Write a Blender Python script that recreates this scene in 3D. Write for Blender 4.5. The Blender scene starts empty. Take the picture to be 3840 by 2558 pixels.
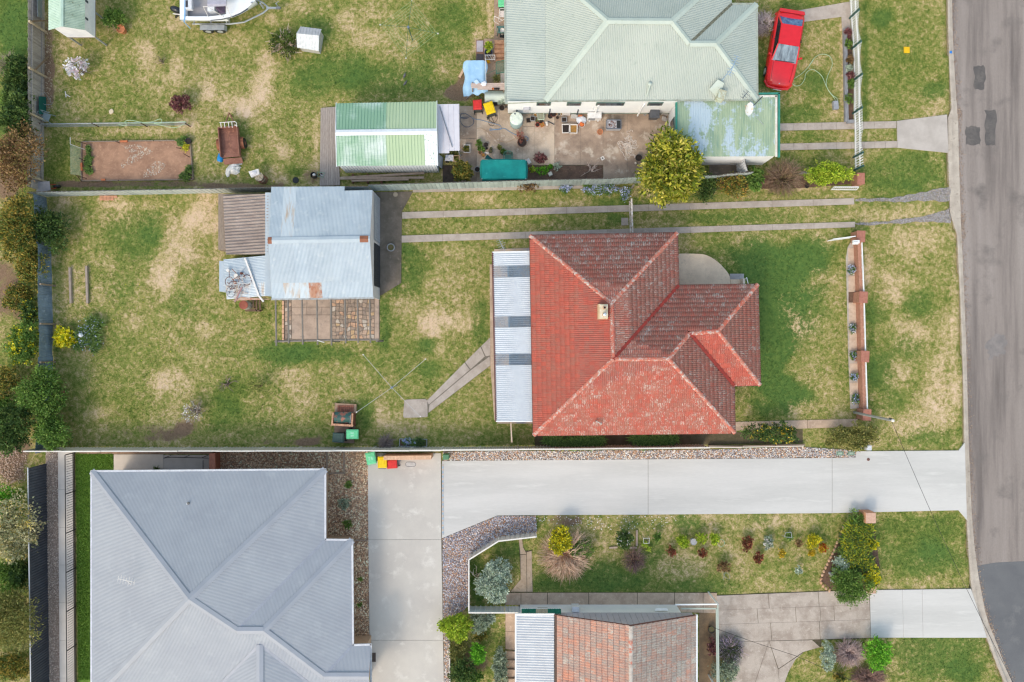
import bpy,math,random
import numpy as np
from mathutils import Vector,Matrix
random.seed(7)
RNG=np.random.default_rng(11)
sc=bpy.context.scene
col=sc.collection
# --------- camera, sky, sun, exposure
CAM_H=48.0
PPM=62.0
cam=bpy.data.cameras.new('camera')
cam.sensor_width=36.0
cam.lens=36.0*CAM_H/(3840.0/PPM)
cam.clip_start=1.0
cam.clip_end=3000.0
camo=bpy.data.objects.new('camera',cam)
camo.location=(0,0,CAM_H)
camo.rotation_euler=(0,0,0)
col.objects.link(camo)
sc.camera=camo
SUN_DIR=Vector((0.52,0.85,0)).normalized()*math.cos(math.radians(46))+Vector((0,0,-math.sin(math.radians(46))))
world=bpy.data.worlds.new('World')
sc.world=world
world.use_nodes=True
wn=world.node_tree
bg=wn.nodes['Background']
sky=wn.nodes.new('ShaderNodeTexSky')
sky.sky_type='NISHITA'
sky.sun_disc=False
sky.sun_elevation=math.radians(46)
sky.sun_rotation=math.atan2(-SUN_DIR.x,-SUN_DIR.y)
sky.altitude=600
sky.air_density=2.2
sky.dust_density=4.2
sky.ozone_density=0.0
wn.links.new(sky.outputs[0],bg.inputs[0])
bg.inputs[1].default_value=0.15
sun=bpy.data.lights.new('sun','SUN')
sun.energy=0.5
sun.angle=math.radians(11.0)
sun.color=(1.0,0.93,0.8)
suno=bpy.data.objects.new('sun',sun)
suno.rotation_euler=SUN_DIR.to_track_quat('-Z','Y').to_euler()
suno.location=(-20,-30,60)
col.objects.link(suno)
sc.view_settings.view_transform='Standard'
sc.view_settings.look='None'
sc.view_settings.exposure=0.66
sc.view_settings.gamma=1.0
sc.view_settings.use_curve_mapping=False
sc.cycles.max_bounces=6
sc.cycles.diffuse_bounces=3
sc.cycles.glossy_bounces=3
sc.cycles.transparent_max_bounces=8
sc.cycles.use_denoising=True
sc.cycles.filter_width=1.3
# --------- survey: pixel of the aerial picture + height -> metres
def W(px,py,h=0.0):
 k=(CAM_H-h)/(CAM_H*PPM)
 return Vector(((px-1920.0)*k,(1279.0-py)*k,h))
VIEWS={1:(0,0,1.9604),2:(900,0,1.96),3:(1700,300,2.354),4:(2500,0,1.7425),5:(0,680,1.5078),6:(800,680,1.5073),7:(1800,800,1.7045),8:(2740,700,1.4936),9:(0,1650,1.7267),10:(800,1650,1.727),11:(1600,1850,2.14),12:(2640,1650,1.7267),21:(1700,0,6.532),22:(1700,200,6.532),23:(1690,400,4.7525),24:(2060,400,5.2275),25:(2380,380,6.031),26:(620,0,5.117),27:(2850,20,4.75),28:(780,420,5.117),31:(820,940,6.533),32:(1020,1110,5.35),33:(1200,1490,4.708),34:(2180,1080,8.71),35:(2500,880,6.03),36:(3100,0,3.92),37:(3080,840,4.354),38:(2600,560,3.567),41:(2000,1920,3.269),42:(2700,1900,3.797),43:(3080,1530,3.736),44:(1920,2230,1.681),45:(2660,2280,1.8176),46:(250,1670,2.069),47:(1640,2240,2.819),48:(2580,330,2.889)}
def V(k,x,y):
 a,b,s=VIEWS[k]
 return(a+x/s,b+y/s)
def VV(k,*xy):
 return[V(k,xy[i],xy[i+1])for i in range(0,len(xy),2)]
def WV(k,x,y,h=0.0):
 return W(*V(k,x,y),h)
def C(r,g,b,m=1.0):
 def f(x):
  x=x/255.0
  return(x/12.92 if x<=0.04045 else((x+0.055)/1.055)**2.4)*m
 return(f(r),f(g),f(b))
# --------- materials
MATS={}
def _new(name):
 m=bpy.data.materials.new(name)
 m.use_nodes=True
 nt=m.node_tree
 b=nt.nodes['Principled BSDF']
 return m,nt,b
def _noise(nt,vec,scale,detail=5.0,rough=0.6,dist=0.0):
 n=nt.nodes.new('ShaderNodeTexNoise')
 n.inputs['Scale'].default_value=scale
 n.inputs['Detail'].default_value=detail
 n.inputs['Roughness'].default_value=rough
 n.inputs['Distortion'].default_value=dist
 nt.links.new(vec,n.inputs['Vector'])
 return n.outputs[0]
def _math(nt,op,a,b=None,clamp=False):
 n=nt.nodes.new('ShaderNodeMath')
 n.operation=op
 n.use_clamp=clamp
 for i,x in enumerate((a,b)):
  if x is None:
   continue
  if isinstance(x,(int,float)):
   n.inputs[i].default_value=x
  else:
   nt.links.new(x,n.inputs[i])
 return n.outputs[0]
def _ramp(nt,fac,stops):
 n=nt.nodes.new('ShaderNodeValToRGB')
 e=n.color_ramp.elements
 while len(e)<len(stops):
  e.new(0.5)
 for i,(p,c)in enumerate(stops):
  e[i].position=p
  e[i].color=(*c,1)if len(c)==3 else c
 nt.links.new(fac,n.inputs[0])
 return n.outputs[0]
def _grey(nt,fac,lo,hi):
 n=nt.nodes.new('ShaderNodeMapRange')
 n.inputs['From Min'].default_value=lo
 n.inputs['From Max'].default_value=hi
 n.clamp=True
 nt.links.new(fac,n.inputs['Value'])
 return n.outputs[0]
def _mix(nt,fac,a,b,mode='MIX'):
 n=nt.nodes.new('ShaderNodeMix')
 n.data_type='RGBA'
 n.blend_type=mode
 ins=(n.inputs[0],n.inputs[6],n.inputs[7])
 for s,x in zip(ins,(fac,a,b)):
  if isinstance(x,(int,float)):
   s.default_value=x
  elif isinstance(x,tuple):
   s.default_value=(*x[:3],1)
  else:
   nt.links.new(x,s)
 return n.outputs[2]
def _pos(nt,stretch=None,rotz=0.0):
 g=nt.nodes.new('ShaderNodeNewGeometry')
 if stretch is None and rotz==0:
  return g.outputs['Position']
 mp=nt.nodes.new('ShaderNodeMapping')
 mp.inputs['Rotation'].default_value=(0,0,rotz)
 mp.inputs['Scale'].default_value=stretch or(1,1,1)
 nt.links.new(g.outputs['Position'],mp.inputs['Vector'])
 return mp.outputs[0]
def _bump(nt,b,h,strength,dist=0.02):
 n=nt.nodes.new('ShaderNodeBump')
 n.inputs['Strength'].default_value=strength
 n.inputs['Distance'].default_value=dist
 nt.links.new(h,n.inputs['Height'])
 nt.links.new(n.outputs[0],b.inputs['Normal'])
def mat(name,c,c2=None,scale=2.0,lo=0.4,hi=0.62,c3=None,scale3=8.0,lo3=0.55,hi3=0.7,rough=0.75,metal=0.0,spec=0.3,bump=0.0,bscale=30.0,fine=0.12,fscale=35.0,stretch=None,rotz=0.0,var=0.0,alpha=None,trans=0.0,coat=0.0):
 """Procedural paint: base colour, patches of c2 and c3, a fine grain, slight per-object variation."""
 if name in MATS:
  return MATS[name]
 m,nt,b=_new(name)
 p=_pos(nt,stretch,rotz)
 colr=None
 if c2 is not None:
  colr=_mix(nt,_grey(nt,_noise(nt,p,scale,6,0.65),lo,hi),tuple(c),tuple(c2))
 if c3 is not None:
  colr=_mix(nt,_grey(nt,_noise(nt,p,scale3,5,0.7),lo3,hi3),colr if colr is not None else tuple(c),tuple(c3))
 if fine>0:
  f=_noise(nt,p,fscale,3,0.7)
  g=nt.nodes.new('ShaderNodeMapRange')
  g.inputs['From Min'].default_value=0.3
  g.inputs['From Max'].default_value=0.7
  g.inputs['To Min'].default_value=1-fine
  g.inputs['To Max'].default_value=1+fine
  nt.links.new(f,g.inputs['Value'])
  cc=nt.nodes.new('ShaderNodeCombineColor')
  for i in range(3):
   nt.links.new(g.outputs[0],cc.inputs[i])
  colr=_mix(nt,1.0,colr if colr is not None else tuple(c),cc.outputs[0],'MULTIPLY')
 if var>0:
  oi=nt.nodes.new('ShaderNodeObjectInfo')
  g=nt.nodes.new('ShaderNodeMapRange')
  g.inputs['To Min'].default_value=1-var
  g.inputs['To Max'].default_value=1+var
  nt.links.new(oi.outputs['Random'],g.inputs['Value'])
  cc=nt.nodes.new('ShaderNodeCombineColor')
  for i in range(3):
   nt.links.new(g.outputs[0],cc.inputs[i])
  colr=_mix(nt,1.0,colr if colr is not None else tuple(c),cc.outputs[0],'MULTIPLY')
 if colr is None:
  b.inputs['Base Color'].default_value=(*c,1)
 else:
  nt.links.new(colr,b.inputs['Base Color'])
 b.inputs['Roughness'].default_value=rough
 b.inputs['Metallic'].default_value=metal
 b.inputs['Specular IOR Level'].default_value=spec
 if coat:
  b.inputs['Coat Weight'].default_value=coat
  b.inputs['Coat Roughness'].default_value=0.06
 if alpha is not None:
  b.inputs['Alpha'].default_value=alpha
 if trans:
  b.inputs['Transmission Weight'].default_value=trans
 if bump>0:
  _bump(nt,b,_noise(nt,p,bscale,4,0.7),bump)
 MATS[name]=m
 return m
def leaf_mat():
 """All foliage: each leaf's own colour is stored on the leaf."""
 if 'foliage' in MATS:
  return MATS['foliage']
 m,nt,b=_new('foliage')
 a=nt.nodes.new('ShaderNodeAttribute')
 a.attribute_name='tint'
 nt.links.new(a.outputs['Color'],b.inputs['Base Color'])
 b.inputs['Roughness'].default_value=0.55
 b.inputs['Specular IOR Level'].default_value=0.25
 tr=nt.nodes.new('ShaderNodeBsdfTranslucent')
 nt.links.new(a.outputs['Color'],tr.inputs['Color'])
 ms=nt.nodes.new('ShaderNodeMixShader')
 ms.inputs[0].default_value=0.22
 nt.links.new(b.outputs[0],ms.inputs[1])
 nt.links.new(tr.outputs[0],ms.inputs[2])
 nt.links.new(ms.outputs[0],nt.nodes['Material Output'].inputs['Surface'])
 MATS['foliage']=m
 return m
def tint_mat(name='tinted',rough=0.8,spec=0.25,fine=0.1,bump=0.0):
 """Loose pieces (stones, chips, tiles): the piece's own colour is stored on it, with a fine grain."""
 if name in MATS:
  return MATS[name]
 m,nt,b=_new(name)
 a=nt.nodes.new('ShaderNodeAttribute')
 a.attribute_name='tint'
 p=_pos(nt)
 f=_grey(nt,_noise(nt,p,30,4,0.7),0.3,0.7)
 c=_mix(nt,f,(1-fine,1-fine,1-fine),(1+fine,1+fine,1+fine))
 nt.links.new(_mix(nt,1.0,a.outputs['Color'],c,'MULTIPLY'),b.inputs['Base Color'])
 b.inputs['Roughness'].default_value=rough
 b.inputs['Specular IOR Level'].default_value=spec
 if bump:
  _bump(nt,b,f,bump)
 MATS[name]=m
 return m
# --------- mesh gathering
class G:
 def __init__(s):
  s.v,s.f,s.c=[],[],[]
 def add(s,vs,fs,c=None):
  o=len(s.v)
  s.v.extend([tuple(p)for p in vs])
  s.f.extend([tuple(i+o for i in f)for f in fs])
  if c is not None:
   s.c.extend([c]*len(fs))
  return s
 def hexa(s,b,t,c=None):
  n=len(b)
  fs=[tuple(reversed(range(n))),tuple(range(n,2*n))]
  fs+=[(i,(i+1)%n,n+(i+1)%n,n+i)for i in range(n)]
  return s.add(list(b)+list(t),fs,c)
 def box(s,cx,cy,z0,z1,lx,ly,ang=0.0,c=None,taper=1.0):
  ca,sa=math.cos(ang),math.sin(ang)
  def ring(z,k):
   return[(cx+(x*ca-y*sa)*k,cy+(x*sa+y*ca)*k,z)for x,y in((-lx/2,-ly/2),(lx/2,-ly/2),(lx/2,ly/2),(-lx/2,ly/2))]
  return s.hexa(ring(z0,1.0),ring(z1,taper),c)
 def prism(s,poly,z0,z1,c=None):
  pts=[(p[0],p[1])for p in poly]
  ar=sum(pts[i][0]*pts[(i+1)%len(pts)][1]-pts[(i+1)%len(pts)][0]*pts[i][1]for i in range(len(pts)))
  if ar<0:
   pts=pts[::-1]
  return s.hexa([(x,y,z0)for x,y in pts],[(x,y,z1)for x,y in pts],c)
 def beam(s,p,q,w,h,c=None,up=None):
  p,q=Vector(p),Vector(q)
  d=(q-p).normalized()
  up=Vector(up)if up is not None else(Vector((0,0,1))if abs(d.z)<0.95 else Vector((0,1,0)))
  u=d.cross(up).normalized()*(w/2)
  n=u.cross(d).normalized()*(h/2)
  return s.hexa([p-u-n,p+u-n,p+u+n,p-u+n],[q-u-n,q+u-n,q+u+n,q-u+n],c)
 def tube(s,pts,r,n=6,c=None,closed=False):
  pts=[Vector(p)for p in pts]
  k=len(pts)
  rs=r if isinstance(r,(list,tuple))else[r]*k
  vs,fs=[],[]
  ref=None
  for i,p in enumerate(pts):
   d=(pts[(i+1)%k]-pts[i-1])if closed else(pts[min(i+1,k-1)]-pts[max(i-1,0)])
   d=d.normalized()if d.length>1e-9 else Vector((0,0,1))
   if ref is None:
    ref=d.orthogonal().normalized()
   ref=(ref-d*ref.dot(d))
   ref=ref.normalized()if ref.length>1e-6 else d.orthogonal().normalized()
   b2=d.cross(ref)
   for j in range(n):
    a=2*math.pi*j/n
    vs.append(p+ref*(math.cos(a)*rs[i])+b2*(math.sin(a)*rs[i]))
  for i in range(k if closed else k-1):
   i2=(i+1)%k
   for j in range(n):
    fs.append((i*n+j,i*n+(j+1)%n,i2*n+(j+1)%n,i2*n+j))
  if not closed:
   fs.append(tuple(reversed(range(n))))
   fs.append(tuple((k-1)*n+j for j in range(n)))
  return s.add(vs,fs,c)
 def lathe(s,cx,cy,prof,n=16,c=None,sx=1.0,sy=1.0,ang=0.0,closed=True):
  vs,fs=[],[]
  ca,sa=math.cos(ang),math.sin(ang)
  for r,z in prof:
   for j in range(n):
    a=2*math.pi*j/n
    x,y=r*math.cos(a)*sx,r*math.sin(a)*sy
    vs.append((cx+x*ca-y*sa,cy+x*sa+y*ca,z))
  for i in range(len(prof)-1):
   for j in range(n):
    fs.append((i*n+j,i*n+(j+1)%n,(i+1)*n+(j+1)%n,(i+1)*n+j))
  if closed:
   fs.append(tuple(reversed(range(n))))
   fs.append(tuple((len(prof)-1)*n+j for j in range(n)))
  return s.add(vs,fs,c)
 def ring(s,pts,c=None):
  return s.add(pts,[tuple(range(len(pts)))],c)
 def solid(s,pts,t,c=None):
  """A thin plate: polygon pts pushed down by t along its normal."""
  pts=[Vector(p)for p in pts]
  n=newell(pts)
  if n.z<0:
   pts=pts[::-1]
   n=-n
  return s.hexa([p-n*t for p in pts],pts,c)
 def blob(s,cx,cy,cz,rx,ry,rz,c=None,n=8,m=5,jit=0.15,ang=0.0):
  vs,fs=[(cx,cy,cz+rz)],[]
  ca,sa=math.cos(ang),math.sin(ang)
  for i in range(1,m):
   ph=math.pi*i/m
   for j in range(n):
    a=2*math.pi*j/n
    k=1+random.uniform(-jit,jit)
    x,y=rx*math.sin(ph)*math.cos(a)*k,ry*math.sin(ph)*math.sin(a)*k
    vs.append((cx+x*ca-y*sa,cy+x*sa+y*ca,cz+rz*math.cos(ph)*k))
  vs.append((cx,cy,cz-rz))
  for j in range(n):
   fs.append((0,1+j,1+(j+1)%n))
   fs.append((len(vs)-1,1+(m-2)*n+(j+1)%n,1+(m-2)*n+j))
  for i in range(m-2):
   for j in range(n):
    a0,a1=1+i*n+j,1+i*n+(j+1)%n
    fs.append((a0,a0+n,a1+n,a1))
  return s.add(vs,fs,c)
def newell(pts):
 n=Vector((0,0,0))
 for i,p in enumerate(pts):
  q=pts[(i+1)%len(pts)]
  n+=Vector(((p.y-q.y)*(p.z+q.z),(p.z-q.z)*(p.x+q.x),(p.x-q.x)*(p.y+q.y)))
 return n.normalized()
ORG={}
def _mesh_obj(name,me,m,parent,origin,smooth):
 if m is not None:
  me.materials.append(m)
 if smooth:
  me.polygons.foreach_set('use_smooth',[True]*len(me.polygons))
 o=bpy.data.objects.new(name,me)
 col.objects.link(o)
 if parent is not None:
  o.parent=parent
  ORG[o.name]=origin
 else:
  o.location=origin
  ORG[o.name]=origin
 return o
def build(name,g,m,parent=None,smooth=False):
 vs=np.array(g.v,dtype=float)
 if parent is not None:
  org=ORG[parent.name]
 else:
  lo,hi=vs.min(0),vs.max(0)
  org=Vector(((lo[0]+hi[0])/2,(lo[1]+hi[1])/2,lo[2]))
 vs=vs-np.array(org)
 me=bpy.data.meshes.new(name)
 me.from_pydata(vs.tolist(),[],g.f)
 if g.c and len(g.c)==len(g.f):
  a=me.color_attributes.new('tint','FLOAT_COLOR','CORNER')
  cnt=np.array([len(f)for f in g.f])
  cc=np.repeat(np.array([(*c[:3],1.0)for c in g.c],dtype=np.float32),cnt,axis=0)
  a.data.foreach_set('color',cc.ravel())
 me.update()
 return _mesh_obj(name,me,m,parent,org,smooth)
def build_np(name,verts,quads,tint,m,parent=None):
 """Many equal quads or triangles at once: verts (n,k,3), one colour per piece."""
 n,k,_=verts.shape
 flat=verts.reshape(-1,3)
 if parent is not None:
  org=ORG[parent.name]
 else:
  lo,hi=flat.min(0),flat.max(0)
  org=Vector(((lo[0]+hi[0])/2,(lo[1]+hi[1])/2,lo[2]))
 flat=flat-np.array(org)
 q=np.array(quads,dtype=np.int64)
 fp,fl=q.shape
 loops=(q[None]+(np.arange(n)*k)[:,None,None]).reshape(-1)
 me=bpy.data.meshes.new(name)
 me.vertices.add(n*k)
 me.vertices.foreach_set('co',flat.astype(np.float32).ravel())
 me.loops.add(len(loops))
 me.loops.foreach_set('vertex_index',loops.astype(np.int32))
 me.polygons.add(n*fp)
 me.polygons.foreach_set('loop_start',(np.arange(n*fp)*fl).astype(np.int32))
 if tint is not None:
  a=me.color_attributes.new('tint','FLOAT_COLOR','CORNER')
  cc=np.ones((n,4),np.float32)
  cc[:,:3]=tint
  a.data.foreach_set('color',np.repeat(cc,fp*fl,axis=0).ravel())
 me.update(calc_edges=True)
 me.validate()
 return _mesh_obj(name,me,m,parent,org,False)
def tag(o,label=None,cat=None,group=None,kind=None):
 if label:o['label']=label
 if cat:o['category']=cat
 if group:o['group']=group
 if kind:o['kind']=kind
 return o
def thing(name,label,cat,at,group=None):
 o=bpy.data.objects.new(name,None)
 o.empty_display_size=0.2
 o.location=at
 col.objects.link(o)
 ORG[o.name]=Vector(at)
 return tag(o,label,cat,group)
def solo(name,label,cat,g,m,group=None,smooth=False):
 return tag(build(name,g,m,None,smooth),label,cat,group)
PAVED=[]
def pave(poly):
 PAVED.append(np.array([(p[0],p[1])for p in poly]))
def inside(poly,x,y):
 r=np.zeros(x.shape,bool)
 n=len(poly)
 for i in range(n):
  x1,y1=poly[i]
  x2,y2=poly[(i+1)%n]
  if y1==y2:
   continue
  c=((y1>y)!=(y2>y))&(x<(x2-x1)*(y-y1)/(y2-y1)+x1)
  r^=c
 return r
def arc(cx,cy,r,a0,a1,n):
 return[(cx+r*math.cos(a0+(a1-a0)*i/n),cy+r*math.sin(a0+(a1-a0)*i/n))for i in range(n+1)]
# --------- ground
KERB_IN=[(3553,-60),(3556,120),(3560,250),(3568,407),(3556,440),(3555,574),(3559,690),(3563,798),(3572,830),(3589,881),(3598,1060),(3606,1250),(3612,1450),(3616,1664),(3620,1800),(3625,1940),(3631,2060),(3639,2171),(3652,2287),(3674,2340),(3700,2391),(3731,2475),(3790,2620)]
KERB_OUT=[(3573,-60),(3577,120),(3583,250),(3593,402),(3597,440),(3600,574),(3603,690),(3607,798),(3608,830),(3611,900),(3619,1080),(3626,1250),(3632,1450),(3637,1664),(3643,1800),(3649,1940),(3660,2060),(3675,2171),(3697,2287),(3712,2340),(3733,2391),(3764,2475),(3824,2620)]
ROAD_Z=-0.13
road_poly=[W(*p)for p in KERB_OUT]+[W(7000,2620),W(7000,-60)]
road_big=[W(3548,-2500)]+[W(x-2,y)for x,y in KERB_IN]+[W(3900,4200),W(6200,4200),W(6200,-2500)]
road_np=np.array([(p.x,p.y)for p in road_big])
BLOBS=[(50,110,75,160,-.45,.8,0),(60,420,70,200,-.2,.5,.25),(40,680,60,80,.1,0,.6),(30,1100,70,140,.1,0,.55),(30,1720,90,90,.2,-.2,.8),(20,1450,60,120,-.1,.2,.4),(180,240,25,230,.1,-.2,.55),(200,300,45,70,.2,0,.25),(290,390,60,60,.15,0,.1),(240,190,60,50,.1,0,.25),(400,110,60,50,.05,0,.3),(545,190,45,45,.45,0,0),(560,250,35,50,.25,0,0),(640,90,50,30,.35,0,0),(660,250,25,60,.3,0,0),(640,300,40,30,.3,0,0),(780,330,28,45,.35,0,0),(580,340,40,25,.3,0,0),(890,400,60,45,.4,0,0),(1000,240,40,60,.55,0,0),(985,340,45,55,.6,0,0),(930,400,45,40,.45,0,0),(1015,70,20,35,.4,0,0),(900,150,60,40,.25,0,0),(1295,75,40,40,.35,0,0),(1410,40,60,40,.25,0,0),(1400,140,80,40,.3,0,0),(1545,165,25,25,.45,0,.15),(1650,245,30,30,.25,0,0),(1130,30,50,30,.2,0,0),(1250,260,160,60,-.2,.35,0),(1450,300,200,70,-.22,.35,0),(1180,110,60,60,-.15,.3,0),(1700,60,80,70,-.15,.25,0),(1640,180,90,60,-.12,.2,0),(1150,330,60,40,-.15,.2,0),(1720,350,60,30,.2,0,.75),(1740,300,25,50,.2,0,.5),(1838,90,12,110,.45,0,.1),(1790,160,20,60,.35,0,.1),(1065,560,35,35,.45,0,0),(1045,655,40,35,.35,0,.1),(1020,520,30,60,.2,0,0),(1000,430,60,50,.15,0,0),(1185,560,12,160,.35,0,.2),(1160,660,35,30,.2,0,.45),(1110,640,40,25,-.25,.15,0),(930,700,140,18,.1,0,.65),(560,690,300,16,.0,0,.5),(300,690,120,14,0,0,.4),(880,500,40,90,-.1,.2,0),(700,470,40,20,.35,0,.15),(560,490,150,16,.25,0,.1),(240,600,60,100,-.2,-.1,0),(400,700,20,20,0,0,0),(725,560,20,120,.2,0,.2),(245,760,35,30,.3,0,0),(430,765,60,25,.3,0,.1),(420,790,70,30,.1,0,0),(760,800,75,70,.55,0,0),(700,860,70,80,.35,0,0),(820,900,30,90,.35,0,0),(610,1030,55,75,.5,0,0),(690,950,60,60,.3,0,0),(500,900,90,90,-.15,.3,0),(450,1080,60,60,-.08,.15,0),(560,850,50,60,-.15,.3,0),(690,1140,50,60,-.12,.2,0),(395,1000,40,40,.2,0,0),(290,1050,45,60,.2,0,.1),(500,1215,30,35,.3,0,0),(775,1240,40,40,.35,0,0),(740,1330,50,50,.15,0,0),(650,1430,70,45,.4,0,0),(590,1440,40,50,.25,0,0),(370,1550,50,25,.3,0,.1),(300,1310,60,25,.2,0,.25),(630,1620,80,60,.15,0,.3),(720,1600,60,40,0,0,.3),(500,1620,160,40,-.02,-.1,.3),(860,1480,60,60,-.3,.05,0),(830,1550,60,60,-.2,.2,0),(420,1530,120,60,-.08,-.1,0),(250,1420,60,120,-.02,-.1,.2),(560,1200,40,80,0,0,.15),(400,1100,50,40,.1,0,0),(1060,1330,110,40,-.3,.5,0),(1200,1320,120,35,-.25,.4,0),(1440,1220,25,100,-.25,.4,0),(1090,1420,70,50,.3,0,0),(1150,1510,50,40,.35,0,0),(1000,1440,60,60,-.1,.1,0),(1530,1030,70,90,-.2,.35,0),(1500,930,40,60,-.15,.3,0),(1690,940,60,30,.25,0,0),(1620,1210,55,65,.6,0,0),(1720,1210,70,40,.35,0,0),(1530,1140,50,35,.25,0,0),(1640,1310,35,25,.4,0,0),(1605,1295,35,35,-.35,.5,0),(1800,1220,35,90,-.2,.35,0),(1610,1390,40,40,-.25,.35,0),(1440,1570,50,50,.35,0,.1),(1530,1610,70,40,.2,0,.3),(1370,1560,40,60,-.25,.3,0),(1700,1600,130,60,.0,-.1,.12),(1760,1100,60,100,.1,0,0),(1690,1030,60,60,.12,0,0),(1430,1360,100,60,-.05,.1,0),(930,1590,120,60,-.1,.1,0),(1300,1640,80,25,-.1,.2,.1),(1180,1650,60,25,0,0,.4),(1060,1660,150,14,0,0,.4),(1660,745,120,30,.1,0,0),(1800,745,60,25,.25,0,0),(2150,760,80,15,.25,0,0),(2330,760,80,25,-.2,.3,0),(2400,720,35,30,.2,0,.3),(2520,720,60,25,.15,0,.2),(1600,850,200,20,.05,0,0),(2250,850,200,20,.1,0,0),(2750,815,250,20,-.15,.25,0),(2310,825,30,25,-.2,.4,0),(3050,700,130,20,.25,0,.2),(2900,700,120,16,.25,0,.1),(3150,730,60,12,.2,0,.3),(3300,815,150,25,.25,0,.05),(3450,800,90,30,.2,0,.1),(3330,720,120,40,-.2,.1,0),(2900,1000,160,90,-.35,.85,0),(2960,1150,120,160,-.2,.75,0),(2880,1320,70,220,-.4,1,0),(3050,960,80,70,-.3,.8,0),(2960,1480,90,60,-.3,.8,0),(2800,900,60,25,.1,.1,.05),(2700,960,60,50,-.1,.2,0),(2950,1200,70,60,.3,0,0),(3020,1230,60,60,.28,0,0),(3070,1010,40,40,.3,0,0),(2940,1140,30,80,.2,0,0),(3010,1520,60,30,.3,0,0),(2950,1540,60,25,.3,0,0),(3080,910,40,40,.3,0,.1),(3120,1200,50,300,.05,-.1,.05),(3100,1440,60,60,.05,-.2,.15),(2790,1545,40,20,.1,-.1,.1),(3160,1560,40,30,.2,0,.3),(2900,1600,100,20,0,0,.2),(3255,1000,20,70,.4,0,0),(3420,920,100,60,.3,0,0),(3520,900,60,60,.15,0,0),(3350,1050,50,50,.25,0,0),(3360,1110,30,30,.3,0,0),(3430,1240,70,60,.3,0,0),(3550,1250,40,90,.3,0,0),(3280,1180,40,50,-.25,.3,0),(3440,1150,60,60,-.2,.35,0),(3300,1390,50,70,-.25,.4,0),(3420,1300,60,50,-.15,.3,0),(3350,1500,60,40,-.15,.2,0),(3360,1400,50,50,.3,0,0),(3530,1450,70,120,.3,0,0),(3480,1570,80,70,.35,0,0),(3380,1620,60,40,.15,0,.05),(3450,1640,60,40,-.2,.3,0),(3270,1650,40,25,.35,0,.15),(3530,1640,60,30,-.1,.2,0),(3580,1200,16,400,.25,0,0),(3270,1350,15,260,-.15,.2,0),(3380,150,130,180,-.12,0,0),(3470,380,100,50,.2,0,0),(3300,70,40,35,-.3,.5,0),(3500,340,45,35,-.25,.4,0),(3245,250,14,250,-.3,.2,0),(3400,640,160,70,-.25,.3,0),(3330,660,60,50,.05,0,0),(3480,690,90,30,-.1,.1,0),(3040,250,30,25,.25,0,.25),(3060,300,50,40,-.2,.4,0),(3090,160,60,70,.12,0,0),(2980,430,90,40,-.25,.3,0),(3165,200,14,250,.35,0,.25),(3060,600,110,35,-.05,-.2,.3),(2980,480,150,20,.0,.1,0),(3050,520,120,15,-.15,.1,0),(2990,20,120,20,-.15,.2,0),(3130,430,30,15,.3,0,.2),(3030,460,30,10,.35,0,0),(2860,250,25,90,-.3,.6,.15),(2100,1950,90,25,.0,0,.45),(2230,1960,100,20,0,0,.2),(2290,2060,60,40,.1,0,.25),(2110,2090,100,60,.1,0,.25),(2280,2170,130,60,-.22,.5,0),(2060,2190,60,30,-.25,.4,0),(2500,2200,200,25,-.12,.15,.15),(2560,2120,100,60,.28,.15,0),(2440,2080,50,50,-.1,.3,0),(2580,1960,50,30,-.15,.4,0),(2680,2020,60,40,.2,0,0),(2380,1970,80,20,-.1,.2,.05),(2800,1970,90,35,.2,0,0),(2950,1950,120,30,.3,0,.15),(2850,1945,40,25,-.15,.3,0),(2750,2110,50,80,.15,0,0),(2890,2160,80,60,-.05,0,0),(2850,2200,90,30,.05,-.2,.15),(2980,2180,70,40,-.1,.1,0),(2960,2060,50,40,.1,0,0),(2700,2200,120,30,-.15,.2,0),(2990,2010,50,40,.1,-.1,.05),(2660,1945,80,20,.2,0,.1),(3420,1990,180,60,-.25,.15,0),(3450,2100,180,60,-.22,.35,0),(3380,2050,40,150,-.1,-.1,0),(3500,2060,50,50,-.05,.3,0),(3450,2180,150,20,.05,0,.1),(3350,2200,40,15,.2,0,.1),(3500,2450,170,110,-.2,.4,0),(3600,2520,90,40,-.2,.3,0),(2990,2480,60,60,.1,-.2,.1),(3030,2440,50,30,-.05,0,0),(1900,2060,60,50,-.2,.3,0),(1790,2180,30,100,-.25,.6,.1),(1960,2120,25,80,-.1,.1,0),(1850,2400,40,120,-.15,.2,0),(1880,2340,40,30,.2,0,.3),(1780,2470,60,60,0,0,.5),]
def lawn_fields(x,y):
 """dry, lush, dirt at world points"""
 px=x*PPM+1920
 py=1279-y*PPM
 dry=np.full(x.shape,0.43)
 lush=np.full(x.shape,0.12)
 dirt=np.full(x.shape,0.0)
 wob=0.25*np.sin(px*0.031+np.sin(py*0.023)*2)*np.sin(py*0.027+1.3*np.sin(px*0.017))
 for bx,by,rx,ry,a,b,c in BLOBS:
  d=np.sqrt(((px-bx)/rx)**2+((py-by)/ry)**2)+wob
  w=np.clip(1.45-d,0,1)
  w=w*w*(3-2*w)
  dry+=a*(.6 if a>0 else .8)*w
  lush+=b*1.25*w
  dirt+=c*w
 return np.clip(dry,0,1),np.clip(lush,0,1),np.clip(dirt,0,1)
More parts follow.
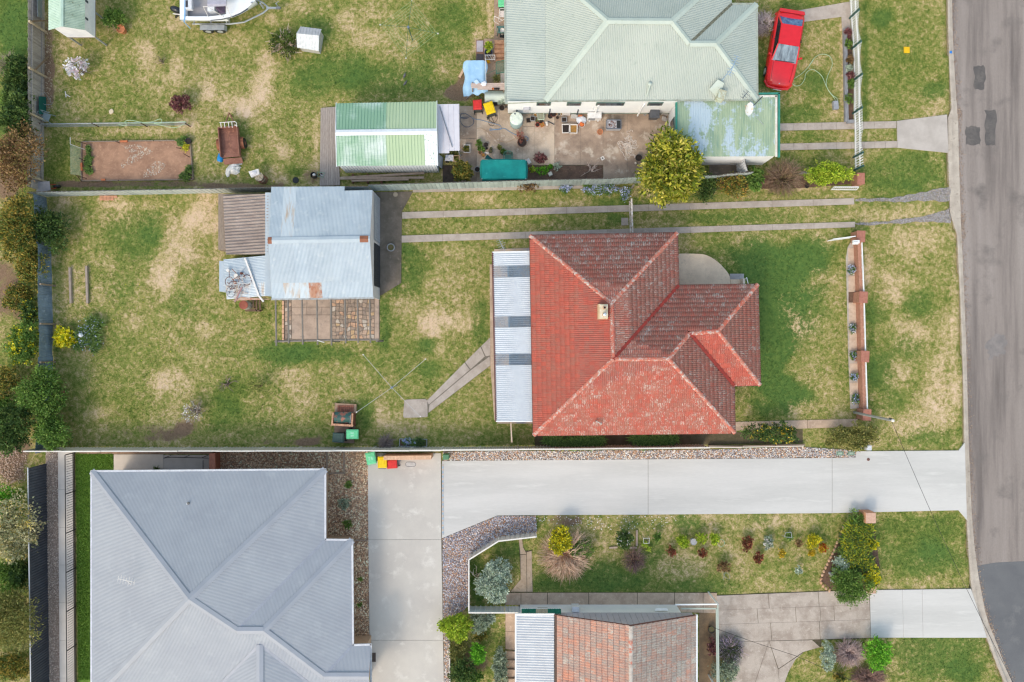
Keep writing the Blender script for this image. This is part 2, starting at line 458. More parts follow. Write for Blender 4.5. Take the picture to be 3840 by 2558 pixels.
def lawn_mat():
 m,nt,b=_new('lawn')
 a=nt.nodes.new('ShaderNodeAttribute')
 a.attribute_name='lawn'
 sp=nt.nodes.new('ShaderNodeSeparateColor')
 nt.links.new(a.outputs['Color'],sp.inputs[0])
 R,Gc,B=sp.outputs[0],sp.outputs[1],sp.outputs[2]
 p=_pos(nt)
 n1=_noise(nt,p,1.3,8,0.75)
 n2=_noise(nt,p,4.2,6,0.72,0.6)
 n3=_noise(nt,p,0.23,3,0.6)
 n4=_noise(nt,p,19,4,0.75)
 def c0(n,k):
  return _math(nt,'MULTIPLY',_math(nt,'SUBTRACT',n,0.5),k)
 d=R
 for n,k in((n1,0.85),(n2,1.5),(n3,0.55),(n4,1.0)):
  d=_math(nt,'ADD',d,c0(n,k))
 base=_ramp(nt,d,[(0.0,C(82,98,42)),(0.24,C(108,121,54)),(0.44,C(145,140,79)),(0.58,C(170,154,104)),(0.74,C(196,173,136)),(0.95,C(212,186,158))])
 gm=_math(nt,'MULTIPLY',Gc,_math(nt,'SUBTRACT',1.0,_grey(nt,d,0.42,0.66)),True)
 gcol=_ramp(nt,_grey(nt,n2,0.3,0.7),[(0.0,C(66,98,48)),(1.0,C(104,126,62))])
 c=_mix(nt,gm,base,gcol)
 dm=_math(nt,'ADD',B,_math(nt,'ADD',c0(n1,0.9),c0(n4,0.7)))
 dcol=_ramp(nt,n4,[(0.3,C(104,84,66)),(0.6,C(146,120,98)),(0.8,C(178,155,132))])
 c=_mix(nt,_grey(nt,dm,0.34,0.52),c,dcol)
 br=_mix(nt,a.outputs['Alpha'],(0.8,0.8,0.8),(1.32,1.32,1.32))
 nt.links.new(_mix(nt,1.0,c,br,'MULTIPLY'),b.inputs['Base Color'])
 b.inputs['Roughness'].default_value=0.9
 b.inputs['Specular IOR Level'].default_value=0.1
 _bump(nt,b,_math(nt,'ADD',n4,_math(nt,'MULTIPLY',n2,0.7)),0.6,0.04)
 return m
LAWN=lawn_mat()
def make_ground():
 xs=np.concatenate([[-900,-300,-90,-50],np.arange(-36,36.01,0.2),[50,90,300,900]])
 ys=np.concatenate([[-900,-300,-80,-40],np.arange(-25,25.01,0.2),[40,80,300,900]])
 X,Y=np.meshgrid(xs,ys)
 Z=np.zeros_like(X)
 Z[inside(road_np,X,Y)]=-0.2
 near=(np.abs(X)<36)&(np.abs(Y)<25)
 Z+=np.where(near&(Z>-0.1),0.012*np.sin(X*1.7+np.sin(Y*2.3))*np.sin(Y*1.3),0)-0.012
 nx,ny=len(xs),len(ys)
 me=bpy.data.meshes.new('ground')
 verts=np.stack([X.ravel(),Y.ravel(),Z.ravel()],1)
 i=np.arange((ny-1)*(nx-1))
 r,c=i//(nx-1),i%(nx-1)
 q=np.stack([r*nx+c,r*nx+c+1,(r+1)*nx+c+1,(r+1)*nx+c],1)
 me.vertices.add(len(verts))
 me.vertices.foreach_set('co',verts.astype(np.float32).ravel())
 me.loops.add(q.size)
 me.loops.foreach_set('vertex_index',q.ravel().astype(np.int32))
 me.polygons.add(len(q))
 me.polygons.foreach_set('loop_start',(np.arange(len(q))*4).astype(np.int32))
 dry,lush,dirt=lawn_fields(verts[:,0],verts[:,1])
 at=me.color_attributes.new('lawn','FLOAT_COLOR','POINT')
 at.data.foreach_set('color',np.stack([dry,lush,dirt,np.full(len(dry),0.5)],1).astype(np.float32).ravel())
 me.update(calc_edges=True)
 me.polygons.foreach_set('use_smooth',[True]*len(q))
 me.materials.append(LAWN)
 o=bpy.data.objects.new('ground',me)
 col.objects.link(o)
 ORG[o.name]=Vector((0,0,0))
 o['kind']='structure'
 o['label']='patchy green and straw coloured lawn and bare soil under everything'
make_ground()
# --------- road, gutter, kerb
def road_mat():
 m,nt,b=_new('old_asphalt')
 p=_pos(nt)
 ps=_pos(nt,(1.3,0.07,1))
 big=_noise(nt,ps,1.0,5,0.6)
 mid=_noise(nt,p,0.5,5,0.6)
 fine=_noise(nt,p,28,5,0.8)
 c=_ramp(nt,big,[(0.34,C(118,109,105)),(0.5,C(147,136,130)),(0.66,C(158,147,141))])
 c=_mix(nt,_grey(nt,mid,0.56,0.72),c,C(120,112,108))
 pale=_math(nt,'MULTIPLY',_grey(nt,_noise(nt,_pos(nt,(1.0,0.35,1)),1.7,8,0.8),0.64,0.72),_grey(nt,_noise(nt,_pos(nt,(0.5,0.04,1)),1.0,2),0.5,0.6))
 c=_mix(nt,_math(nt,'MULTIPLY',pale,0.7),c,C(182,174,170))
 c=_mix(nt,_grey(nt,fine,0.3,0.75),_mix(nt,1.0,c,(0.72,0.72,0.72),'MULTIPLY'),_mix(nt,1.0,c,(1.22,1.22,1.22),'MULTIPLY'))
 nt.links.new(c,b.inputs['Base Color'])
 b.inputs['Roughness'].default_value=0.9
 b.inputs['Specular IOR Level'].default_value=0.2
 _bump(nt,b,fine,0.5,0.01)
 return m
ASPH=road_mat()
def flat(name,pts,z,m,label=None,kind='structure',t=0.03,parent=None):
 g=G().prism([(p[0],p[1])for p in pts],z-t,z)
 o=build(name,g,m,parent)
 if parent is None:
  o['kind']=kind
  if label:o['label']=label
 return o
def wob(pts,a=0.05,n=6):
 out=[]
 for i,p in enumerate(pts):
  q=pts[(i+1)%len(pts)]
  for k in range(n):
   t=k/n
   out.append((p[0]+(q[0]-p[0])*t+random.uniform(-a,a),p[1]+(q[1]-p[1])*t+random.uniform(-a,a)))
 return out
RP=[W(3573,-2500)]+[W(*p)for p in KERB_OUT]+[W(3930,4200),W(6100,4200),W(6100,-2500)]
flat('road',RP,ROAD_Z,ASPH,'worn pinkish grey asphalt street along the right side')
NEWASPH=mat('new_asphalt',C(110,110,112),C(102,102,105),0.5,c3=C(117,116,117),scale3=1.2,fine=0.22,fscale=40,bump=0.3,rough=0.9)
flat('road_resurfacing',[W(3668,2124),W(3740,2112),W(3840,2107),W(4600,2080),W(4600,3000),W(3960,3000),W(3824,2620),W(3764,2475),W(3735,2391),W(3699,2287)],ROAD_Z+0.006,NEWASPH,'darker newly laid asphalt at the bottom corner of the street')
PATCH=mat('asphalt_patch',C(92,88,87),C(108,102,99),1.5,c3=C(84,80,79),fine=0.2,rough=0.9)
for bx in((3657,243,3698,332),(3700,412,3741,544),(3626,472,3682,541)):
 x0,y0,x1,y1=bx
 flat('road_patch',wob([W(x0,y0),W(x1,y0),W(x1,y1),W(x0,y1)],0.07,7),ROAD_Z+0.005,PATCH,'dark square asphalt repair on the street')
flat('road_patch',wob([W(3700,1290),W(3742,1250),W(3782,1270),W(3770,1330),W(3715,1345)],0.12,6),ROAD_Z+0.005,mat('asphalt_stain',C(138,130,127),C(124,118,116),2,fine=.2),'dark oily stain on the street')
KERBM=mat('kerb_concrete',C(176,163,150),C(196,184,170),1.5,c3=C(148,134,122),scale3=6,fine=0.15,bump=0.2)
kr=None
g=G()
for i in range(len(KERB_IN)-1):
 a,b2,c2,d=W(*KERB_IN[i]),W(*KERB_OUT[i]),W(*KERB_OUT[i+1]),W(*KERB_IN[i+1])
 def mixp(p,q,t):return(p.x+(q.x-p.x)*t,p.y+(q.y-p.y)*t)
 g.hexa([(*mixp(a,b2,0),-.25),(*mixp(a,b2,.42),-.25),(*mixp(d,c2,.42),-.25),(*mixp(d,c2,0),-.25)],[(*mixp(a,b2,0),.012),(*mixp(a,b2,.36),.008),(*mixp(d,c2,.36),.008),(*mixp(d,c2,0),.012)])
 g.hexa([(*mixp(a,b2,.42),-.25),(*mixp(a,b2,1),-.25),(*mixp(d,c2,1),-.25),(*mixp(d,c2,.42),-.25)],[(*mixp(a,b2,.42),-.105),(*mixp(a,b2,1),-.122),(*mixp(d,c2,1),-.122),(*mixp(d,c2,.42),-.105)])
o=build('kerb',g,KERBM);o['kind']='structure';o['label']='pale concrete kerb and gutter beside the street'
g=G()
for i in range(2600):
 t=random.random()*(len(KERB_OUT)-1.001)
 k=int(t);f=t-k
 x=KERB_OUT[k][0]*(1-f)+KERB_OUT[k+1][0]*f+abs(random.gauss(0,9))
 y=KERB_OUT[k][1]*(1-f)+KERB_OUT[k+1][1]*f
 p=W(x,y)
 s=random.uniform(.012,.035)
 cc=random.choice([C(150,128,112),C(170,150,132),C(128,112,102)])
 g.blob(p.x,p.y,ROAD_Z+s*.3,s,s,s*.7,cc,5,3)
o=build('road_grit',g,tint_mat());o['kind']='stuff';o['label']='loose brown grit along the gutter edge'
# --------- concrete
NEWCON=mat('new_concrete',C(204,200,196),C(184,181,177),0.7,0.4,0.7,c3=C(211,207,203),scale3=1.4,fine=0.035,fscale=20,rough=0.8,stretch=(0.14,1.1,1))
BEIGECON=mat('beige_concrete',C(203,196,187),C(188,181,174),0.4,0.35,0.68,c3=C(214,208,200),scale3=1.1,fine=0.03,fscale=22,rough=0.8)
OLDCON=mat('old_concrete',C(184,170,158),C(160,145,133),1.2,0.42,0.62,c3=C(200,186,173),scale3=5,lo3=.56,hi3=.72,fine=0.16,fscale=26,bump=0.25)
STRIPCON=mat('strip_concrete',C(184,171,160),C(168,154,143),1.6,c3=C(200,186,174),scale3=7,lo3=.58,fine=0.13,bump=0.2)
DARKCON=mat('mossy_concrete',C(122,110,99),C(100,92,80),1.3,c3=C(140,126,114),scale3=4,lo3=.58,fine=0.15,bump=0.2)
STAINCON=mat('stained_patio',C(204,184,162),C(160,139,120),0.55,0.44,0.6,c3=C(206,190,172),scale3=2.2,lo3=.57,hi3=.68,fine=0.14,bump=0.15)
BROWNCON=mat('brown_patio',C(178,155,135),C(144,124,108),0.9,0.4,0.62,c3=C(200,184,166),scale3=1.1,lo3=.54,hi3=.66,fine=0.14,bump=0.15)
PATHCON=mat('brown_path',C(194,168,146),C(172,147,127),1.4,c3=C(210,187,166),scale3=5,fine=0.13,bump=0.2)
JOINT=mat('joint',C(92,82,68),C(70,72,44),5,fine=0.2)
PJOINT=mat('pale_joint',C(128,120,110),C(104,96,84),5,fine=0.1)
def paving(name,label,outline,pieces,m,h,jm=None,gap=0.012,piece='slab',grass=True,base_drop=0.018):
 """A paved area of the setting: a recessed bed and one object per slab. All points are world xy."""
 g=G().prism(outline,-0.06,h-base_drop)
 o=build(name,g,jm or JOINT)
 o['kind']='structure';o['label']=label
 if grass:pave(outline)
 for pc in pieces:
  c=Vector((sum(p[0]for p in pc)/len(pc),sum(p[1]for p in pc)/len(pc),0))
  q=[]
  for p in pc:
   v=Vector((p[0],p[1],0))-c
   q.append(c+v*max(0.3,(v.length-gap)/v.length))
  dz=random.uniform(-.003,.003)
  build(piece,G().prism(q,-0.05,h+dz),m if not isinstance(m,(list,tuple))else random.choice(m),o)
 return o
def lerp(a,b,t):return(a[0]+(b[0]-a[0])*t,a[1]+(b[1]-a[1])*t)
def gridq(A,B,Cc,D,us,vs):
 """Quad A-B (top), D-C (bottom) cut at fractions us along and vs across."""
 out=[]
 for i in range(len(us)-1):
  for j in range(len(vs)-1):
   def P(u,v):return lerp(lerp(A,B,u),lerp(D,Cc,u),v)
   out.append([P(us[i],vs[j]),P(us[i+1],vs[j]),P(us[i+1],vs[j+1]),P(us[i],vs[j+1])])
 return out
def xy(p):return(p[0],p[1])
def WL(pts,h=0):return[xy(W(a,b,h))for a,b in pts]
dw=WL([(1657,1728),(2430,1722),(2430,1929.5),(2013,1932),(1864,1933),(1657,2018)])
dw2=WL([(2430,1722),(3119.5,1717),(3119.5,1924),(2430,1929.5)])
dw3=WL([(3119.5,1717),(3207.5,1715),(3207.5,1692),(3594,1689),(3617,1660),(3625,1950),(3594,1913.5),(3119.5,1924)])
paving('driveway','long white concrete driveway running to the street',WL([(1657,1728),(3207.5,1715),(3207.5,1692),(3594,1689),(3617,1660),(3625,1950),(3594,1913.5),(2013,1932),(1864,1933),(1657,2018)]),[dw,dw2,dw3],NEWCON,0.05,PJOINT,0.011)
fc=[WL([(1379,1699),(1654,1699),(1655,2023),(1381.5,2023)]),WL([(1381.5,2023),(1655,2023),(1662,2400),(1386,2400)]),WL([(1386,2400),(1662,2400),(1668,2700),(1392,2700)])]
paving('forecourt','beige concrete forecourt beside the grey roofed house',WL([(1379,1699),(1654,1699),(1668,2700),(1392,2700)]),fc,BEIGECON,0.055,PJOINT,0.011)
ap=WL([(3260,2212),(3640,2207),(3700,2391),(3265,2391)])
paving('driveway','new pale concrete apron of the lower house',ap,[WL([(3260,2212),(3383,2210.5),(3387,2391),(3265,2391)]),WL([(3383,2210.5),(3457,2209.5),(3460,2391),(3387,2391)]),WL([(3457,2209.5),(3640,2207),(3700,2391),(3460,2391)])],NEWCON,0.045,PJOINT,0.011)
a1=VV(12,70,1008,1068,968,1080,1280,100,1308)
A_,B_,C_,D_=[xy(W(*p))for p in a1]
sl=gridq(A_,B_,C_,D_,[0,.345,.67,1],[0,.31])+gridq(A_,B_,C_,D_,[0,.265,.515,.675,.765,1],[.31,.62])+gridq(A_,B_,C_,D_,[0,.345,.665,1],[.62,1])
sl+=[WL(VV(12,100,1308,420,1300,330,1568,215,1700)),WL(VV(12,420,1300,700,1294,750,1340,640,1372,480,1480)),WL(VV(12,420,1302,478,1480,500,1700,330,1700,330,1568)),WL(VV(12,478,1484,640,1376,590,1420,545,1500,510,1600,505,1700,500,1700))]
paving('old_driveway','old stained concrete slabs of the lower driveway',WL(VV(12,70,1005,1068,966,1080,1282,760,1296,760,1338,640,1374,590,1420,545,1500,510,1600,505,1720,215,1720,90,1308)),sl,OLDCON,0.04,JOINT,0.014)
A_,B_,C_,D_=[xy(W(*p))for p in((1894,2222),(2688,2222),(2688,2300),(1894,2268))]
paving('path','brown concrete slab path along the lower house',[A_,B_,C_,D_],gridq(A_,B_,C_,D_,[0,.075,.2,.395,.624,.80,.935,1],[0,1]),PATHCON,0.04,JOINT,0.02)
paving('path','short pale path from the lower house to its fence',WL(VV(11,738,365,765,365,775,430,790,462,842,458,850,792,668,792,755,690)),[WL(VV(11,738,365,765,365,775,430,790,462,802,490,752,490)),WL(VV(11,752,492,800,492,803,790,672,790,755,690)),WL(VV(11,803,470,842,460,850,790,806,790))],mat('pale_path',C(186,164,142),C(170,148,126),2,c3=C(150,130,110),fine=.1),0.035,JOINT,0.012)
A_,B_,C_,D_=[xy(W(*p))for p in VV(11,632,962,725,962,725,1260,632,1250)]
paving('path','brown concrete strip beside the white skillion roof',WL(VV(11,632,962,725,962,725,1260,632,1250)),gridq(A_,B_,C_,D_,[0,1],[0,.5,1]),PATHCON,0.04)
g=G()
for i,y in enumerate((1262,1325,1390,1455,1520)):
 p,q=WV(11,632,y),WV(11,725,y+58)
 g2=G().prism([(p.x,p.y),(q.x,p.y),(q.x,q.y),(p.x,q.y)],-.3,0.03-0.02-i*.0)
 g2=G().prism([(p.x,p.y),(q.x,p.y),(q.x,q.y),(p.x,q.y)],-.05,.18+.16*i)
 o=build('step',g2,PATHCON,None);o['kind']='structure';o['label']='brown concrete step beside the white skillion roof'
pave(WL(VV(11,632,1255,730,1255,730,1560,632,1560)))
def strip(name,label,a0,a1,b0,b1,cuts,m=STRIPCON,h=0.035):
 A,B,Cc,D=[xy(W(*p))for p in(a0,b0,b1,a1)]
 return paving(name,label,[A,B,Cc,D],gridq(A,B,Cc,D,cuts,[0,1]),m,h,PJOINT,0.008)
cu=[i/11 for i in range(12)]
strip('wheel_strip','upper concrete wheel strip beside the red tiled house',(1508,796),(1508,820.6),(3203,743.5),(3203,767),cu)
strip('wheel_strip','lower concrete wheel strip beside the red tiled house',(1506,884),(1506,910),(3206,832),(3206,852.6),cu)
cu=[0,.12,.24,.36,.485,.61,.72,.81,.9,1]
strip('wheel_strip','upper concrete wheel strip of the flat roofed carport',VV(4,738,808)[0],VV(4,738,855)[0],VV(4,1500,792)[0],VV(4,1500,838)[0],cu)
strip('wheel_strip','lower concrete wheel strip of the flat roofed carport',VV(4,738,940)[0],VV(4,738,983)[0],VV(4,1505,922)[0],VV(4,1505,966)[0],cu)
apn=WL(VV(4,1503,792,1830,750,1838,1000,1506,966))
pave(apn);flat('driveway',apn,0.045,mat('apron_concrete',C(190,180,172),C(176,166,158),1,fine=.06),'flared pale concrete apron between carport strips and street',t=.08)
pt=WL(VV(4,690,118,880,66,1195,12,1200,103,880,146,700,185))
pave(pt);flat('path',pt,0.03,STRIPCON,'slanting concrete path behind the red car',t=.08)
pt=WL(VV(36,215,245,340,235,350,420,270,440,225,440))
pave(pt);flat('path',pt,0.034,STRIPCON,'short concrete stub beside the white picket fence',t=.08)
pt=WL(VV(6,900,62,1128,58,1066,170,1062,575,948,645,900,640))
pave(pt);flat('shed_apron',pt,0.04,DARKCON,'dark mossy concrete apron in front of the silver shed',t=.09)
A_,B_,C_,D_=[xy(W(*p))for p in((1548,709),(2240,690),(2240,706),(1548,722))]
paving('path','narrow concrete edging strip under the grey sheet fence',[A_,B_,C_,D_],gridq(A_,B_,C_,D_,[0,.2,.43,.7,1],[0,1]),STRIPCON,0.03,PJOINT,0.008)
pad=WL(VV(6,1080,1240,1092,1234,1198,1230,1210,1240,1212,1328,1200,1333,1080,1337,1073,1328))
pave(pad);flat('clothesline_pad',pad,0.04,STRIPCON,'rounded square concrete pad below the wire clothesline',t=.09)
pz=[VV(6,1207,1240,1420,1025,1450,1065,1218,1262),VV(6,1423,1022,1510,935,1535,990,1454,1062),VV(6,1513,932,1565,882,1565,985,1540,990),VV(6,1222,1264,1452,1070,1562,990,1566,1040,1216,1308)]
paving('path','diagonal concrete path from the patio to the clothesline pad',WL(VV(6,1207,1240,1565,882,1566,1042,1216,1310)),[WL(p)for p in pz],STRIPCON,0.035,PJOINT,0.008)
pt=WL(VV(6,1562,470,1600,470,1625,1350,1588,1350,1566,1040))
pave(pt);flat('path',pt,0.045,PATHCON,'thin concrete edge along the white patio roof',t=.09)
pt=WL(VV(8,10,1318,720,1295,720,1345,430,1375,430,1383,420,1310,10,1330))
A_,B_,C_,D_=[xy(W(*p))for p in VV(8,5,1318,712,1300,712,1345,5,1368)]
paving('path','concrete path between the front lawn and yellow flowering shrub',[A_,B_,C_,D_],gridq(A_,B_,C_,D_,[0,.3,.6,.85,1],[0,1]),PATHCON,0.03)
YX=[1720,1787,1874,1960,2005,2079,2177,2262,2352,2440,2510]
pieces=[]
for i in range(len(YX)-1):
 top=398 if i<2 else(405 if i<3 else 410)
 bot=690 if i<2 else(620 if i<7 else 684)
 mid={0:520,1:560,3:475,8:560,9:560}.get(i)
 if i==3:mid=475
 segs=[(top,mid),(mid,bot)]if mid else[(top,bot)]
 for t0,t1 in segs:
  pieces.append((i,WL([(YX[i],t0),(YX[i+1],t0),(YX[i+1],t1),(YX[i],t1)])))
out=WL([(1720,398),(2510,398),(2510,684),(2262,684),(2262,620),(1874,620),(1874,690),(1720,690)])
g=G().prism(out,-0.06,0.03);o=build('patio',g,PJOINT);o['kind']='structure';o['label']='stained concrete yard behind the white green roofed house';pave(out)
for i,pc in pieces:
 c=Vector((sum(p[0]for p in pc)/4,sum(p[1]for p in pc)/4,0))
 q=[c+(Vector((p[0],p[1],0))-c)*(1-.014/(Vector((p[0],p[1],0))-c).length)for p in pc]
 build('slab',G().prism(q,-.05,.045),BROWNCON if i in(0,5,6,7,8,9)else STAINCON,o)
pt=WL([(1853,-20),(1900,-20),(1900,398),(1815,398),(1815,146),(1853,146)])
pave(pt);flat('path',pt,0.04,mat('pinkish_path',C(186,158,136),C(160,134,114),1,c3=C(140,122,106),fine=.12),'pinkish concrete path left of the green roofed house',t=.09)
for k,(x0,y0,x1,y1)in enumerate(((1785,150,1815,200),(1785,200,1815,228))):
 pt=WL([(x0,y0),(x1,y0),(x1,y1),(x0,y1)]);pave(pt)
 flat('path',pt,0.025,mat('brick_paving',C(160,122,100),C(140,108,90),4,fine=.15),'small brown paving square beside the blue tarpaulin',t=.08)
pt=WL([(2660,615),(2805,615),(2805,658),(2660,662)]);pave(pt)
flat('path',pt,0.03,DARKCON,'brown concrete strip behind the carport wall',t=.08)
# --------- loose stones, chips
def scatter_in(polys,n):
 A=[np.array([(q[0],q[1])for q in p])for p in polys]
 ar=[]
 for p in A:
  x,y=p[:,0],p[:,1]
  ar.append(abs(np.dot(x,np.roll(y,-1))-np.dot(y,np.roll(x,-1)))/2)
 out=[]
 for p,a in zip(A,ar):
  k=int(n*a/sum(ar))+1
  lo,hi=p.min(0),p.max(0)
  got=np.zeros((0,2))
  while len(got)<k:
   q=RNG.uniform(lo,hi,(k*2,2))
   got=np.concatenate([got,q[inside(p,q[:,0],q[:,1])]])
  out.append(got[:k])
 return np.concatenate(out)
OCT=np.array([(1,0,0),(0,1,0),(-1,0,0),(0,-1,0),(0,0,1),(0,0,-1)],float)
OCT_F=[(0,1,4),(1,2,4),(2,3,4),(3,0,4),(1,0,5),(2,1,5),(3,2,5),(0,3,5)]
def stones(name,label,polys,n,smin,smax,cols,z,long=1.0,flatk=0.6,parent=None):
 p=scatter_in(polys,n)
 k=len(p)
 s=RNG.uniform(smin,smax,(k,1,1))
 v=OCT[None]*s*RNG.uniform(0.7,1.25,(k,6,1))
 v[:,:,0]*=long
 v[:,:,2]*=flatk
 a=RNG.uniform(0,2*np.pi,k)
 ca,sa=np.cos(a)[:,None],np.sin(a)[:,None]
 x,y=v[:,:,0].copy(),v[:,:,1].copy()
 v[:,:,0]=x*ca-y*sa+p[:,:1]
 v[:,:,1]=x*sa+y*ca+p[:,1:2]
 v[:,:,2]+=z+RNG.uniform(0,smin,(k,1))
 cl=np.minimum(np.array(cols)[RNG.integers(0,len(cols),k)]*RNG.uniform(0.95,1.45,(k,1)),.85)
 o=build_np(name,v,OCT_F,cl,tint_mat(),parent)
 o['kind']='stuff'
 if label:o['label']=label
 return o
def bed(name,label,pts,z,m):
 pave(pts)
 return flat(name,pts,z,m,label,t=.06)
MULCH=mat('mulch_soil',C(160,132,110),C(134,108,90),3,c3=C(186,158,134),scale3=25,fine=.25,bump=.5)
mul=WL([(820,1692),(1379,1692),(1385,2416),(1215,2416),(1215,1765),(820,1765)])
bed('mulch_bed','brown bark mulch bed beside the grey roofed house',mul,.02,MULCH)
MC=[C(196,164,136),C(216,188,160),C(168,136,110),C(230,206,180),C(182,146,118)]
stones('mulch_chips','loose bark chips between house and forecourt',[mul],9000,.02,.05,MC,.025,2.2,.35)
PEB=mat('pebble_bed',C(150,138,132),C(124,112,106),4,c3=C(178,160,146),scale3=20,fine=.3,bump=.6)
GC=[C(190,186,188),C(168,160,160),C(206,196,186),C(196,158,128),C(150,142,146),C(222,212,204),C(178,140,112)]
GC2=[C(176,172,180),C(150,144,152),C(206,202,206),C(188,160,140),C(132,124,130),C(170,126,96)]
gb1=WL([(1662,1693),(2660,1686),(3010,1676),(3207,1690),(3207,1714),(1662,1727)])
bed('pebble_bed','narrow pebble bed between white driveway and fence',gb1,.02,PEB)
stones('pebbles','river pebbles between white driveway and fence',[gb1],6500,.025,.06,GC,.025)
gb2=WL(VV(11,128,360,565,182,876,182,883,312,583,350,335,518,330,905,290,945,136,1012))
gb3=WL(VV(11,138,1012,175,1012,186,1190,190,1600,144,1600))
bed('pebble_bed','curved pebble bed at the corner of the driveway',gb2,.02,PEB)
stones('pebbles','grey and rusty pebbles at the corner of the driveway',[gb2],8500,.025,.055,GC2,.025)
bed('pebble_bed','thin pebble strip beside the beige forecourt',gb3,.02,PEB)
stones('pebbles','pebbles along the edge of the beige forecourt',[gb3],900,.025,.05,GC,.025)
gb4=WL([(172,1694),(222,1694),(232,2700),(182,2700)])
bed('pebble_bed','brown gravel strip along the dark fence',gb4,.02,mat('brown_gravel',C(176,156,142),C(150,132,120),5,c3=C(170,152,138),scale3=25,fine=.3,bump=.6))
stones('pebbles','brown gravel lying along the dark fence',[gb4],4500,.02,.045,[C(188,168,154),C(158,138,124),C(210,192,178),C(140,122,112)],.022)
TR=mat('track_gravel',C(150,146,148),C(128,120,112),4,c3=C(176,170,168),scale3=18,fine=.3,bump=.4)
for nm,pts in(('upper',VV(8,697,72,860,66,1000,48,1130,20,1226,2,1228,84,1120,80,980,84,860,84,697,84)),('lower',VV(8,700,200,850,196,1000,182,1110,160,1226,122,1228,202,1100,196,960,206,850,212,700,215))):
 pts=wob(WL(pts),.06,4)
 g=G().prism(pts,-.05,.006);o=build('gravel_track',g,TR);o['kind']='structure';o['label']=nm+' grey gravel wheel track leading to the street'
 stones('track_stones',nm+' track of loose grey stones',[pts],2200,.012,.035,[C(150,148,154),C(176,172,174),C(128,122,122),C(164,150,136)],.008)
SOIL=mat('garden_soil',C(112,86,70),C(90,70,58),3,c3=C(140,112,92),scale3=14,fine=.25,bump=.5)
bed('soil_bed','bare brown soil bed behind the grey sheet fence',WL([(1875,621),(2261,621),(2261,684),(1875,692)]),.02,SOIL)
bed('soil_bed','dark soil under the round bush and green shade cloth',WL([(1660,620),(1874,620),(1874,694),(1660,698)]),.012,mat('dark_soil',C(84,72,64),C(66,58,52),4,fine=.2,bump=.5))
bed('soil_bed','planting bed beside the white picket fence',WL(VV(36,280,440,360,430,395,1300,385,1800,300,1800)),.02,SOIL)
bed('soil_bed','weedy soil under the shrubs by the carport',WL([(2640,655),(2800,662),(3000,660),(3190,650),(3190,690),(3000,706),(2640,712)]),.01,SOIL)
bed('soil_bed','soil bed under strap leaved plants below the red roof',WL([(2005,1630),(2752,1620),(3010,1610),(3010,1660),(2640,1668),(2005,1676)]),.01,mat('bed_soil',C(100,88,66),C(84,76,52),3,fine=.25,bump=.5))
bed('soil_bed','soil under the variegated border shrubs',WL(VV(42,1760,340,1850,160,2060,100,2200,300,2280,900,2140,1160,1600,1190,1440,1060,1600,640)),.012,SOIL)
bed('soil_bed','brown earth yard right of the lower house',WL(VV(11,2185,920,2325,905,2330,1600,2185,1600)),.012,mat('brown_yard',C(150,122,92),C(120,98,76),1.5,fine=.15))
LUSH=mat('lush_turf',C(98,132,46),C(118,150,60),6,c3=C(80,114,40),scale3=14,fine=.3,bump=.6)
TURF=[WL([(285,1702),(425,1702),(428,1768),(343,1768),(343,2700),(296,2700)])]
for t in TURF:bed('turf_strip','lush green turf strip left of the grey roofed house',t,.02,LUSH)
pt=WL([(428,1704),(613,1704),(613,1775),(428,1775)]);pave(pt)
flat('path',pt,.05,mat('cream_concrete',C(216,204,192),C(206,194,182),1,fine=.04),'cream concrete landing above the grey roof',t=.1)
pt=WL([(613,1706),(780,1706),(800,1706),(800,1775),(613,1775)]);pave(pt)
g=G()
o=flat('ramp',pt,.03,mat('ramp_concrete',C(196,188,180),C(186,178,170),1.5,fine=.05),'grey concrete stair landing above the grey roof',t=.1)
pt=WL([(300,1694),(800,1694),(800,1703),(300,1703)]);pave(pt);flat('soil_strip',pt,.02,MULCH,'thin soil strip under the cream fence',t=.05)
RET=mat('retaining_concrete',C(214,206,198),C(202,194,186),1,fine=.05)
g=None
segs=[WL([(221,y0),(254,y0),(254+1,y1),(222,y1)])for y0,y1 in zip(range(1694,2700,141),range(1835,2850,141))]
paving('retaining_wall_top','cream concrete coping left of the turf strip',WL([(221,1694),(280,1694),(288,2700),(229,2700)]),[WL([(221+(y-1694)*.008,y),(280+(y-1694)*.008,y),(280+(y-1553)*.008,y+141),(221+(y-1553)*.008,y+141)])for y in range(1694,2690,141)],RET,.12,PJOINT,.008)
TIM=mat('weathered_timber',C(150,132,116),C(128,112,98),4,c3=C(172,156,140),scale3=20,fine=.15,stretch=(6,1,1))
e=thing('bed_edging','brown timber edging boards dividing the bark mulch bed','edging',WV(10,740,140))
for a in((738,68,738,640),(848,68,848,214),(736,214,852,214),(902,648,1000,648)):
 p,q=WV(10,a[0],a[1]),WV(10,a[2],a[3])
 build('edging_board',G().beam(p+Vector((0,0,.05)),q+Vector((0,0,.05)),.09,.12),TIM,e)
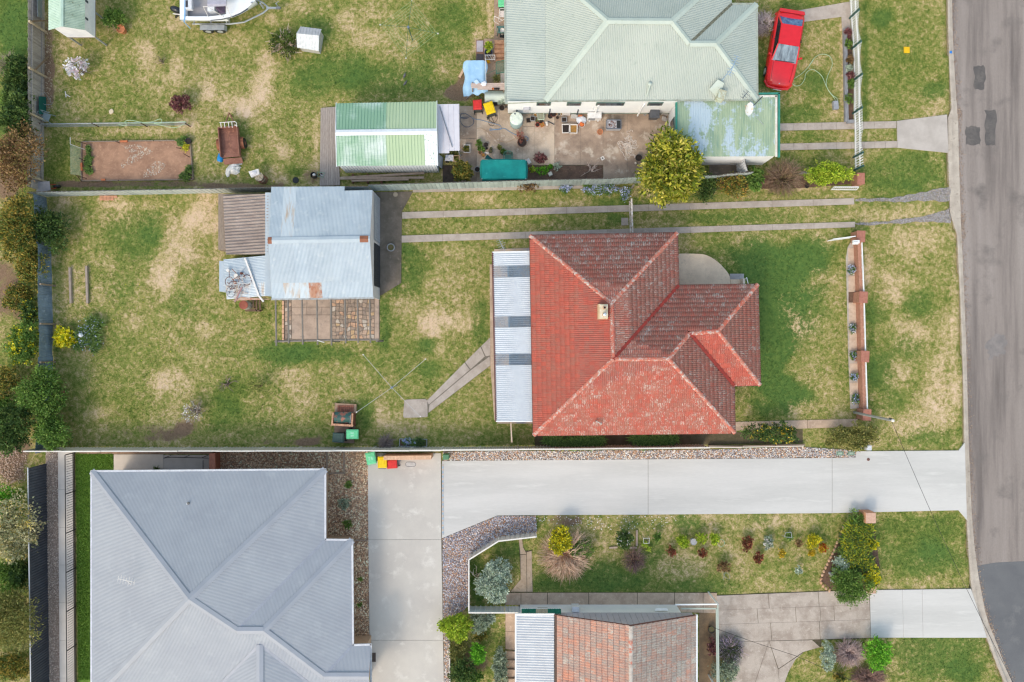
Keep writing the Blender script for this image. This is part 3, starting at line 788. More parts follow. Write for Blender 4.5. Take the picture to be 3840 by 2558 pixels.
# --------- fences
def corr_wall(g,p,q,z0,z1,pitch,amp,seg=4,lean=0.0,square=False,c=None):
 p,q=Vector(p),Vector(q)
 d=q-p;L=d.length;d.normalize()
 n=Vector((-d.y,d.x,0))
 k=max(2,int(L/pitch*seg))
 vs=[]
 for i in range(k+1):
  t=i/k
  ph=(t*L/pitch)%1.0
  off=amp*(math.sin(ph*2*math.pi)if not square else(1 if ph<.25 else -1))
  b=p+d*(L*t)+n*off
  vs+=[(b.x,b.y,z0),(b.x+n.x*lean,b.y+n.y*lean,z1)]
 return g.add(vs,[(2*i,2*i+2,2*i+3,2*i+1)for i in range(k)],c)
def along(pts,step):
 """Points every step metres along a polyline of vectors."""
 pts=[Vector(p)for p in pts]
 out=[pts[0].copy()]
 rest=step
 for a,b in zip(pts,pts[1:]):
  L=(b-a).length
  t=rest
  while t<=L:
   out.append(a+(b-a)*(t/L));t+=step
  rest=t-L
 if len(out)<2 or(out[-1]-pts[-1]).length>step*.3:
  out.append(pts[-1].copy())
 return out
PAL=mat('grey_paling',C(176,167,160),C(152,143,137),3,c3=C(196,187,180),scale3=12,fine=.2,var=.18,stretch=(1,8,1))
POST=mat('pine_post',C(196,178,152),C(176,158,134),5,fine=.12)
t=thing('paling_fence','tall weathered grey timber paling fence along the top left yard','fence',W(166,350))
for i,p in enumerate(along([W(167,-40),W(166,350),W(163,716)],.1)):
 hh=1.62+random.uniform(-.03,.03)
 build('paling',G().box(p.x+random.uniform(-.006,.006),p.y,-.02,hh,.016,.092,random.uniform(-.03,.03)),PAL,t)
for z in(.3,1.3):
 build('rail',G().beam(W(168,-40,0)+Vector((.04,0,z)),W(165.5,716,0)+Vector((.04,0,z)),.045,.09),PAL,t)
for y in(122,290,455,682):
 p=W(171,y)
 build('post',G().box(p.x+.04,p.y,-.05,1.72,.11,.11,.1),POST,t)
for a,b2,h in(((181,77),(112,80),1.6),((184,210),(132,262),1.3)):
 build('brace',G().beam(W(*a),W(b2[0],b2[1],h),.07,.07),mat('old_pole',C(140,120,98),C(120,102,84),6),t)
g=G();p=W(167,20);
g.solid([W(160,-20,.1),W(163,70,.1),W(140,62,1.35),W(138,-20,1.35)],.01)
solo('metal_sheet','blue grey metal sheet leaning on the paling fence at the top edge','metal sheet',g,mat('blue_sheet',C(150,164,182),C(130,144,164),3,fine=.1,metal=.2,rough=.5))
PAN=mat('pale_zinc_sheet',C(196,202,202),C(180,188,190),2,c3=C(206,210,208),scale3=6,fine=.06,var=.07,rough=.5,metal=.15)
PAN2=mat('grey_green_sheet',C(178,190,188),C(160,174,174),2,c3=C(192,200,196),scale3=6,fine=.07,var=.16,rough=.55,metal=.1)
def pan_fence(name,label,pts,step,h,m,hj=.02,parts='fence_sheet',rail=True,lean=0.0):
 mid=pts[len(pts)//2]
 t=thing(name,label,'fence',(mid[0],mid[1],0))
 ps=along(pts,step)
 for a,b2 in zip(ps,ps[1:]):
  d=(b2-a).normalized();n=Vector((-d.y,d.x,0))
  hh=h+random.uniform(-hj,hj)
  o1,o2=n*random.uniform(-.008,.008),n*.03
  vs=[]
  for z in(0.02,hh):
   L=n*(lean*z/h)
   vs+=[a+o1+L+Vector((0,0,z)),a+(b2-a)*.82+o1+L+Vector((0,0,z)),a+(b2-a)*.86+o1+o2+L+Vector((0,0,z)),a+(b2-a)*.98+o1+o2+L+Vector((0,0,z)),b2+o1+L+Vector((0,0,z))]
  build(parts,G().add(vs,[(0,1,6,5),(1,2,7,6),(2,3,8,7),(3,4,9,8)]),m,t)
 if rail:
  for z in(.35,h-.25):
   for a,b2 in zip(pts,pts[1:]):
    a2,b3=Vector(a),Vector(b2)
    d=(b3-a2).normalized();n=Vector((-d.y,d.x,0))
    build('rail',G().beam(a2+n*.07+Vector((0,0,z)),b3+n*.07+Vector((0,0,z)),.05,.07),TIM,t)
 return t
pan_fence('sheet_fence','pale grey metal sheet fence above the middle left lawn',[W(150,738),W(500,731),W(1010,721),W(1400,717)],.3,1.35,PAN,.015)
pan_fence('sheet_fence','grey green ribbed sheet fence below the concrete yard',[W(1400,717),W(1700,709),W(1972,701),W(2263,695),W(2350,690),W(2445,685),W(2660,683)],.245,1.85,PAN2,.035)
pan_fence('sheet_fence','weathered white sheet fence end behind the carport shrubs',[W(2656,684),W(2700,676),W(2796,668)],.25,1.7,PAN,.04)
pan_fence('side_gate','white ribbed side gate between carport wall and fence',[W(2760,618),W(2762,640),W(2770,664)],.16,1.8,mat('white_sheet',C(222,224,228),C(204,208,214),3,fine=.05,var=.05),.01)
pan_fence('wire_fence','short grey wire panel fence behind the lime green shrub',[W(2990,655),W(3066,652)],.3,.7,mat('grey_wire',C(150,152,158),fine=.2),.01)
BLUE=mat('blue_corrugated',C(150,168,190),C(126,143,164),1.2,c3=C(174,190,208),scale3=3,fine=.08,var=.12,rough=.5,metal=.3)
t=thing('corrugated_fence','wavy blue grey corrugated iron fence left of the middle yard','fence',W(197,1200))
ps=along([W(176,742),W(186,840),W(192,945),W(194,1010),W(196,1078),W(200,1210),W(198,1290),W(199,1345),W(195,1500),W(190,1688)],.74)
for a,b2 in zip(ps,ps[1:]):
 j=Vector((random.uniform(-.03,.03),0,0))
 build('corrugated_sheet',corr_wall(G(),a+j,b2+j,.02,1.5+random.uniform(-.03,.05),.09,.014,6,random.uniform(-.04,.1)),BLUE,t)
for y in(1072,1216,1357):
 p=W(203,y)
 build('post',G().box(p.x+.05,p.y,-.05,1.5,.1,.1),TIM,t)
CREAM=mat('cream_fence_sheet',C(212,204,194),C(202,194,184),2,fine=.05,rough=.5,var=.04)
CAP=mat('cream_cap',C(232,226,218),C(224,216,208),2,fine=.03,rough=.45)
def colorbond(name,label,p0,p1,h,m,cap,panel=2.25,pitch=.19,latt_from=None,capw=.07,flip=1,steps=.03,ends=True):
 p0,p1=Vector(p0),Vector(p1)
 t=thing(name,label,'fence',(p0+p1)/2)
 ps=along([p0,p1],panel)
 d=(p1-p0).normalized();n=Vector((-d.y,d.x,0))
 for i,(a,b2)in enumerate(zip(ps,ps[1:])):
  hh=h+(steps if i%2 else -steps)
  lat=latt_from is not None and a.x>latt_from
  top=hh-(.3 if lat else 0)
  g=corr_wall(G(),a+d*.03,b2-d*.03,.02,top,pitch,.02,8,0,True)
  pn=build('fence_panel',g,m,t)
  if lat:
   k=int((b2-a).length/.12)
   g=G()
   for j in range(k):
    x=a+(b2-a)*((j+.5)/k)
    g.beam(x+Vector((0,0,top)),x+Vector((0,0,hh)),.06,.015)
   g.beam(a+Vector((0,0,top+.015)),b2+Vector((0,0,top+.015)),.05,.03)
   build('lattice_strip',g,m,pn)
  build('cap_rail',G().beam(a+Vector((0,0,hh)),b2+Vector((0,0,hh)),capw,.05),cap,t)
  build('post',G().box(a.x,a.y,0,hh-.002,.06,.06,math.atan2(d.y,d.x)),m if steps==0 else cap,t)
 return t
colorbond('panel_fence','cream panel fence with white top between yard and grey roofed house',W(154,1678),W(1662,1675),1.75,CREAM,CAP,latt_from=W(1500,0).x)
colorbond('panel_fence','cream lattice topped panel fence beside the pebble bed',W(1662,1675),W(2655,1666),1.6,CREAM,CAP,latt_from=-999)
g=G();t=thing('timber_edging','low grey timber edging boards above the pebble bed','edging',W(2850,1670))
for a,b2 in(((2655,1670),(2780,1672)),((2782,1670),(2900,1668)),((2902,1668),(3012,1666))):
 build('edging_board',G().beam(W(*a)+Vector((0,0,.15)),W(*b2)+Vector((0,0,.15)),.06,.34),TIM,t)
 build('edging_cap',G().beam(W(a[0],a[1]+6)+Vector((0,0,.06)),W(b2[0],b2[1]+6)+Vector((0,0,.06)),.05,.14),CAP,t)
DARK=mat('charcoal_sheet',C(84,89,98),C(72,77,86),2,fine=.12,fscale=50,rough=.55,var=.06)
colorbond('panel_fence','charcoal panel fence along the bottom left corner',W(187,2690),W(174,1696),1.85,DARK,mat('grey_cap',C(196,198,204),fine=.03,rough=.4),2.2,.16,capw=.045,steps=.0)
colorbond('panel_fence','cream fence section at the end of the curved pebble bed',W(2009,1996),W(1871,2012),1.15,CREAM,CAP,2.4,.3)
colorbond('panel_fence','slanting cream fence section beside the curved pebble bed',W(1871,2012),W(1762,2080),1.15,CREAM,CAP,2.4,.3)
colorbond('panel_fence','upright cream fence section left of the silver green shrub',W(1762,2080),W(1762,2272),1.15,CREAM,CAP,4,.3)
colorbond('panel_fence','cream fence section between side garden and skillion roof',W(1762,2272),W(1893,2272),1.25,mat('pale_grey_sheet',C(226,228,228),C(216,218,220),2,fine=.05),CAP,4,.3)
colorbond('side_gate','small cream gate panel beside the white skillion roof',W(1894,2272),W(1948,2272),1.25,MATS['pale_grey_sheet'],CAP,4,.2)
g=G();p,q=WV(11,187,1195),WV(11,190,1600)
solo('low_garden_wall','thin white garden edging wall beside the beige forecourt','edging',G().beam(p+Vector((0,0,.2)),q+Vector((0,0,.2)),.06,.45),CAP)
BLK=mat('black_metal',C(44,44,48),C(36,36,40),6,fine=.1,rough=.45)
t=thing('railing','black metal baluster railing between coping and turf strip','railing',W(284,2100))
a,b2=W(277,1698,.12),W(285,2690,.12)
ps=along([a,b2],.145)
for i,p in enumerate(ps):
 if i%16==0:
  build('post',G().box(p.x,p.y,0,1.0,.05,.05),BLK,t)
 else:
  build('baluster',G().box(p.x,p.y,.1,.93,.018,.018),BLK,t)
for z in(.1,.95):
 build('rail',G().beam(a+Vector((0,0,z)),b2+Vector((0,0,z)),.04,.04),BLK,t)
t=thing('railing','short grey handrail beside the stair landing above the grey roof','railing',WV(46,900,110))
for a,b2 in(((752,100,0.9),(812,92,0.9)),((812,92,.9),(1105,100,.9)),((1058,118,.9),(1058,190,.9))):
 build('rail',G().tube([WV(46,*a),WV(46,*b2)],.022),BLK,t)
for i in range(7):
 p=WV(46,1062,118+i*12,.9)
 build('baluster',G().tube([WV(46,1062,118+i*12,.05),p+Vector((.02,0,0))],.009),BLK,t)
for x in(760,905,1050):
 p=WV(46,x,96,.9)
 build('post',G().box(p.x,p.y,0,.9,.03,.03),BLK,t)
WHITE=mat('white_paint',C(240,240,240),C(228,229,230),3,fine=.03,rough=.5)
GREENP=mat('green_post',C(52,92,88),C(44,80,76),4,fine=.08,rough=.5)
t=thing('picket_fence','white scalloped picket fence with dark green posts facing the street','fence',W(3195,300))
pst=[W(3176,-110),W(3185,-8),W(3188,70),W(3196,185),W(3200,305),W(3200,427),W(3203,500),W(3203,591),W(3204,640)]
for p in pst[2:5]+[pst[5],pst[7],pst[8]]:
 build('post',G().box(p.x-.05,p.y,-.05,1.36,.09,.09),GREENP,t)
for a,b2 in zip(pst,pst[1:]):
 L=(b2-a).length
 k=max(3,int(L/.135))
 for j in range(k):
  u=(j+.5)/k
  p=a+(b2-a)*u
  hh=1.28-.3*math.sin(math.pi*u)if L>1.3 else 1.2
  build('picket',G().box(p.x,p.y,.06,hh,.02,.07,.02),WHITE,t)
 for z in(.28,.85):
  build('rail',G().beam(a+Vector((-.035,0,z)),b2+Vector((-.035,0,z)),.04,.08),WHITE,t)
t=thing('sleeper_edging','grey sleeper edging of the bed beside the picket fence','edging',WV(36,260,1000))
for a,b2 in(((255,440),(262,900)),((262,905),(270,1400)),((270,1405),(278,1800))):
 build('sleeper',G().beam(WV(36,*a)+Vector((0,0,.1)),WV(36,*b2)+Vector((0,0,.1)),.2,.24),mat('grey_sleeper',C(150,150,154),C(128,128,132),3,fine=.12,stretch=(8,1,1)),t)
build('sleeper',G().beam(WV(36,278,1800)+Vector((0,0,.09)),WV(36,385,1795)+Vector((0,0,.09)),.2,.22),MATS['grey_sleeper'],t)
GALV=mat('galvanised',C(176,180,184),C(158,162,168),4,fine=.1,rough=.45,metal=.4)
t=thing('wire_fence','low galvanised rail and wire mesh fence above the vegetable bed','fence',WV(1,870,930))
a,b2=WV(1,345,936),WV(1,1398,922)
hz=.72
build('top_rail',G().tube([a+Vector((0,0,hz)),b2+Vector((0,0,hz))],.03,6),GALV,t)
g=G()
k=150
for i in range(k+1):
 p=a+(b2-a)*(i/k)
 g.beam(p+Vector((0,0,.02)),p+Vector((0,0,hz)),.007,.007)
for j in range(7):
 z=.05+j*.1
 g.beam(a+Vector((0,0,z)),b2+Vector((0,0,z)),.007,.007)
o=build('wire_mesh',g,GALV,t);o['kind']='stuff'
for x in(345,725,1082,1400):
 p=WV(1,x,932)
 build('post',G().tube([p,p+Vector((0,0,.8))],.03),mat('rusty_post',C(92,66,54),C(74,54,46),8),t)
# --------- roofs
def frame(poly,udir):
 poly=[Vector(p)for p in poly]
 n=newell(poly)
 if n.z<0:n=-n
 u=Vector(udir);u=(u-n*u.dot(n)).normalized()
 v=n.cross(u)
 return poly,n,u,v
def cuts(uv,x):
 r=[]
 for i in range(len(uv)):
  (a,b),(c,d)=uv[i],uv[(i+1)%len(uv)]
  if(a>x)!=(c>x):
   r.append(b+(d-b)*(x-a)/(c-a))
 return sorted(r)
def corr_face(g,poly,udir,pitch,amp,seg=4,u0=None,u1=None,square=0.0,lift=0.0,c=None):
 """A ribbed sheet cut to the outline poly; ribs run up the slope, udir lies along the eave."""
 poly,n,u,v=frame(poly,udir)
 o=poly[0]
 uv=[((p-o).dot(u),(p-o).dot(v))for p in poly]
 lo,hi=min(a for a,b in uv),max(a for a,b in uv)
 if u0 is not None:lo,hi=lo+(hi-lo)*u0,lo+(hi-lo)*u1
 xs=set(np.arange(lo,hi,pitch/seg).tolist())|{hi}|{a for a,b in uv if lo<a<hi}
 if square:
  k0=math.floor(lo/pitch)
  for k in range(k0,int(hi/pitch)+2):
   for f in(0,square*.25,square*.75,square):
    x=(k+f)*pitch
    if lo<x<hi:xs.add(x)
 xs=sorted(xs)
 def off(x):
  ph=(x/pitch)%1.0
  if square:
   if ph>=square:return 0.0
   e=square*.25
   return amp*2*min(1,ph/e,(square-ph)/e)
  return amp*math.sin(2*math.pi*ph)
 for a,b in zip(xs,xs[1:]):
  if b-a<1e-5:continue
  e=min(1e-4,(b-a)*.2)
  ca,cb=cuts(uv,a+e),cuts(uv,b-e)
  if len(ca)!=len(cb):continue
  for i in range(0,len(ca)-1,2):
   za,zb=off(a)+lift,off(b)+lift
   g.add([o+u*a+v*ca[i]+n*za,o+u*b+v*cb[i]+n*zb,o+u*b+v*cb[i+1]+n*zb,o+u*a+v*ca[i+1]+n*za],[(0,1,2,3)],c)
 return g
def roof_cap(g,p,q,w,t=.03,lift=.03):
 p,q=Vector(p),Vector(q)
 d=(q-p).normalized()
 s=d.cross(Vector((0,0,1))).normalized()
 up=Vector((0,0,1))
 for k in(-1,1):
  g.add([p+up*(lift+t),q+up*(lift+t),q+s*(k*w/2)+up*(lift-w*.12),p+s*(k*w/2)+up*(lift-w*.12)],[(0,1,2,3)if k<0 else(3,2,1,0)])
 return g
TILE_F=[]
def tile_shape(w,l,rolls=2,rise=.03,tip=.05):
 k=rolls*4
 xs=[(-.5+i/k)*w*1.0 for i in range(k+1)]
 zs=[rise*(0.5-0.5*math.cos(2*math.pi*rolls*i/k))for i in range(k+1)]
 vs=[(x,0,z+tip)for x,z in zip(xs,zs)]+[(x,l*1.06,z+.004)for x,z in zip(xs,zs)]+[(x,.0,z+tip-.03)for x,z in zip(xs,zs)]
 m=k+1
 fs=[(i,i+1,m+i+1,m+i)for i in range(k)]+[(2*m+i,2*m+i+1,i+1,i)for i in range(k)]
 return np.array(vs),fs
def tile_mat(name,joined,b1,b2,worn,lich,dark):
 m,nt,b=_new(name)
 if joined:
  a=nt.nodes.new('ShaderNodeAttribute');a.attribute_name='tint';src=a.outputs['Color']
 else:
  a=nt.nodes.new('ShaderNodeObjectInfo');src=a.outputs['Color']
 sp=nt.nodes.new('ShaderNodeSeparateColor');nt.links.new(src,sp.inputs[0])
 R,L,F0=sp.outputs
 dr=_math(nt,'GREATER_THAN',F0,.5)
 F=_math(nt,'MULTIPLY',_math(nt,'SUBTRACT',F0,_math(nt,'MULTIPLY',dr,.5)),2.0)
 p=_pos(nt)
 n1,n3=_noise(nt,p,0.9,5,.65),_noise(nt,p,34,4,.7)
 na,nb=_noise(nt,_pos(nt,(1.7,.55,1)),11,5,.75),_noise(nt,_pos(nt,(.55,1.7,1)),11,5,.75)
 n2=_math(nt,'ADD',_math(nt,'MULTIPLY',na,_math(nt,'SUBTRACT',1.0,dr)),_math(nt,'MULTIPLY',nb,dr))
 c=_mix(nt,_grey(nt,_math(nt,'ADD',_math(nt,'MULTIPLY',R,.5),_noise(nt,p,3.2,4,.7)),.45,1.05),b1,b2)
 nc,nd=_noise(nt,_pos(nt,(2.2,.5,1)),5.5,4,.7),_noise(nt,_pos(nt,(.5,2.2,1)),5.5,4,.7)
 n5=_math(nt,'ADD',_math(nt,'MULTIPLY',nc,_math(nt,'SUBTRACT',1.0,dr)),_math(nt,'MULTIPLY',nd,dr))
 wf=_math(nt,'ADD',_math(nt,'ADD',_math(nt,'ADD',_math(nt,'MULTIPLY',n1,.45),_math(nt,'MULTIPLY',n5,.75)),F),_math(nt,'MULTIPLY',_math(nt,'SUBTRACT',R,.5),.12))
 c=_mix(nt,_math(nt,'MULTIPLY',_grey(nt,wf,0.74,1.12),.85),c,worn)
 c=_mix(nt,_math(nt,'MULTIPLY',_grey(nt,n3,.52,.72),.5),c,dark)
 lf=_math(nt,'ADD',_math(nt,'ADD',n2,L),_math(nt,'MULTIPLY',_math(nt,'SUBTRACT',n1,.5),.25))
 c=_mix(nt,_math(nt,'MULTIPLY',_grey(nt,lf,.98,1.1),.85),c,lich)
 nt.links.new(c,b.inputs['Base Color'])
 b.inputs['Roughness'].default_value=.8
 b.inputs['Specular IOR Level'].default_value=.2
 _bump(nt,b,n3,.3,.008)
 return m
def tiled(roof,faces,w,l,mats,rolls=2,rise=.02,limit=300):
 """Lay tiles on faces [(poly, eave direction, lichen, worn and shaded tone)]: the largest in view singly, the rest joined."""
 tv,tf=tile_shape(w,l,rolls,rise)
 rows=[]
 for poly,ud,lich,worn in faces:
  poly,n,u,v=frame(poly,ud)
  o=poly[0]
  uv=np.array([((p-o).dot(u),(p-o).dot(v))for p in poly])
  lo,hi=uv.min(0),uv.max(0)
  ks=np.arange(lo[0],hi[0],w)+w/2
  js=np.arange(lo[1],hi[1],l)
  X,Y=np.meshgrid(ks,js)
  ok=inside(uv,X.ravel(),Y.ravel()+l*.5)
  for x,y in zip(X.ravel()[ok],Y.ravel()[ok]):
   pos=o+u*(x+random.uniform(-.004,.004))+v*y+n*(.02+random.uniform(-.004,.004))
   rot=Matrix((u,v,n)).transposed()
   r=random.random()
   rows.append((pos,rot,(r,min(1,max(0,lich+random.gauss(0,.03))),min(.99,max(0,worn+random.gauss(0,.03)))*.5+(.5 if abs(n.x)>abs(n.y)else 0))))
 def shown(rw):
  p=rw[0]
  if abs(p.x)>30 or abs(p.y)>19.2:return 1e9
  return(p-Vector((0,0,CAM_H))).length
 rows.sort(key=shown)
 me=None
 org=ORG[roof.name]
 for pos,rot,c in rows[:limit]:
  if me is None:
   me=bpy.data.meshes.new('tile')
   me.from_pydata(tv.tolist(),[],tf)
   me.materials.append(mats[0])
  ob=bpy.data.objects.new('tile',me)
  col.objects.link(ob)
  ob.parent=roof
  ob.location=pos-org
  ob.rotation_euler=rot.to_euler()
  ob.color=(*c,1)
 rest=rows[limit:]
 if rest:
  R3=np.array([np.array(r[1])for r in rest])
  P3=np.array([tuple(r[0])for r in rest])
  vv=np.einsum('nij,kj->nki',R3,tv)+P3[:,None,:]
  o2=build_np('tile_field',vv,tf,np.array([r[2]for r in rest]),mats[1],roof)
  o2['kind']='stuff'
def ridge_caps(roof,segs,m,r=.12,l=.4):
 for p,q in segs:
  p,q=Vector(p),Vector(q)
  d=q-p;L=d.length;d.normalize()
  s=d.cross(Vector((0,0,1))).normalized();up=s.cross(d)
  k=max(1,int(L/l))
  for i in range(k):
   a,b2=p+d*(L*i/k),p+d*(L*(i+1)/k+.03)
   vs=[]
   for e,(c,rr)in enumerate(((a,r*1.06),(b2,r*.96))):
    for j in range(6):
     t=math.pi*j/5
     vs.append(c+s*(math.cos(t)*rr)+up*(math.sin(t)*rr*.75+.005+random.uniform(0,.006)))
   build('ridge_cap',G().add(vs,[(j,j+1,7+j,6+j)for j in range(5)]+[tuple(range(6))]),m,roof)
def gutter(g,pts,w=.11,h=.09,drop=0.02):
 for p,q in zip(pts,pts[1:]):
  p,q=Vector(p),Vector(q)
  dz=Vector((0,0,-drop))
  d=(q-p).normalized()
  g.beam(p+dz-d*.03,q+dz+d*.03,w,h)
 return g
h0=2.7
TL,TR,I1,WTR,WBR,I2,BR,BL=[W(x,y,h0)for x,y in((1988,884),(2539,874),(2544,1071),(2841,1067),(2850,1444),(2752,1446),(2755,1623),(2001,1632))]
A,B,D,C1,C2=W(2293,1137,4.5),W(2299,1347,4.5),W(2507,1346,4.5),W(2586,1251,3.86),W(2692,1243,3.86)
house=thing('brick_house','brick house with large red tiled hip roof in the middle','house',(W(2400,1250).x,W(2400,1250).y,0))
WALLR=mat('red_brick_wall',C(150,92,74),C(132,80,66),8,fine=.15)
def inset(poly,d):
 """Move a polygon (world xy, any winding) inwards by d."""
 P=[Vector((p[0],p[1]))for p in poly]
 ar=sum(P[i].x*P[(i+1)%len(P)].y-P[(i+1)%len(P)].x*P[i].y for i in range(len(P)))
 if ar<0:P=P[::-1]
 out=[]
 for i in range(len(P)):
  a,b,c=P[i-1],P[i],P[(i+1)%len(P)]
  d1,d2=(b-a).normalized(),(c-b).normalized()
  n1,n2=Vector((-d1.y,d1.x)),Vector((-d2.y,d2.x))
  k=n1+n2
  out.append(b+k*(d/max(.3,k.dot(n1))))
 return[(p.x,p.y)for p in out]
fp=inset([TL,TR,I1,WTR,WBR,I2,BR,BL],.45)
pave(fp)
build('wall',G().prism(fp,0,h0-.05),WALLR,house)
g=G()
RFACES=[([TL,BL,B,A],BL-TL,.16,.25),([BL,BR,D,B],BR-BL,.44,.3),([BR,I2,C1,D],I2-BR,.43,.46),([I2,WBR,C2,C1],WBR-I2,.4,.2),([WBR,WTR,C2],WTR-WBR,.43,.46),([WTR,I1,B,D,C1,C2],I1-WTR,.43,.42),([I1,TR,A,B],TR-I1,.45,.48),([TR,TL,A],TL-TR,.45,.42)]  # faces away from the sun get more brown wear, part of it painted shade
for poly,ud,_,_ in RFACES:
 n=newell([Vector(p)for p in poly]);n=n if n.z>0 else -n
 g.add([Vector(p)-n*.01 for p in poly],[tuple(range(len(poly)))])
roof=build('roof',g,mat('roof_batten',C(96,46,42),C(80,40,36),4),house)
RED1,RED2=C(186,94,80),C(164,86,76)
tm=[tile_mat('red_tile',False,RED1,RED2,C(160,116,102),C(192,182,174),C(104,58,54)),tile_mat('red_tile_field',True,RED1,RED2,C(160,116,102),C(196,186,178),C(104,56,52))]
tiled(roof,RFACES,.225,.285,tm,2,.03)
CAPM=mat('ridge_cap_clay',C(196,104,84),C(176,120,104),2.5,c3=C(196,188,180),scale3=6,lo3=.5,hi3=.62,fine=.15)
ridge_caps(roof,[(TL,A),(TR,A),(A,B),(B,D),(BL,B),(BR,D),(D,C1),(C1,C2),(WTR,C2),(WBR,C2)],CAPM)
g=G()
for p,q in((I1,B),(I2,C1)):
 p,q=Vector(p),Vector(q)
 g.beam(p+Vector((0,0,.09)),q+Vector((0,0,.09)),.17,.05)
build('valley_flashing',g,mat('valley_red',C(150,56,48),C(128,50,44),4),roof)
build('gutter',gutter(G(),[TL,TR,I1,WTR,WBR,I2,BR,BL,TL]),mat('brown_gutter',C(104,66,60),C(88,54,50),5,rough=.5),house)
g=G();c=W(2263,1168,4.95);k=1/62*.9
cx,cy=c.x,c.y
chm=build('chimney',G().box(cx,cy,3.6,4.85,.5,.82),mat('cream_render',C(214,192,160),C(196,170,138),4,c3=C(228,216,196),scale3=8),house)
build('chimney_cap',G().box(cx+.02,cy,4.85,4.95,.44,.74),mat('render_top',C(222,210,188),C(206,188,156),5),chm)
for dy,cl in((.2,None),(-.18,1)):
 pr=[(.10,4.95),(.085,5.2),(.06,5.2),(.06,4.97)]
 build('chimney_pot',G().lathe(cx+.04,cy+dy,pr,14),mat('clay_pot',C(196,160,134),C(180,146,122),8),chm)
 if cl:build('flue_cap',G().lathe(cx+.04,cy+dy,[(.09,5.24),(.09,5.27),(.02,5.3)],14),mat('zinc_cap',C(214,218,222),rough=.35,metal=.5),chm)
 else:build('flue_hole',G().lathe(cx+.04,cy+dy,[(.058,5.19),(.058,5.195)],12),mat('soot',C(24,18,16)),chm)
p=W(2243,1586,3.2)
vp=build('vent_pipe',G().tube([p+Vector((-.12,.1,-.2)),p+Vector((-.1,.1,.1)),p+Vector((.1,0,.12))],.04,8),mat('vent_metal',C(190,186,182),C(170,150,140),8,rough=.4,metal=.3),house)
build('vent_cowl',G().blob(p.x+.14,p.y-.02,p.z+.12,.085,.085,.085,None,8,6,0),MATS['vent_metal'],vp)
PORCH=mat('porch_concrete',C(236,212,184),C(218,194,168),1.2,c3=C(184,164,144),scale3=3.5,lo3=.6,hi3=.75,fine=.08)
pp=[WV(35,x,y,.42)for x,y in((200,432),(420,428),(700,434),(800,440),(900,465),(1000,510),(1080,560),(1150,612),(1230,685),(1300,760),(1360,830),(1400,885),(1425,950),(1436,1010),(1438,1200),(200,1200))]
build('porch',G().prism(pp,-.02,.42),PORCH,house);pave(pp)
q0,q1=WV(35,1432,885,.2),WV(35,1748,1180,.2)
stp=build('porch_step',G().prism([(q0.x,q0.y),(q1.x,q0.y),(q1.x,q1.y),(q0.x,q1.y)],-.02,.2),mat('grey_step',C(168,164,164),C(154,150,150),3,fine=.1),house);pave([(q0.x,q0.y),(q1.x,q0.y),(q1.x,q1.y),(q0.x,q1.y)])
q0,q1=WV(35,1440,1012,.3),WV(35,1700,1180,.3)
build('porch_step',G().prism([(q0.x,q0.y),(q1.x,q0.y),(q1.x,q1.y),(q0.x,q1.y)],.2,.32),PORCH,house)
q0,q1=WV(35,1722,990,.8),WV(35,1775,1180,.8)
build('porch_pier',G().prism([(q0.x,q0.y),(q1.x,q0.y),(q1.x,q1.y),(q0.x,q1.y)],0,.8),mat('cream_pier',C(226,212,194),C(212,196,178),4),house)
hr=build('handrail',G().tube([WV(35,1805,965,1.0),WV(35,1845,1125,1.0)],.03,8),WHITE,house)
build('handrail_bracket',G().tube([WV(35,1760,1005,.82),WV(35,1808,985,1.0)],.022,6),WHITE,hr)
pa=thing('patio_roof','white corrugated patio roof with three clear bands left of red tiles','patio roof',(W(1922,1260).x,W(1922,1260).y,0))
WCOR=mat('white_corrugated',C(204,208,214),C(196,200,207),2,fine=.03,rough=.8,spec=.2,var=.03)
CLEAR=mat('clear_sheet',C(150,168,186),C(140,156,172),2,fine=.05,rough=.25,alpha=.5,spec=.5)
def prow(y):
 t=(y-247)/(1330-247)
 lx,rx=1847+(1860-1847)*t,1987+(1997-1987)*t
 ly=946+(1580-946)*t
 ry=943+(1580-943)*t
 return W(lx,ly,2.3),W(rx,ry,2.52)
yb=[247,335,410,658,730,898,972,1330]
for i in range(7):
 (a,b2),(d2,c2)=prow(yb[i]),prow(yb[i+1])
 clear=i in(1,3,5)
 gg=corr_face(G(),[a,b2,c2,d2],d2-a,.115,.022,6,lift=.006*(i%2))
 build('clear_band' if clear else 'roof_sheet',gg,CLEAR if clear else WCOR,pa)
a,b2=prow(247);d2,c2=prow(1330)
build('gutter',gutter(G(),[a,d2],.1,.08),MATS['brown_gutter'],pa)
build('barge',gutter(G(),[a,b2],.06,.08),WHITE,pa);build('barge',gutter(G(),[d2,c2],.06,.08),WHITE,pa)
for t in(0.02,.35,.68,.98):
 p=a.lerp(d2,t);build('post',G().box(p.x+.05,p.y,0,p.z-.05,.08,.08),WHITE,pa)
build('patio_floor',G().prism(WL([(1853,935),(1990,930),(2002,1588),(1865,1588)]),-.05,.06),mat('patio_floor',C(196,170,146),C(150,150,156),.8,fine=.05),pa)
pave(WL([(1840,935),(1990,930),(2002,1588),(1850,1588)]))
build('patio_wall',G().beam(W(1905,985,0)+Vector((0,0,.5)),W(1915,1560,0)+Vector((0,0,.5)),.08,1.0),mat('blue_grey_board',C(130,152,172),C(118,138,158),2),pa)
gh=thing('weatherboard_house','white weatherboard house with pale green corrugated hip roof','house',(W(2350,200).x,W(2350,200).y,0))
e=2.6
SWm,SE,NE2,E1=W(2045,378,e),W(2840,374,e),W(2838,15,e),W(2744,15,e)
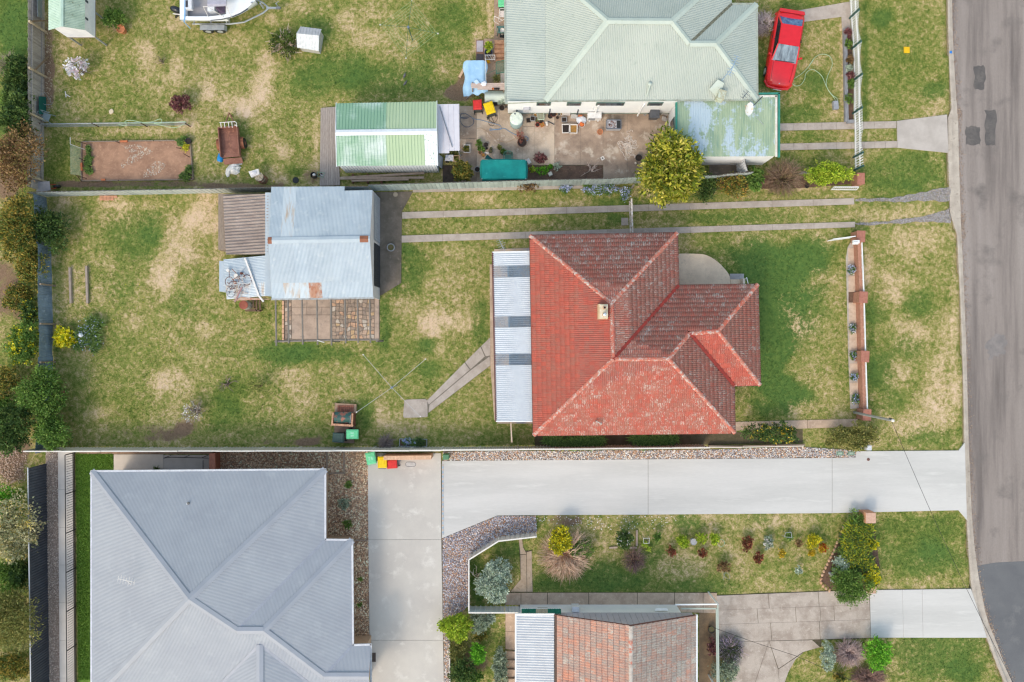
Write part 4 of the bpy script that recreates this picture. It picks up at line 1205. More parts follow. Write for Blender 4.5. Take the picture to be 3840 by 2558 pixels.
aW,aE,J,K=W(2279,78,4.4),W(2520,80,4.4),W(2586,163.5,3.9),W(2684,163.5,3.9)
NWm,NEm=Vector((SWm.x,21.4,e)),Vector((E1.x,21.4,e))
SWs,NWs=W(1896,386,2.3),Vector((W(1893,0,2.3).x,21.4,2.3))
GR=mat('pale_green_corrugated',C(182,188,180),C(174,181,173),.5,c3=C(164,172,163),scale3=3,lo3=.58,fine=.05,rough=.85,spec=.15)
GRF=[([SWm,SE,K,J,aE,aW],SE-SWm),([SE,NE2,K],NE2-SE),([NE2,E1,J,K],NE2-E1),([E1,NEm,aE,J],NEm-E1),([NEm,NWm,aW,aE],NEm-NWm),([NWm,SWm,aW],NWm-SWm),([SWs,SWm,NWm,NWs],NWs-SWs)]
roof=None
for poly,ud in GRF:
 build('roof_plane',corr_face(G(),poly,ud,.1,.012,4),GR,gh)
g=G()
for p,q in((SWm,aW),(aW,aE),(aE,J),(J,K),(K,SE),(K,NE2),(aW,NWm),(aE,NEm)):roof_cap(g,p,q,.34)
build('ridge_capping',g,mat('pale_green_cap',C(192,201,191),C(184,193,183),1,c3=C(140,150,130),scale3=8,lo3=.64,fine=.05),gh)
build('valley_flashing',G().beam(J+Vector((0,0,.02)),E1+Vector((0,0,.02)),.16,.02),mat('mossy_valley',C(96,94,78),C(130,128,110),8),gh)
GUT=mat('grey_green_gutter',C(168,176,164),C(150,150,136),4,rough=.5)
build('gutter',gutter(G(),[NWs,SWs,SWm,SE,NE2,E1]),GUT,gh)
WB=mat('white_weatherboard',C(240,240,240),C(232,233,235),1,fine=.02,rough=.6)
wy=W(0,428).y;wx0=W(1906,0).x;wx1=W(2507,0).x
bp=[(wx0,wy),(SE.x-.1,wy),(SE.x-.1,NE2.y-.1),(E1.x-.1,NE2.y-.1),(E1.x-.1,21.3),(wx0,21.3)]
pave(bp)
wl=build('wall',G().prism(bp,.35,2.25),WB,gh)
for i in range(13):
 z=.36+i*.17
 build('weatherboard',G().hexa([(wx0-.02,wy-.028,z),(wx1,wy-.028,z),(wx1,wy,z),(wx0-.02,wy,z)],[(wx0-.02,wy-.012,z+.168),(wx1,wy-.012,z+.168),(wx1,wy,z+.168),(wx0-.02,wy,z+.168)]),WB,wl)
build('plinth',G().prism(inset(bp,-.0),0,.35),mat('sage_plinth',C(162,176,164),C(148,160,150),3,fine=.08),gh)
def window(x0,x1,z0,z1,y,parent,fm,facing=-1):
 w=build('window',G().box((x0+x1)/2,y+facing*.03,z0,z1,x1-x0,.05),fm,parent)
 build('pane',G().box((x0+x1)/2,y+facing*.06,z0+.05,z1-.05,(x1-x0)-.1,.02),mat('dark_glass',C(58,66,74),C(70,80,86),3,rough=.1,spec=.6),w)
 return w
GFR=mat('green_frame',C(96,120,110),C(84,108,100),4,rough=.5)
for a in((735,860),(1003,1128),(1262,1510),(1718,1850)):
 x0,x1=V(3,a[0],0)[0],V(3,a[1],0)[0]
 window(W(x0,400,2.3).x,W(x1,400,2.3).x,1.95,2.5,wy-.02,gh,GFR)
PIPE=mat('dark_pipe',C(66,78,92),C(56,66,78),6,rough=.5)
for x,zt in((560,.9),(845,1.1),(1090,1.0)):
 px=V(3,x,0)[0];p=W(px,428)
 build('waste_pipe',G().tube([p+Vector((0,-.07,.05)),p+Vector((0,-.07,zt)),p+Vector((0,.0,zt+.05))],.035,7),PIPE,gh)
for x in(1245,1625):
 px=V(3,x,0)[0];p=W(px,430)
 build('downpipe',G().tube([p+Vector((0,-.08,.02)),p+Vector((0,-.08,2.0)),p+Vector((.15,.1,2.4))],.05,8),WHITE,gh)
c=W(2270,395,2.2)
mb=W(V(3,640,0)[0],428)
build('meter_box',G().box(mb.x,mb.y-.1,1.0,1.6,.35,.2),mat('grey_box',C(196,194,198),C(184,182,188),4),gh)
p=W(2710,345,3.0)
fl=build('flue_box',G().box(p.x-.1,p.y-.2,2.5,3.25,.42,.5,-.3),mat('flue_green',C(196,206,192),C(170,160,130),4),gh)
q=W(2702,308,3.3)
build('roof_cricket',G().solid([W(2692,370,2.75),W(2660,335,3.1),W(2692,298,3.3),W(2716,312,3.25)],.03),MATS['pale_green_cap'],gh)
p=W(2438,318,3.05)
vp=build('vent_pipe',G().tube([W(2425,362,2.7),W(2437,320,3.1)],.05,8),MATS['pale_green_cap'],gh)
p=W(2438,314,3.15);build('vent_cowl',G().lathe(p.x,p.y,[(.1,3.05),(.12,3.12),(.06,3.18),(.02,3.2)],12),MATS['pale_green_cap'],vp)
cp=thing('carport','flat green corrugated carport roof with peeling paint and white walls','carport',(W(2730,480).x,W(2730,480).y,0))
def peel_mat():
 m,nt,b=_new('peeling_green')
 p=_pos(nt);ps=_pos(nt,(1,.5,1))
 n1,n2,n3=_noise(nt,ps,.9,6,.65),_noise(nt,p,5,6,.75),_noise(nt,_pos(nt,(3,.4,1)),1.4,4,.6)
 c=_ramp(nt,n3,[(.3,C(128,154,136)),(.5,C(154,172,144)),(.7,C(170,184,156))])
 f=_math(nt,'ADD',n1,_math(nt,'MULTIPLY',_math(nt,'SUBTRACT',n2,.5),.5))
 c=_mix(nt,_grey(nt,f,.49,.56),c,C(180,196,206))
 c=_mix(nt,_grey(nt,_noise(nt,p,12,5,.7),.62,.7),c,C(110,140,130))
 nt.links.new(c,b.inputs['Base Color']);b.inputs['Roughness'].default_value=.7
 return m
z=2.4
poly=[W(2540,588,z),W(2916,586,z),W(2916,358,z+.03),W(2842,360,z+.03),W(2842,372,z+.03),W(2540,372,z+.03)]
build('roof_sheet',corr_face(G(),poly,Vector((1,0,0)),.098,.012,4),peel_mat(),cp)
GF=mat('green_fascia',C(62,140,122),C(52,126,110),3,fine=.06,rough=.5)
build('fascia',gutter(G(),[W(2921,588,z+.02),W(2921,351,z+.02),W(2843,352,z+.02)],.1,.16),GF,cp)
build('fascia',gutter(G(),[W(2536,590,z+.02),W(2536,376,z+.02)],.1,.14),GF,cp)
build('flashing',gutter(G(),[W(2911,586,z+.05),W(2911,360,z+.05),W(2845,361,z+.05)],.12,.05),mat('peeling_white',C(226,222,212),C(206,196,180),3,fine=.05),cp)
x0,x1=W(2506,0).x,W(2914,0,2.4).x-.12;y0=W(0,619).y
pave([(x0,y0),(x1,y0),(x1,wy),(x0,wy)])
build('wall',G().prism([(x0,y0),(x1,y0),(x1,wy-.04),(x0,wy-.04)],0,z-.06),WB,cp)
ya,yb_=W(0,470,0).y,W(0,540,0).y
wn_=build('window',G().box(x0-.02,(W(2510,447,1.3).y+W(2510,525,1.3).y)/2,.9,1.95,.06,1.15),GFR,cp)
build('pane',G().box(x0-.06,(W(2510,447,1.3).y+W(2510,525,1.3).y)/2,.97,1.88,.03,1.02),MATS['dark_glass'],wn_)
gs=thing('garden_shed','ribbed green and white metal garden shed beside the concrete yard','shed',(W(1450,520).x,W(1450,520).y,0))
def faded(name,c1,c2,lo,hi,c3=None):
 m,nt,b=_new(name)
 n1=_noise(nt,_pos(nt,(.9,.35,1)),1.3,3,.5);n2=_noise(nt,_pos(nt,(.3,2.5,1)),6,5,.7)
 f=_math(nt,'ADD',n1,_math(nt,'MULTIPLY',_math(nt,'SUBTRACT',n2,.5),.35))
 c=_mix(nt,_grey(nt,f,lo,hi),c1,c2)
 if c3:c=_mix(nt,_grey(nt,_noise(nt,_pos(nt),7,5,.75),.56,.64),c,c3)
 nt.links.new(c,b.inputs['Base Color']);b.inputs['Roughness'].default_value=.7
 b.inputs['Specular IOR Level'].default_value=.2
 return m
SG1=faded('shed_faded_green',C(140,176,150),C(196,214,204),.48,.74)
SG2=faded('shed_whitish_green',C(150,182,156),C(210,219,215),.38,.68)
SG3=faded('shed_pale_green',C(172,192,158),C(180,198,166),.3,.7)
SG4=faded('shed_white_peel',C(226,232,230),C(236,238,238),.3,.7,C(120,160,136))
NW,NE,SWp,SEp=W(1261,388,2.2),W(1638,381,2.2),W(1263,623,2.2),W(1641,620,2.2)
RW,RE=W(1259,498,2.75),W(1638,493,2.75)
nsh=8
for i in range(nsh):
 u0,u1=i/nsh,(i+1)/nsh
 build('roof_sheet',corr_face(G(),[NW,NE,RE,RW],NE-NW,.18,.018,1,u0,u1,.28,.002*(i%2)),SG1 if i<4 else SG3,gs)
 build('roof_sheet',corr_face(G(),[SWp,SEp,RE,RW],SEp-SWp,.18,.018,1,u0,u1,.28,.002*(i%2)),SG2 if i<4 else(SG3 if i<7 else SG4),gs)
build('ridge_capping',roof_cap(G(),RW,RE,.34,.02,.04),mat('white_cap',C(226,230,234),C(214,218,224),3,rough=.4),gs)
x0,x1,y0,y1=NW.x+.06,NE.x-.06,W(0,647).y,NW.y-.05
pave([(x0,y0),(x1,y0),(x1,y1),(x0,y1)])
WSH=mat('white_shed_sheet',C(220,224,228),C(206,210,216),2,fine=.05,rough=.45,var=.04)
g=corr_wall(G(),(x0,y0,0),(x1,y0,0),0,2.18,.18,.015,8,0,True)
build('wall',g,WSH,gs)
build('wall',G().prism([(x0,y0+.05),(x1,y0+.05),(x1,y1),(x0,y1)],0,2.12),WSH,gs)
build('gable_trim',gutter(G(),[NW,RW,SWp],.05,.1),WSH,gs);build('gable_trim',gutter(G(),[NE,RE,SEp],.05,.1),WSH,gs)
aw=thing('awning','flat pale lavender grey awning on the right of the green shed','awning',(W(1680,480).x,W(1680,480).y,0))
LAV=mat('lavender_sheet',C(216,212,218),C(208,204,211),2,fine=.03,rough=.8,spec=.2,var=.03)
aa=[W(1640,391,2.0),W(1722,390,1.95),W(1724,565,1.95),W(1685,566,1.97),W(1685,575,1.97),W(1644,575,2.0)]
build('roof_sheet',corr_face(G(),aa,aa[1]-aa[0],.3,.012,1,square=.12),LAV,aw)
for x,y in((1716,394),(1718,560)):
 p=W(x,y,1.9);build('post',G().box(p.x,p.y,0,1.9,.06,.06),GALV,aw)
solo('metal_pole','long thin grey pole lying on the lavender awning','pole',G().tube([W(1649,400,2.06),W(1696,552,2.03)],.022,6),mat('grey_pole',C(132,138,148),rough=.4,metal=.4))
sh=thing('iron_shed','old silver corrugated iron shed with white gable end','shed',(W(1200,900).x,W(1200,900).y,0))
SIL=mat('zinc_iron',C(184,194,202),C(172,183,193),.8,c3=C(194,201,206),scale3=3,fine=.05,rough=.75,spec=.2,var=.035)
RUSTS=mat('rusty_zinc',C(192,186,182),C(182,138,114),2.2,.4,.58,c3=C(170,116,92),scale3=7,lo3=.5,hi3=.6,fine=.1,stretch=(1,.4,1))
STREAK=mat('streaked_zinc',C(198,206,212),C(190,168,148),1.6,.5,.66,fine=.06,stretch=(2.5,.35,1),rough=.5)
ez,rz=2.45,3.3
n1,n2,n3,n4=W(1017,700,ez),W(1292,698,ez),W(1292,716,ez),W(1397,713,ez)
r1,r2=W(1008,902,rz),W(1387,896,rz)
s1,s2=W(1019,1123,ez),W(1400,1118,ez)
k=8
for i in range(k):
 build('roof_sheet',corr_face(G(),[r1,r2,n4,n3,n2,n1],r2-r1,.076,.009,4,i/k,(i+1)/k,lift=.003*(i%2)),SIL if i not in(1,)else STREAK,sh)
 m1,m2=r1.lerp(s1,.72),r2.lerp(s2,.72)
 build('roof_sheet',corr_face(G(),[r1,r2,m2,m1],r2-r1,.076,.009,4,i/k,(i+1)/k,lift=.012+.003*(i%2)),SIL,sh)
 m1,m2=r1.lerp(s1,.69),r2.lerp(s2,.69)
 build('roof_sheet',corr_face(G(),[m1,m2,s2,s1],r2-r1,.076,.009,4,i/k,(i+1)/k,lift=.003*(i%2)),RUSTS if i==3 else(STREAK if i in(1,2)else SIL),sh)
cps=build('ridge_capping',roof_cap(G(),r1,r2,.36,.02,.03),SIL,sh)
build('rust_end',roof_cap(G(),r1.lerp(r2,.9),r1.lerp(r2,.985),.38,.02,.036),mat('rust',C(156,104,80),C(132,84,66),5,fine=.15),cps)
build('rust_end',roof_cap(G(),r1+(r1-r2)*.01,r1.lerp(r2,.03),.38,.02,.036),MATS['rust'],cps)
ex=W(1424,0).x
wx=W(1024,0,0).x+.25
ysN,ysS,yr=n4.y-.02,s2.y+.04,r2.y
GAB=mat('white_fibro',C(216,208,210),C(204,196,198),2,c3=C(180,172,172),scale3=6,lo3=.62,fine=.05)
pave([(wx,ysN),(ex,ysN),(ex,ysS),(wx,ysS)])
build('wall',G().hexa([(ex-.08,ysS,0),(ex,ysS,0),(ex,ysN,0),(ex-.08,ysN,0)],[(ex-.08,ysS,ez-.05),(ex,ysS,ez-.05),(ex,ysN,ez-.05),(ex-.08,ysN,ez-.05)]),GAB,sh)
build('gable',G().add([(ex,ysS,ez-.05),(ex,ysN,ez-.05),(ex,yr,rz-.06),(ex-.08,ysS,ez-.05),(ex-.08,ysN,ez-.05),(ex-.08,yr,rz-.06)],[(0,1,2),(5,4,3),(0,3,4,1),(1,4,5,2),(2,5,3,0)]),GAB,sh)
build('wall',G().prism([(wx,ysS+.1),(ex-.09,ysS+.1),(ex-.09,ysN-.1),(wx,ysN-.1)],0,ez-.12),SIL,sh)
d1=corr_wall(G(),(ex+.03,W(0,745,0).y,0),(ex+.03,W(0,915,0).y,0),.05,2.1,.15,.012,6)
build('door',d1,mat('grey_door',C(168,170,180),C(154,156,166),3,fine=.06),sh)
build('door',corr_wall(G(),(ex+.03,W(0,925,0).y,0),(ex+.03,W(0,1080,0).y,0),.05,2.05,.12,.012,6),mat('charcoal_door',C(50,52,60),C(62,64,72),6,fine=.15),sh)
build('gutter',gutter(G(),[s1,s2],.09,.08),mat('old_gutter',C(176,180,182),C(150,146,142),5),sh)
lt=thing('lean_to','brown grey asbestos cement lean-to left of the silver shed','lean-to',(W(925,845).x,W(925,845).y,0))
ASB=mat('asbestos_cement',C(160,146,138),C(136,122,116),2.5,c3=C(178,164,156),scale3=9,fine=.16,var=.05,stretch=(.5,3,1))
a1_,a2_,a3_,a4_=W(836,735,2.0),W(1008,727,2.3),W(1006,953,2.3),W(848,955,2.0)
for i in range(4):
 build('roof_sheet',corr_face(G(),[a1_,a2_,a3_,a4_],a4_-a1_,.177,.034,6,i/4,(i+1)/4,lift=.006*(i%2)),ASB,lt)
lx0,lx1,ly0,ly1=W(862,0).x,wx,W(0,957).y-.05,W(0,742).y
build('wall',G().prism([(lx0,ly0+.15),(lx1,ly0+.15),(lx1,ly1-.1),(lx0,ly1-.1)],0,1.9),TIM,lt);pave([(lx0,ly0-.2),(lx1,ly0-.2),(lx1,ly1),(lx0,ly1)])
lt2=thing('lean_to','low silver lean-to roof strewn with rusty scrap','lean-to',(W(930,1040).x,W(930,1040).y,0))
b1_,b2_,b3_,b4_=W(838,973,1.85),W(1006,957,2.15),W(1018,1108,2.15),W(850,1123,1.85)
for i in range(3):
 build('roof_sheet',corr_face(G(),[b1_,b2_,b3_,b4_],b4_-b1_,.09,.011,4,i/3,(i+1)/3,lift=.006*(i%2)),SIL if i<2 else STREAK,lt2)
build('wall',G().prism([(lx0,W(0,1100).y),(lx1,W(0,1100).y),(lx1,W(0,990).y),(lx0,W(0,990).y)],0,1.75),SIL,lt2);pave([(lx0,W(0,1105).y),(lx1,W(0,1105).y),(lx1,W(0,985).y),(lx0,W(0,985).y)])
for y in(1,2):
 build('flashing',G().solid([W(870,1122+6,1.8),W(1000,1118+6,1.8),W(1015,1122,1.95),W(905,1114,2.0)],.01),mat('rust_flash',C(178,158,146),C(160,106,84),4),lt2)if y==1 else None
e=2.7
gy=thing('grey_roof_house','new house with large grey corrugated steel hip roof','house',(W(800,2200).x,W(800,2200).y,0))
TLg,TRg,i1,e2,e3,p1_=W(343,1767,e),W(1220,1760,e),W(1220,2023.5,e),W(1321,2025,e),W(1324,2419,e),W(1391,2417,e)
P1,Q1,Q2,Q3,R1=W(709,2246.5,5.4),W(887,2365,4.5),W(988,2365,4.5),W(1214,2536,3.3),W(974,2417,4.15)
ys=-20.5
BLg=Vector((TLg.x,ys,e));Q4=Vector((p1_.x,Q3.y,3.3));sE=Vector((p1_.x,ys,e))
p2=Vector((p1_.x,Q3.y-(p1_.y-Q3.y),e))
R2=Vector((R1.x,-24.0,R1.z));hw=(R1.z-e)/.404
gW,gE=Vector((R1.x-hw,ys,e)),Vector((R1.x+hw,ys,e))
gW2,gE2=Vector((R1.x-hw,-24,e)),Vector((R1.x+hw,-24,e))
STEEL=mat('grey_steel',C(166,169,176),C(159,162,170),.5,c3=C(171,174,180),scale3=1.3,fine=.025,rough=.7,spec=.2)
sfl=[BLg,gW,R1,gE,Vector((Q3.x+(Q3.y-ys)*1.0,ys,e)),Q3,Q2,Q1,P1]
GYF=[([TLg,BLg,P1],BLg-TLg),([TLg,TRg,P1],TRg-TLg),([TRg,i1,Q1,P1],i1-TRg),([i1,e2,Q2,Q1],e2-i1),([e2,e3,Q3,Q2],e3-e2),([e3,p1_,Q4,Q3],p1_-e3),([Q3,Q4,p2,Vector((Q3.x,p2.y,e))],Q4-Q3),([BLg,gW,R1,Q1,P1],gW-BLg),([R1,gE,Q3,Q2,Q1],gE-gW),([gW2,gW,R1,R2],gW-gW2),([gE,gE2,R2,R1],gE-gE2)]
for poly,ud in GYF:
 build('roof_plane',corr_face(G(),poly,ud,.076,.006,4),STEEL,gy)
g=G()
for p,q in((TLg,P1),(TRg,P1),(P1,Q1),(Q1,Q2),(e2,Q2),(Q2,Q3),(Q3,Q4),(P1,BLg),(R1,R2)):roof_cap(g,p,q,.4,.02,.03)
build('ridge_capping',g,mat('steel_cap',C(162,165,174),C(156,159,168),1,fine=.03,rough=.4),gy)
g=G()
for p,q in((i1,Q1),(e3,Q3),(R1,gW),(R1,gE)):g.beam(p+Vector((0,0,.005)),q+Vector((0,0,.005)),.16,.03)
build('valley_flashing',g,mat('steel_valley',C(160,163,174),C(150,153,163),2,rough=.4),gy)
g=G();gutter(g,[BLg,TLg,TRg,i1,e2,e3,p1_,p2],.1,.1)
build('gutter',g,mat('steel_gutter',C(206,208,214),C(190,190,196),3,rough=.4),gy)
fp=inset([(p.x,p.y)for p in(TLg,TRg,i1,e2,e3,p1_,sE,BLg)],.45)
pave(fp);build('wall',G().prism(fp,0,e-.06),mat('tan_brick',C(190,160,136),C(176,146,122),8,fine=.1),gy)
p=W(705,1888,3.4);vp=build('vent_pipe',G().tube([p+Vector((-.15,-.08,-.1)),p+Vector((-.02,.0,.08))],.035,8),WHITE,gy)
build('vent_cowl',G().lathe(p.x+.05,p.y+.02,[(.06,p.z),(.08,p.z+.08),(.04,p.z+.12)],12),mat('dark_cowl',C(120,116,112)),vp)
lh=thing('tiled_house','white house with mottled orange and grey tiled gable roof at the bottom','house',(6.5,-18.5,0))
yv=-15.72;ys=-25.0
xL,xR,xM=W(2080,0,2.5).x,W(2612,0,2.5).x,W(2366,0,4.2).x
La,Lb,Ra,Rb,Ma,Mb=[Vector(p)for p in((xL,yv,2.5),(xL,ys,2.5),(xR,yv,2.5),(xR,ys,2.5),(xM,yv,4.2),(xM,ys,4.2))]
g=G()
for poly in([La,Lb,Mb,Ma],[Ra,Rb,Mb,Ma]):
 n=newell(poly);n=n if n.z>0 else -n
 g.add([p-n*.01 for p in poly],[(0,1,2,3)])
lroof=build('roof',g,mat('old_batten',C(96,74,66),C(84,66,58),4),lh)
pal=(C(202,138,114),C(170,130,118),C(160,152,144),C(188,184,174),C(110,90,84))
tm2=[tile_mat('mottled_tile',False,*pal),tile_mat('mottled_tile_field',True,*pal)]
tiled(lroof,[([Lb,La,Ma,Mb],La-Lb,.44,.3),([Ra,Rb,Mb,Ma],Rb-Ra,.48,.42)],.3,.33,tm2,2,.016)
ridge_caps(lroof,[(Ma,Mb)],mat('lichen_cap',C(176,160,150),C(196,188,180),3,c3=C(196,110,88),scale3=2,lo3=.58,hi3=.66,fine=.15),.13,.42)
build('barge_board',gutter(G(),[La,Ma,Ra],.05,.12,.04),mat('red_brown_barge',C(122,86,78),C(108,74,68),4),lh)
build('gutter',gutter(G(),[Ra,Rb],.12,.1),WHITE,lh)
wy2=-15.93
wx0,wx1=W(1950,0).x,W(2535,0).x
build('wall',G().prism([(wx0,wy2),(wx1,wy2),(wx1,ys),(wx0,ys)],0,1.55),WB,lh);pave([(wx0,wy2+.02),(wx1,wy2+.02),(wx1,ys),(wx0,ys)])
LVC=mat('lavender_cladding',C(184,180,190),C(176,172,183),2,fine=.03,rough=.55)
g=G()
zt=lambda x:2.5+1.7*(1-abs(x-xM)/(xR-xM))-.08
for i in range(24):
 xa,xb=xL+.05+(xR-xL-.1)*i/24,xL+.05+(xR-xL-.1)*(i+1)/24
 vs=[(xa+.012,wy2+.02,1.5),(xb-.004,wy2+.02,1.5),(xb-.004,wy2+.02,zt(xb)),(xa+.012,wy2+.02,zt(xa))]
 vb=[(v[0],wy2-.02,v[2])for v in vs]
 build('cladding_board',G().hexa(vs,vb),LVC,lh)
build('gable_backing',G().hexa([(xL+.06,wy2-.03,1.5),(xR-.06,wy2-.03,1.5),(xM,wy2-.03,4.1)],[(xL+.06,wy2-.06,1.5),(xR-.06,wy2-.06,1.5),(xM,wy2-.06,4.1)]),mat('seam',C(140,136,146)),lh)
w2=build('window',G().box(W(2035,0,1).x,wy2+.03,.7,1.5,.7,.05),WHITE,lh)
build('pane',G().box(W(2035,0,1).x,wy2+.06,.76,1.44,.6,.02),MATS['dark_glass'],w2)
acp=W(2158,2290,1.3)
build('air_conditioner',G().box(acp.x,wy2+.2,.9,1.5,.42,.3),mat('white_unit',C(222,222,226),C(208,208,212),6),lh)
build('window_hood',G().solid([W(2455,2290,1.4),W(2508,2290,1.4),W(2500,2280,1.25),W(2460,2280,1.25)],.03),WHITE,lh)
sk=thing('skillion_roof','white ribbed skillion roof left of the mottled tiles','skillion roof',(W(2000,2440).x,W(2000,2440).y,0))
k1,k2=W(1934,2304,2.25),W(2078,2304,2.42)
k3,k4=Vector((k2.x,ys,k2.z)),Vector((k1.x,ys,k1.z))
for i in range(5):
 build('roof_sheet',corr_face(G(),[k1,k4,k3,k2],k4-k1,.145,.024,6,i/5,(i+1)/5,lift=.004*(i%2)),mat('white_ribbed',C(208,208,210),C(198,198,201),1.5,fine=.03,rough=.5),sk)
build('gutter',gutter(G(),[k2+Vector((0,-.0,0)),k1,k4],.09,.09),WHITE,sk)
build('wall',G().prism([(k1.x+.1,k1.y-.3),(k2.x,k1.y-.3),(k2.x,ys),(k1.x+.1,ys)],0,2.2),WB,sk);pave([(k1.x+.1,k1.y),(k2.x,k1.y),(k2.x,ys),(k1.x+.1,ys)])
an=thing('window_awning','green and tan striped awning above the white skillion roof','awning',(W(2030,2290).x,W(2030,2290).y,1.9))
for i,x in enumerate((1956,1981,2010,2030,2054,2080)):
 xe=(1981,2010,2030,2054,2080,2104)[i]
 gg=corr_face(G(),[W(x,2283,1.75),W(xe,2283,1.75),W(xe,2302,2.05),W(x,2302,2.05)],Vector((1,0,0)),.12,.015,4)
 build('awning_strip',gg,mat('awning_green',C(30,112,92),C(24,98,80),4)if i in(0,1,4,5)else mat('awning_tan',C(168,160,140),C(156,148,128),4),an)
build('awning_rail',gutter(G(),[W(1956,2282,1.75),W(2107,2282,1.75)],.05,.05),CAP,an)
fr=thing('porch_frame','thin white porch frame right of the mottled tiled house','porch frame',(W(2640,2400).x,W(2640,2400).y,0))
for a,b2 in((V(11,1995,893),V(11,2335,890)),(V(11,2335,890),V(11,2345,1600)),(V(11,2040,925),V(11,2325,925)),(V(11,2325,925),V(11,2332,1600))):
 build('frame_bar',G().beam(W(*a,2.3),W(*b2,2.3),.07,.08),WHITE if b2[1]<2300 and a[1]<2270 else mat('grey_green_bar',C(176,184,172)),fr)
for x,y in((2340,895),(2340,1590)):
 p=WV(11,x,y,2.3);build('post',G().box(p.x,p.y,0,2.26,.08,.08),WHITE,fr)
# --------- helpers for things
class Loc:
 """Local frame on the ground: metres right / metres forward, turned by ang."""
 def __init__(s,at,ang):
  s.o,s.a=Vector(at),ang
  s.c,s.s=math.cos(ang),math.sin(ang)
 def __call__(s,x,y,z=0.0):
  return Vector((s.o.x+x*s.c-y*s.s,s.o.y+x*s.s+y*s.c,z))
BLACKP=mat('black_plastic',C(48,50,52),C(40,42,44),6,rough=.5,fine=.08)
RUST=MATS['rust']
def plain(name,r,g,b,**k):
 return mat(name,C(r,g,b),C(r*.92,g*.92,b*.92),5,**k)
def wheelie_bin(px,py,ang,lid,body,label,w=.56,d=.68,h=1.0,group=None,marks=None):
 at=W(px,py,h);at.z=0
 L=Loc(at,ang)
 t=thing('wheelie_bin',label,'bin',at,group)
 def ring(kw,kd,z,dy=0):return[L(-w/2*kw,-d/2*kd+dy,z),L(w/2*kw,-d/2*kd+dy,z),L(w/2*kw,d/2*kd+dy,z),L(-w/2*kw,d/2*kd+dy,z)]
 build('body',G().hexa(ring(.78,.7,.06,-.03),ring(.95,.93,h-.06)),body,t)
 g=G().hexa(ring(1.02,1.02,h-.06),ring(1.0,1.0,h-.02));g.hexa(ring(.97,.97,h-.02),ring(.8,.8,h+.02));g.hexa(ring(.52,.5,h+.015),ring(.48,.46,h+.035))
 ld=build('lid',g,lid,t)
 if marks:
  g=G()
  for ex in(-.08,.08):
   for r_ in range(4):
    g.prism([L(ex-.05,-.09+r_*.05),L(ex+.05,-.09+r_*.05),L(ex+.05,-.065+r_*.05),L(ex-.05,-.065+r_*.05)],h+.036,h+.039)
  build('lid_marking',g,marks,ld)
 build('handle',G().tube([L(-w*.4,-d*.5,h-.07),L(-w*.4,-d*.58,h-.05),L(w*.4,-d*.58,h-.05),L(w*.4,-d*.5,h-.07)],.016,6),body,t)
 for s in(-1,1):
  a,b2=L(s*w*.42,-d*.42,.1),L(s*w*.5,-d*.42,.1)
  build('wheel',G().tube([a,b2],.1,10),BLACKP,t)
 return t
RED_=plain('bin_red',222,56,52,rough=.45);YEL_=plain('bin_yellow',240,200,20,rough=.45)
LIME_=plain('bin_lime',110,206,152,rough=.45);DGRN_=plain('bin_dark_green',62,84,78,rough=.5);CHAR_=plain('bin_charcoal',92,94,100,rough=.5)
DBODY=plain('bin_body',70,76,72,rough=.55);LBODY=plain('bin_body_pale',150,196,168,rough=.5)
WMK=plain('lid_print',186,230,208)
wheelie_bin(*V(22,590,1255),.06,RED_,DBODY,'red lidded bin beside the yellow lidded bin in the concrete yard',.52,.58,.93)
wheelie_bin(*V(22,885,1335),.33,YEL_,DBODY,'yellow lidded bin turned askew in the concrete yard',.56,.7,1.05)
wheelie_bin(*V(33,570,655),-1.57,LIME_,DBODY,'mint green lidded bin beside the brick barbecue',.56,.7,1.05,marks=WMK)
wheelie_bin(*V(33,318,715),1.5,DGRN_,DBODY,'dark green lidded bin beside the brick barbecue',.56,.66,1.0)
wheelie_bin(*V(33,895,1078),.2,LIME_,LBODY,'mint green lidded bin at the corner of the beige forecourt',.56,.7,1.05,marks=WMK)
wheelie_bin(*V(33,1098,1150),0,YEL_,DBODY,'yellow lidded bin beside the low brick wall',.54,.66,1.05)
wheelie_bin(*V(33,1270,1185),1.65,RED_,DBODY,'red lidded bin beside the low brick wall',.5,.6,.93)
wheelie_bin(*V(25,462,255),math.pi,CHAR_,CHAR_,'charcoal bin against the white wall beside the carport',.56,.62,1.0)
wheelie_bin(*V(21,1215,25),math.pi,LIME_,DGRN_,'green bin at the top edge beside the pale green roof',.56,.66,1.0)
def pot(px,py,r,h,m,label,soil=None,square=False,ang=0,sy=1.0,at_h=None,name='flower_pot',cat='pot'):
 """r in metres at the rim."""
 at=W(px,py,h if at_h is None else at_h);at.z=.045
 g=G()
 if square:
  L=Loc(at,ang)
  def ring(k,z):return[L(-r*k,-r*sy*k,z),L(r*k,-r*sy*k,z),L(r*k,r*sy*k,z),L(-r*k,r*sy*k,z)]
  rings=[ring(.8,.045),ring(1,h),ring(.82,h),ring(.78,h*.8)]
  vs=[p for q in rings for p in q]
  fs=[(4*i+j,4*i+(j+1)%4,4*i+4+(j+1)%4,4*i+4+j)for i in range(3)for j in range(4)]+[(3,2,1,0)]
  t=thing(name,label,cat,at)
  build('pot_body',g.add(vs,fs),m,t)
  build('soil',G().prism(ring(.8,0),h*.7,h*.86),soil or SOIL,t)
 else:
  t=thing(name,label,cat,at)
  build('pot_body',g.lathe(at.x,at.y,[(r*.68,.045),(r*.95,h*.86),(r,h*.87),(r,h),(r*.86,h),(r*.82,h*.8)],16,closed=False),m,t,True)
  build('soil',G().lathe(at.x,at.y,[(r*.84,h*.7),(r*.84,h*.86)],14),soil or SOIL,t)
 return t
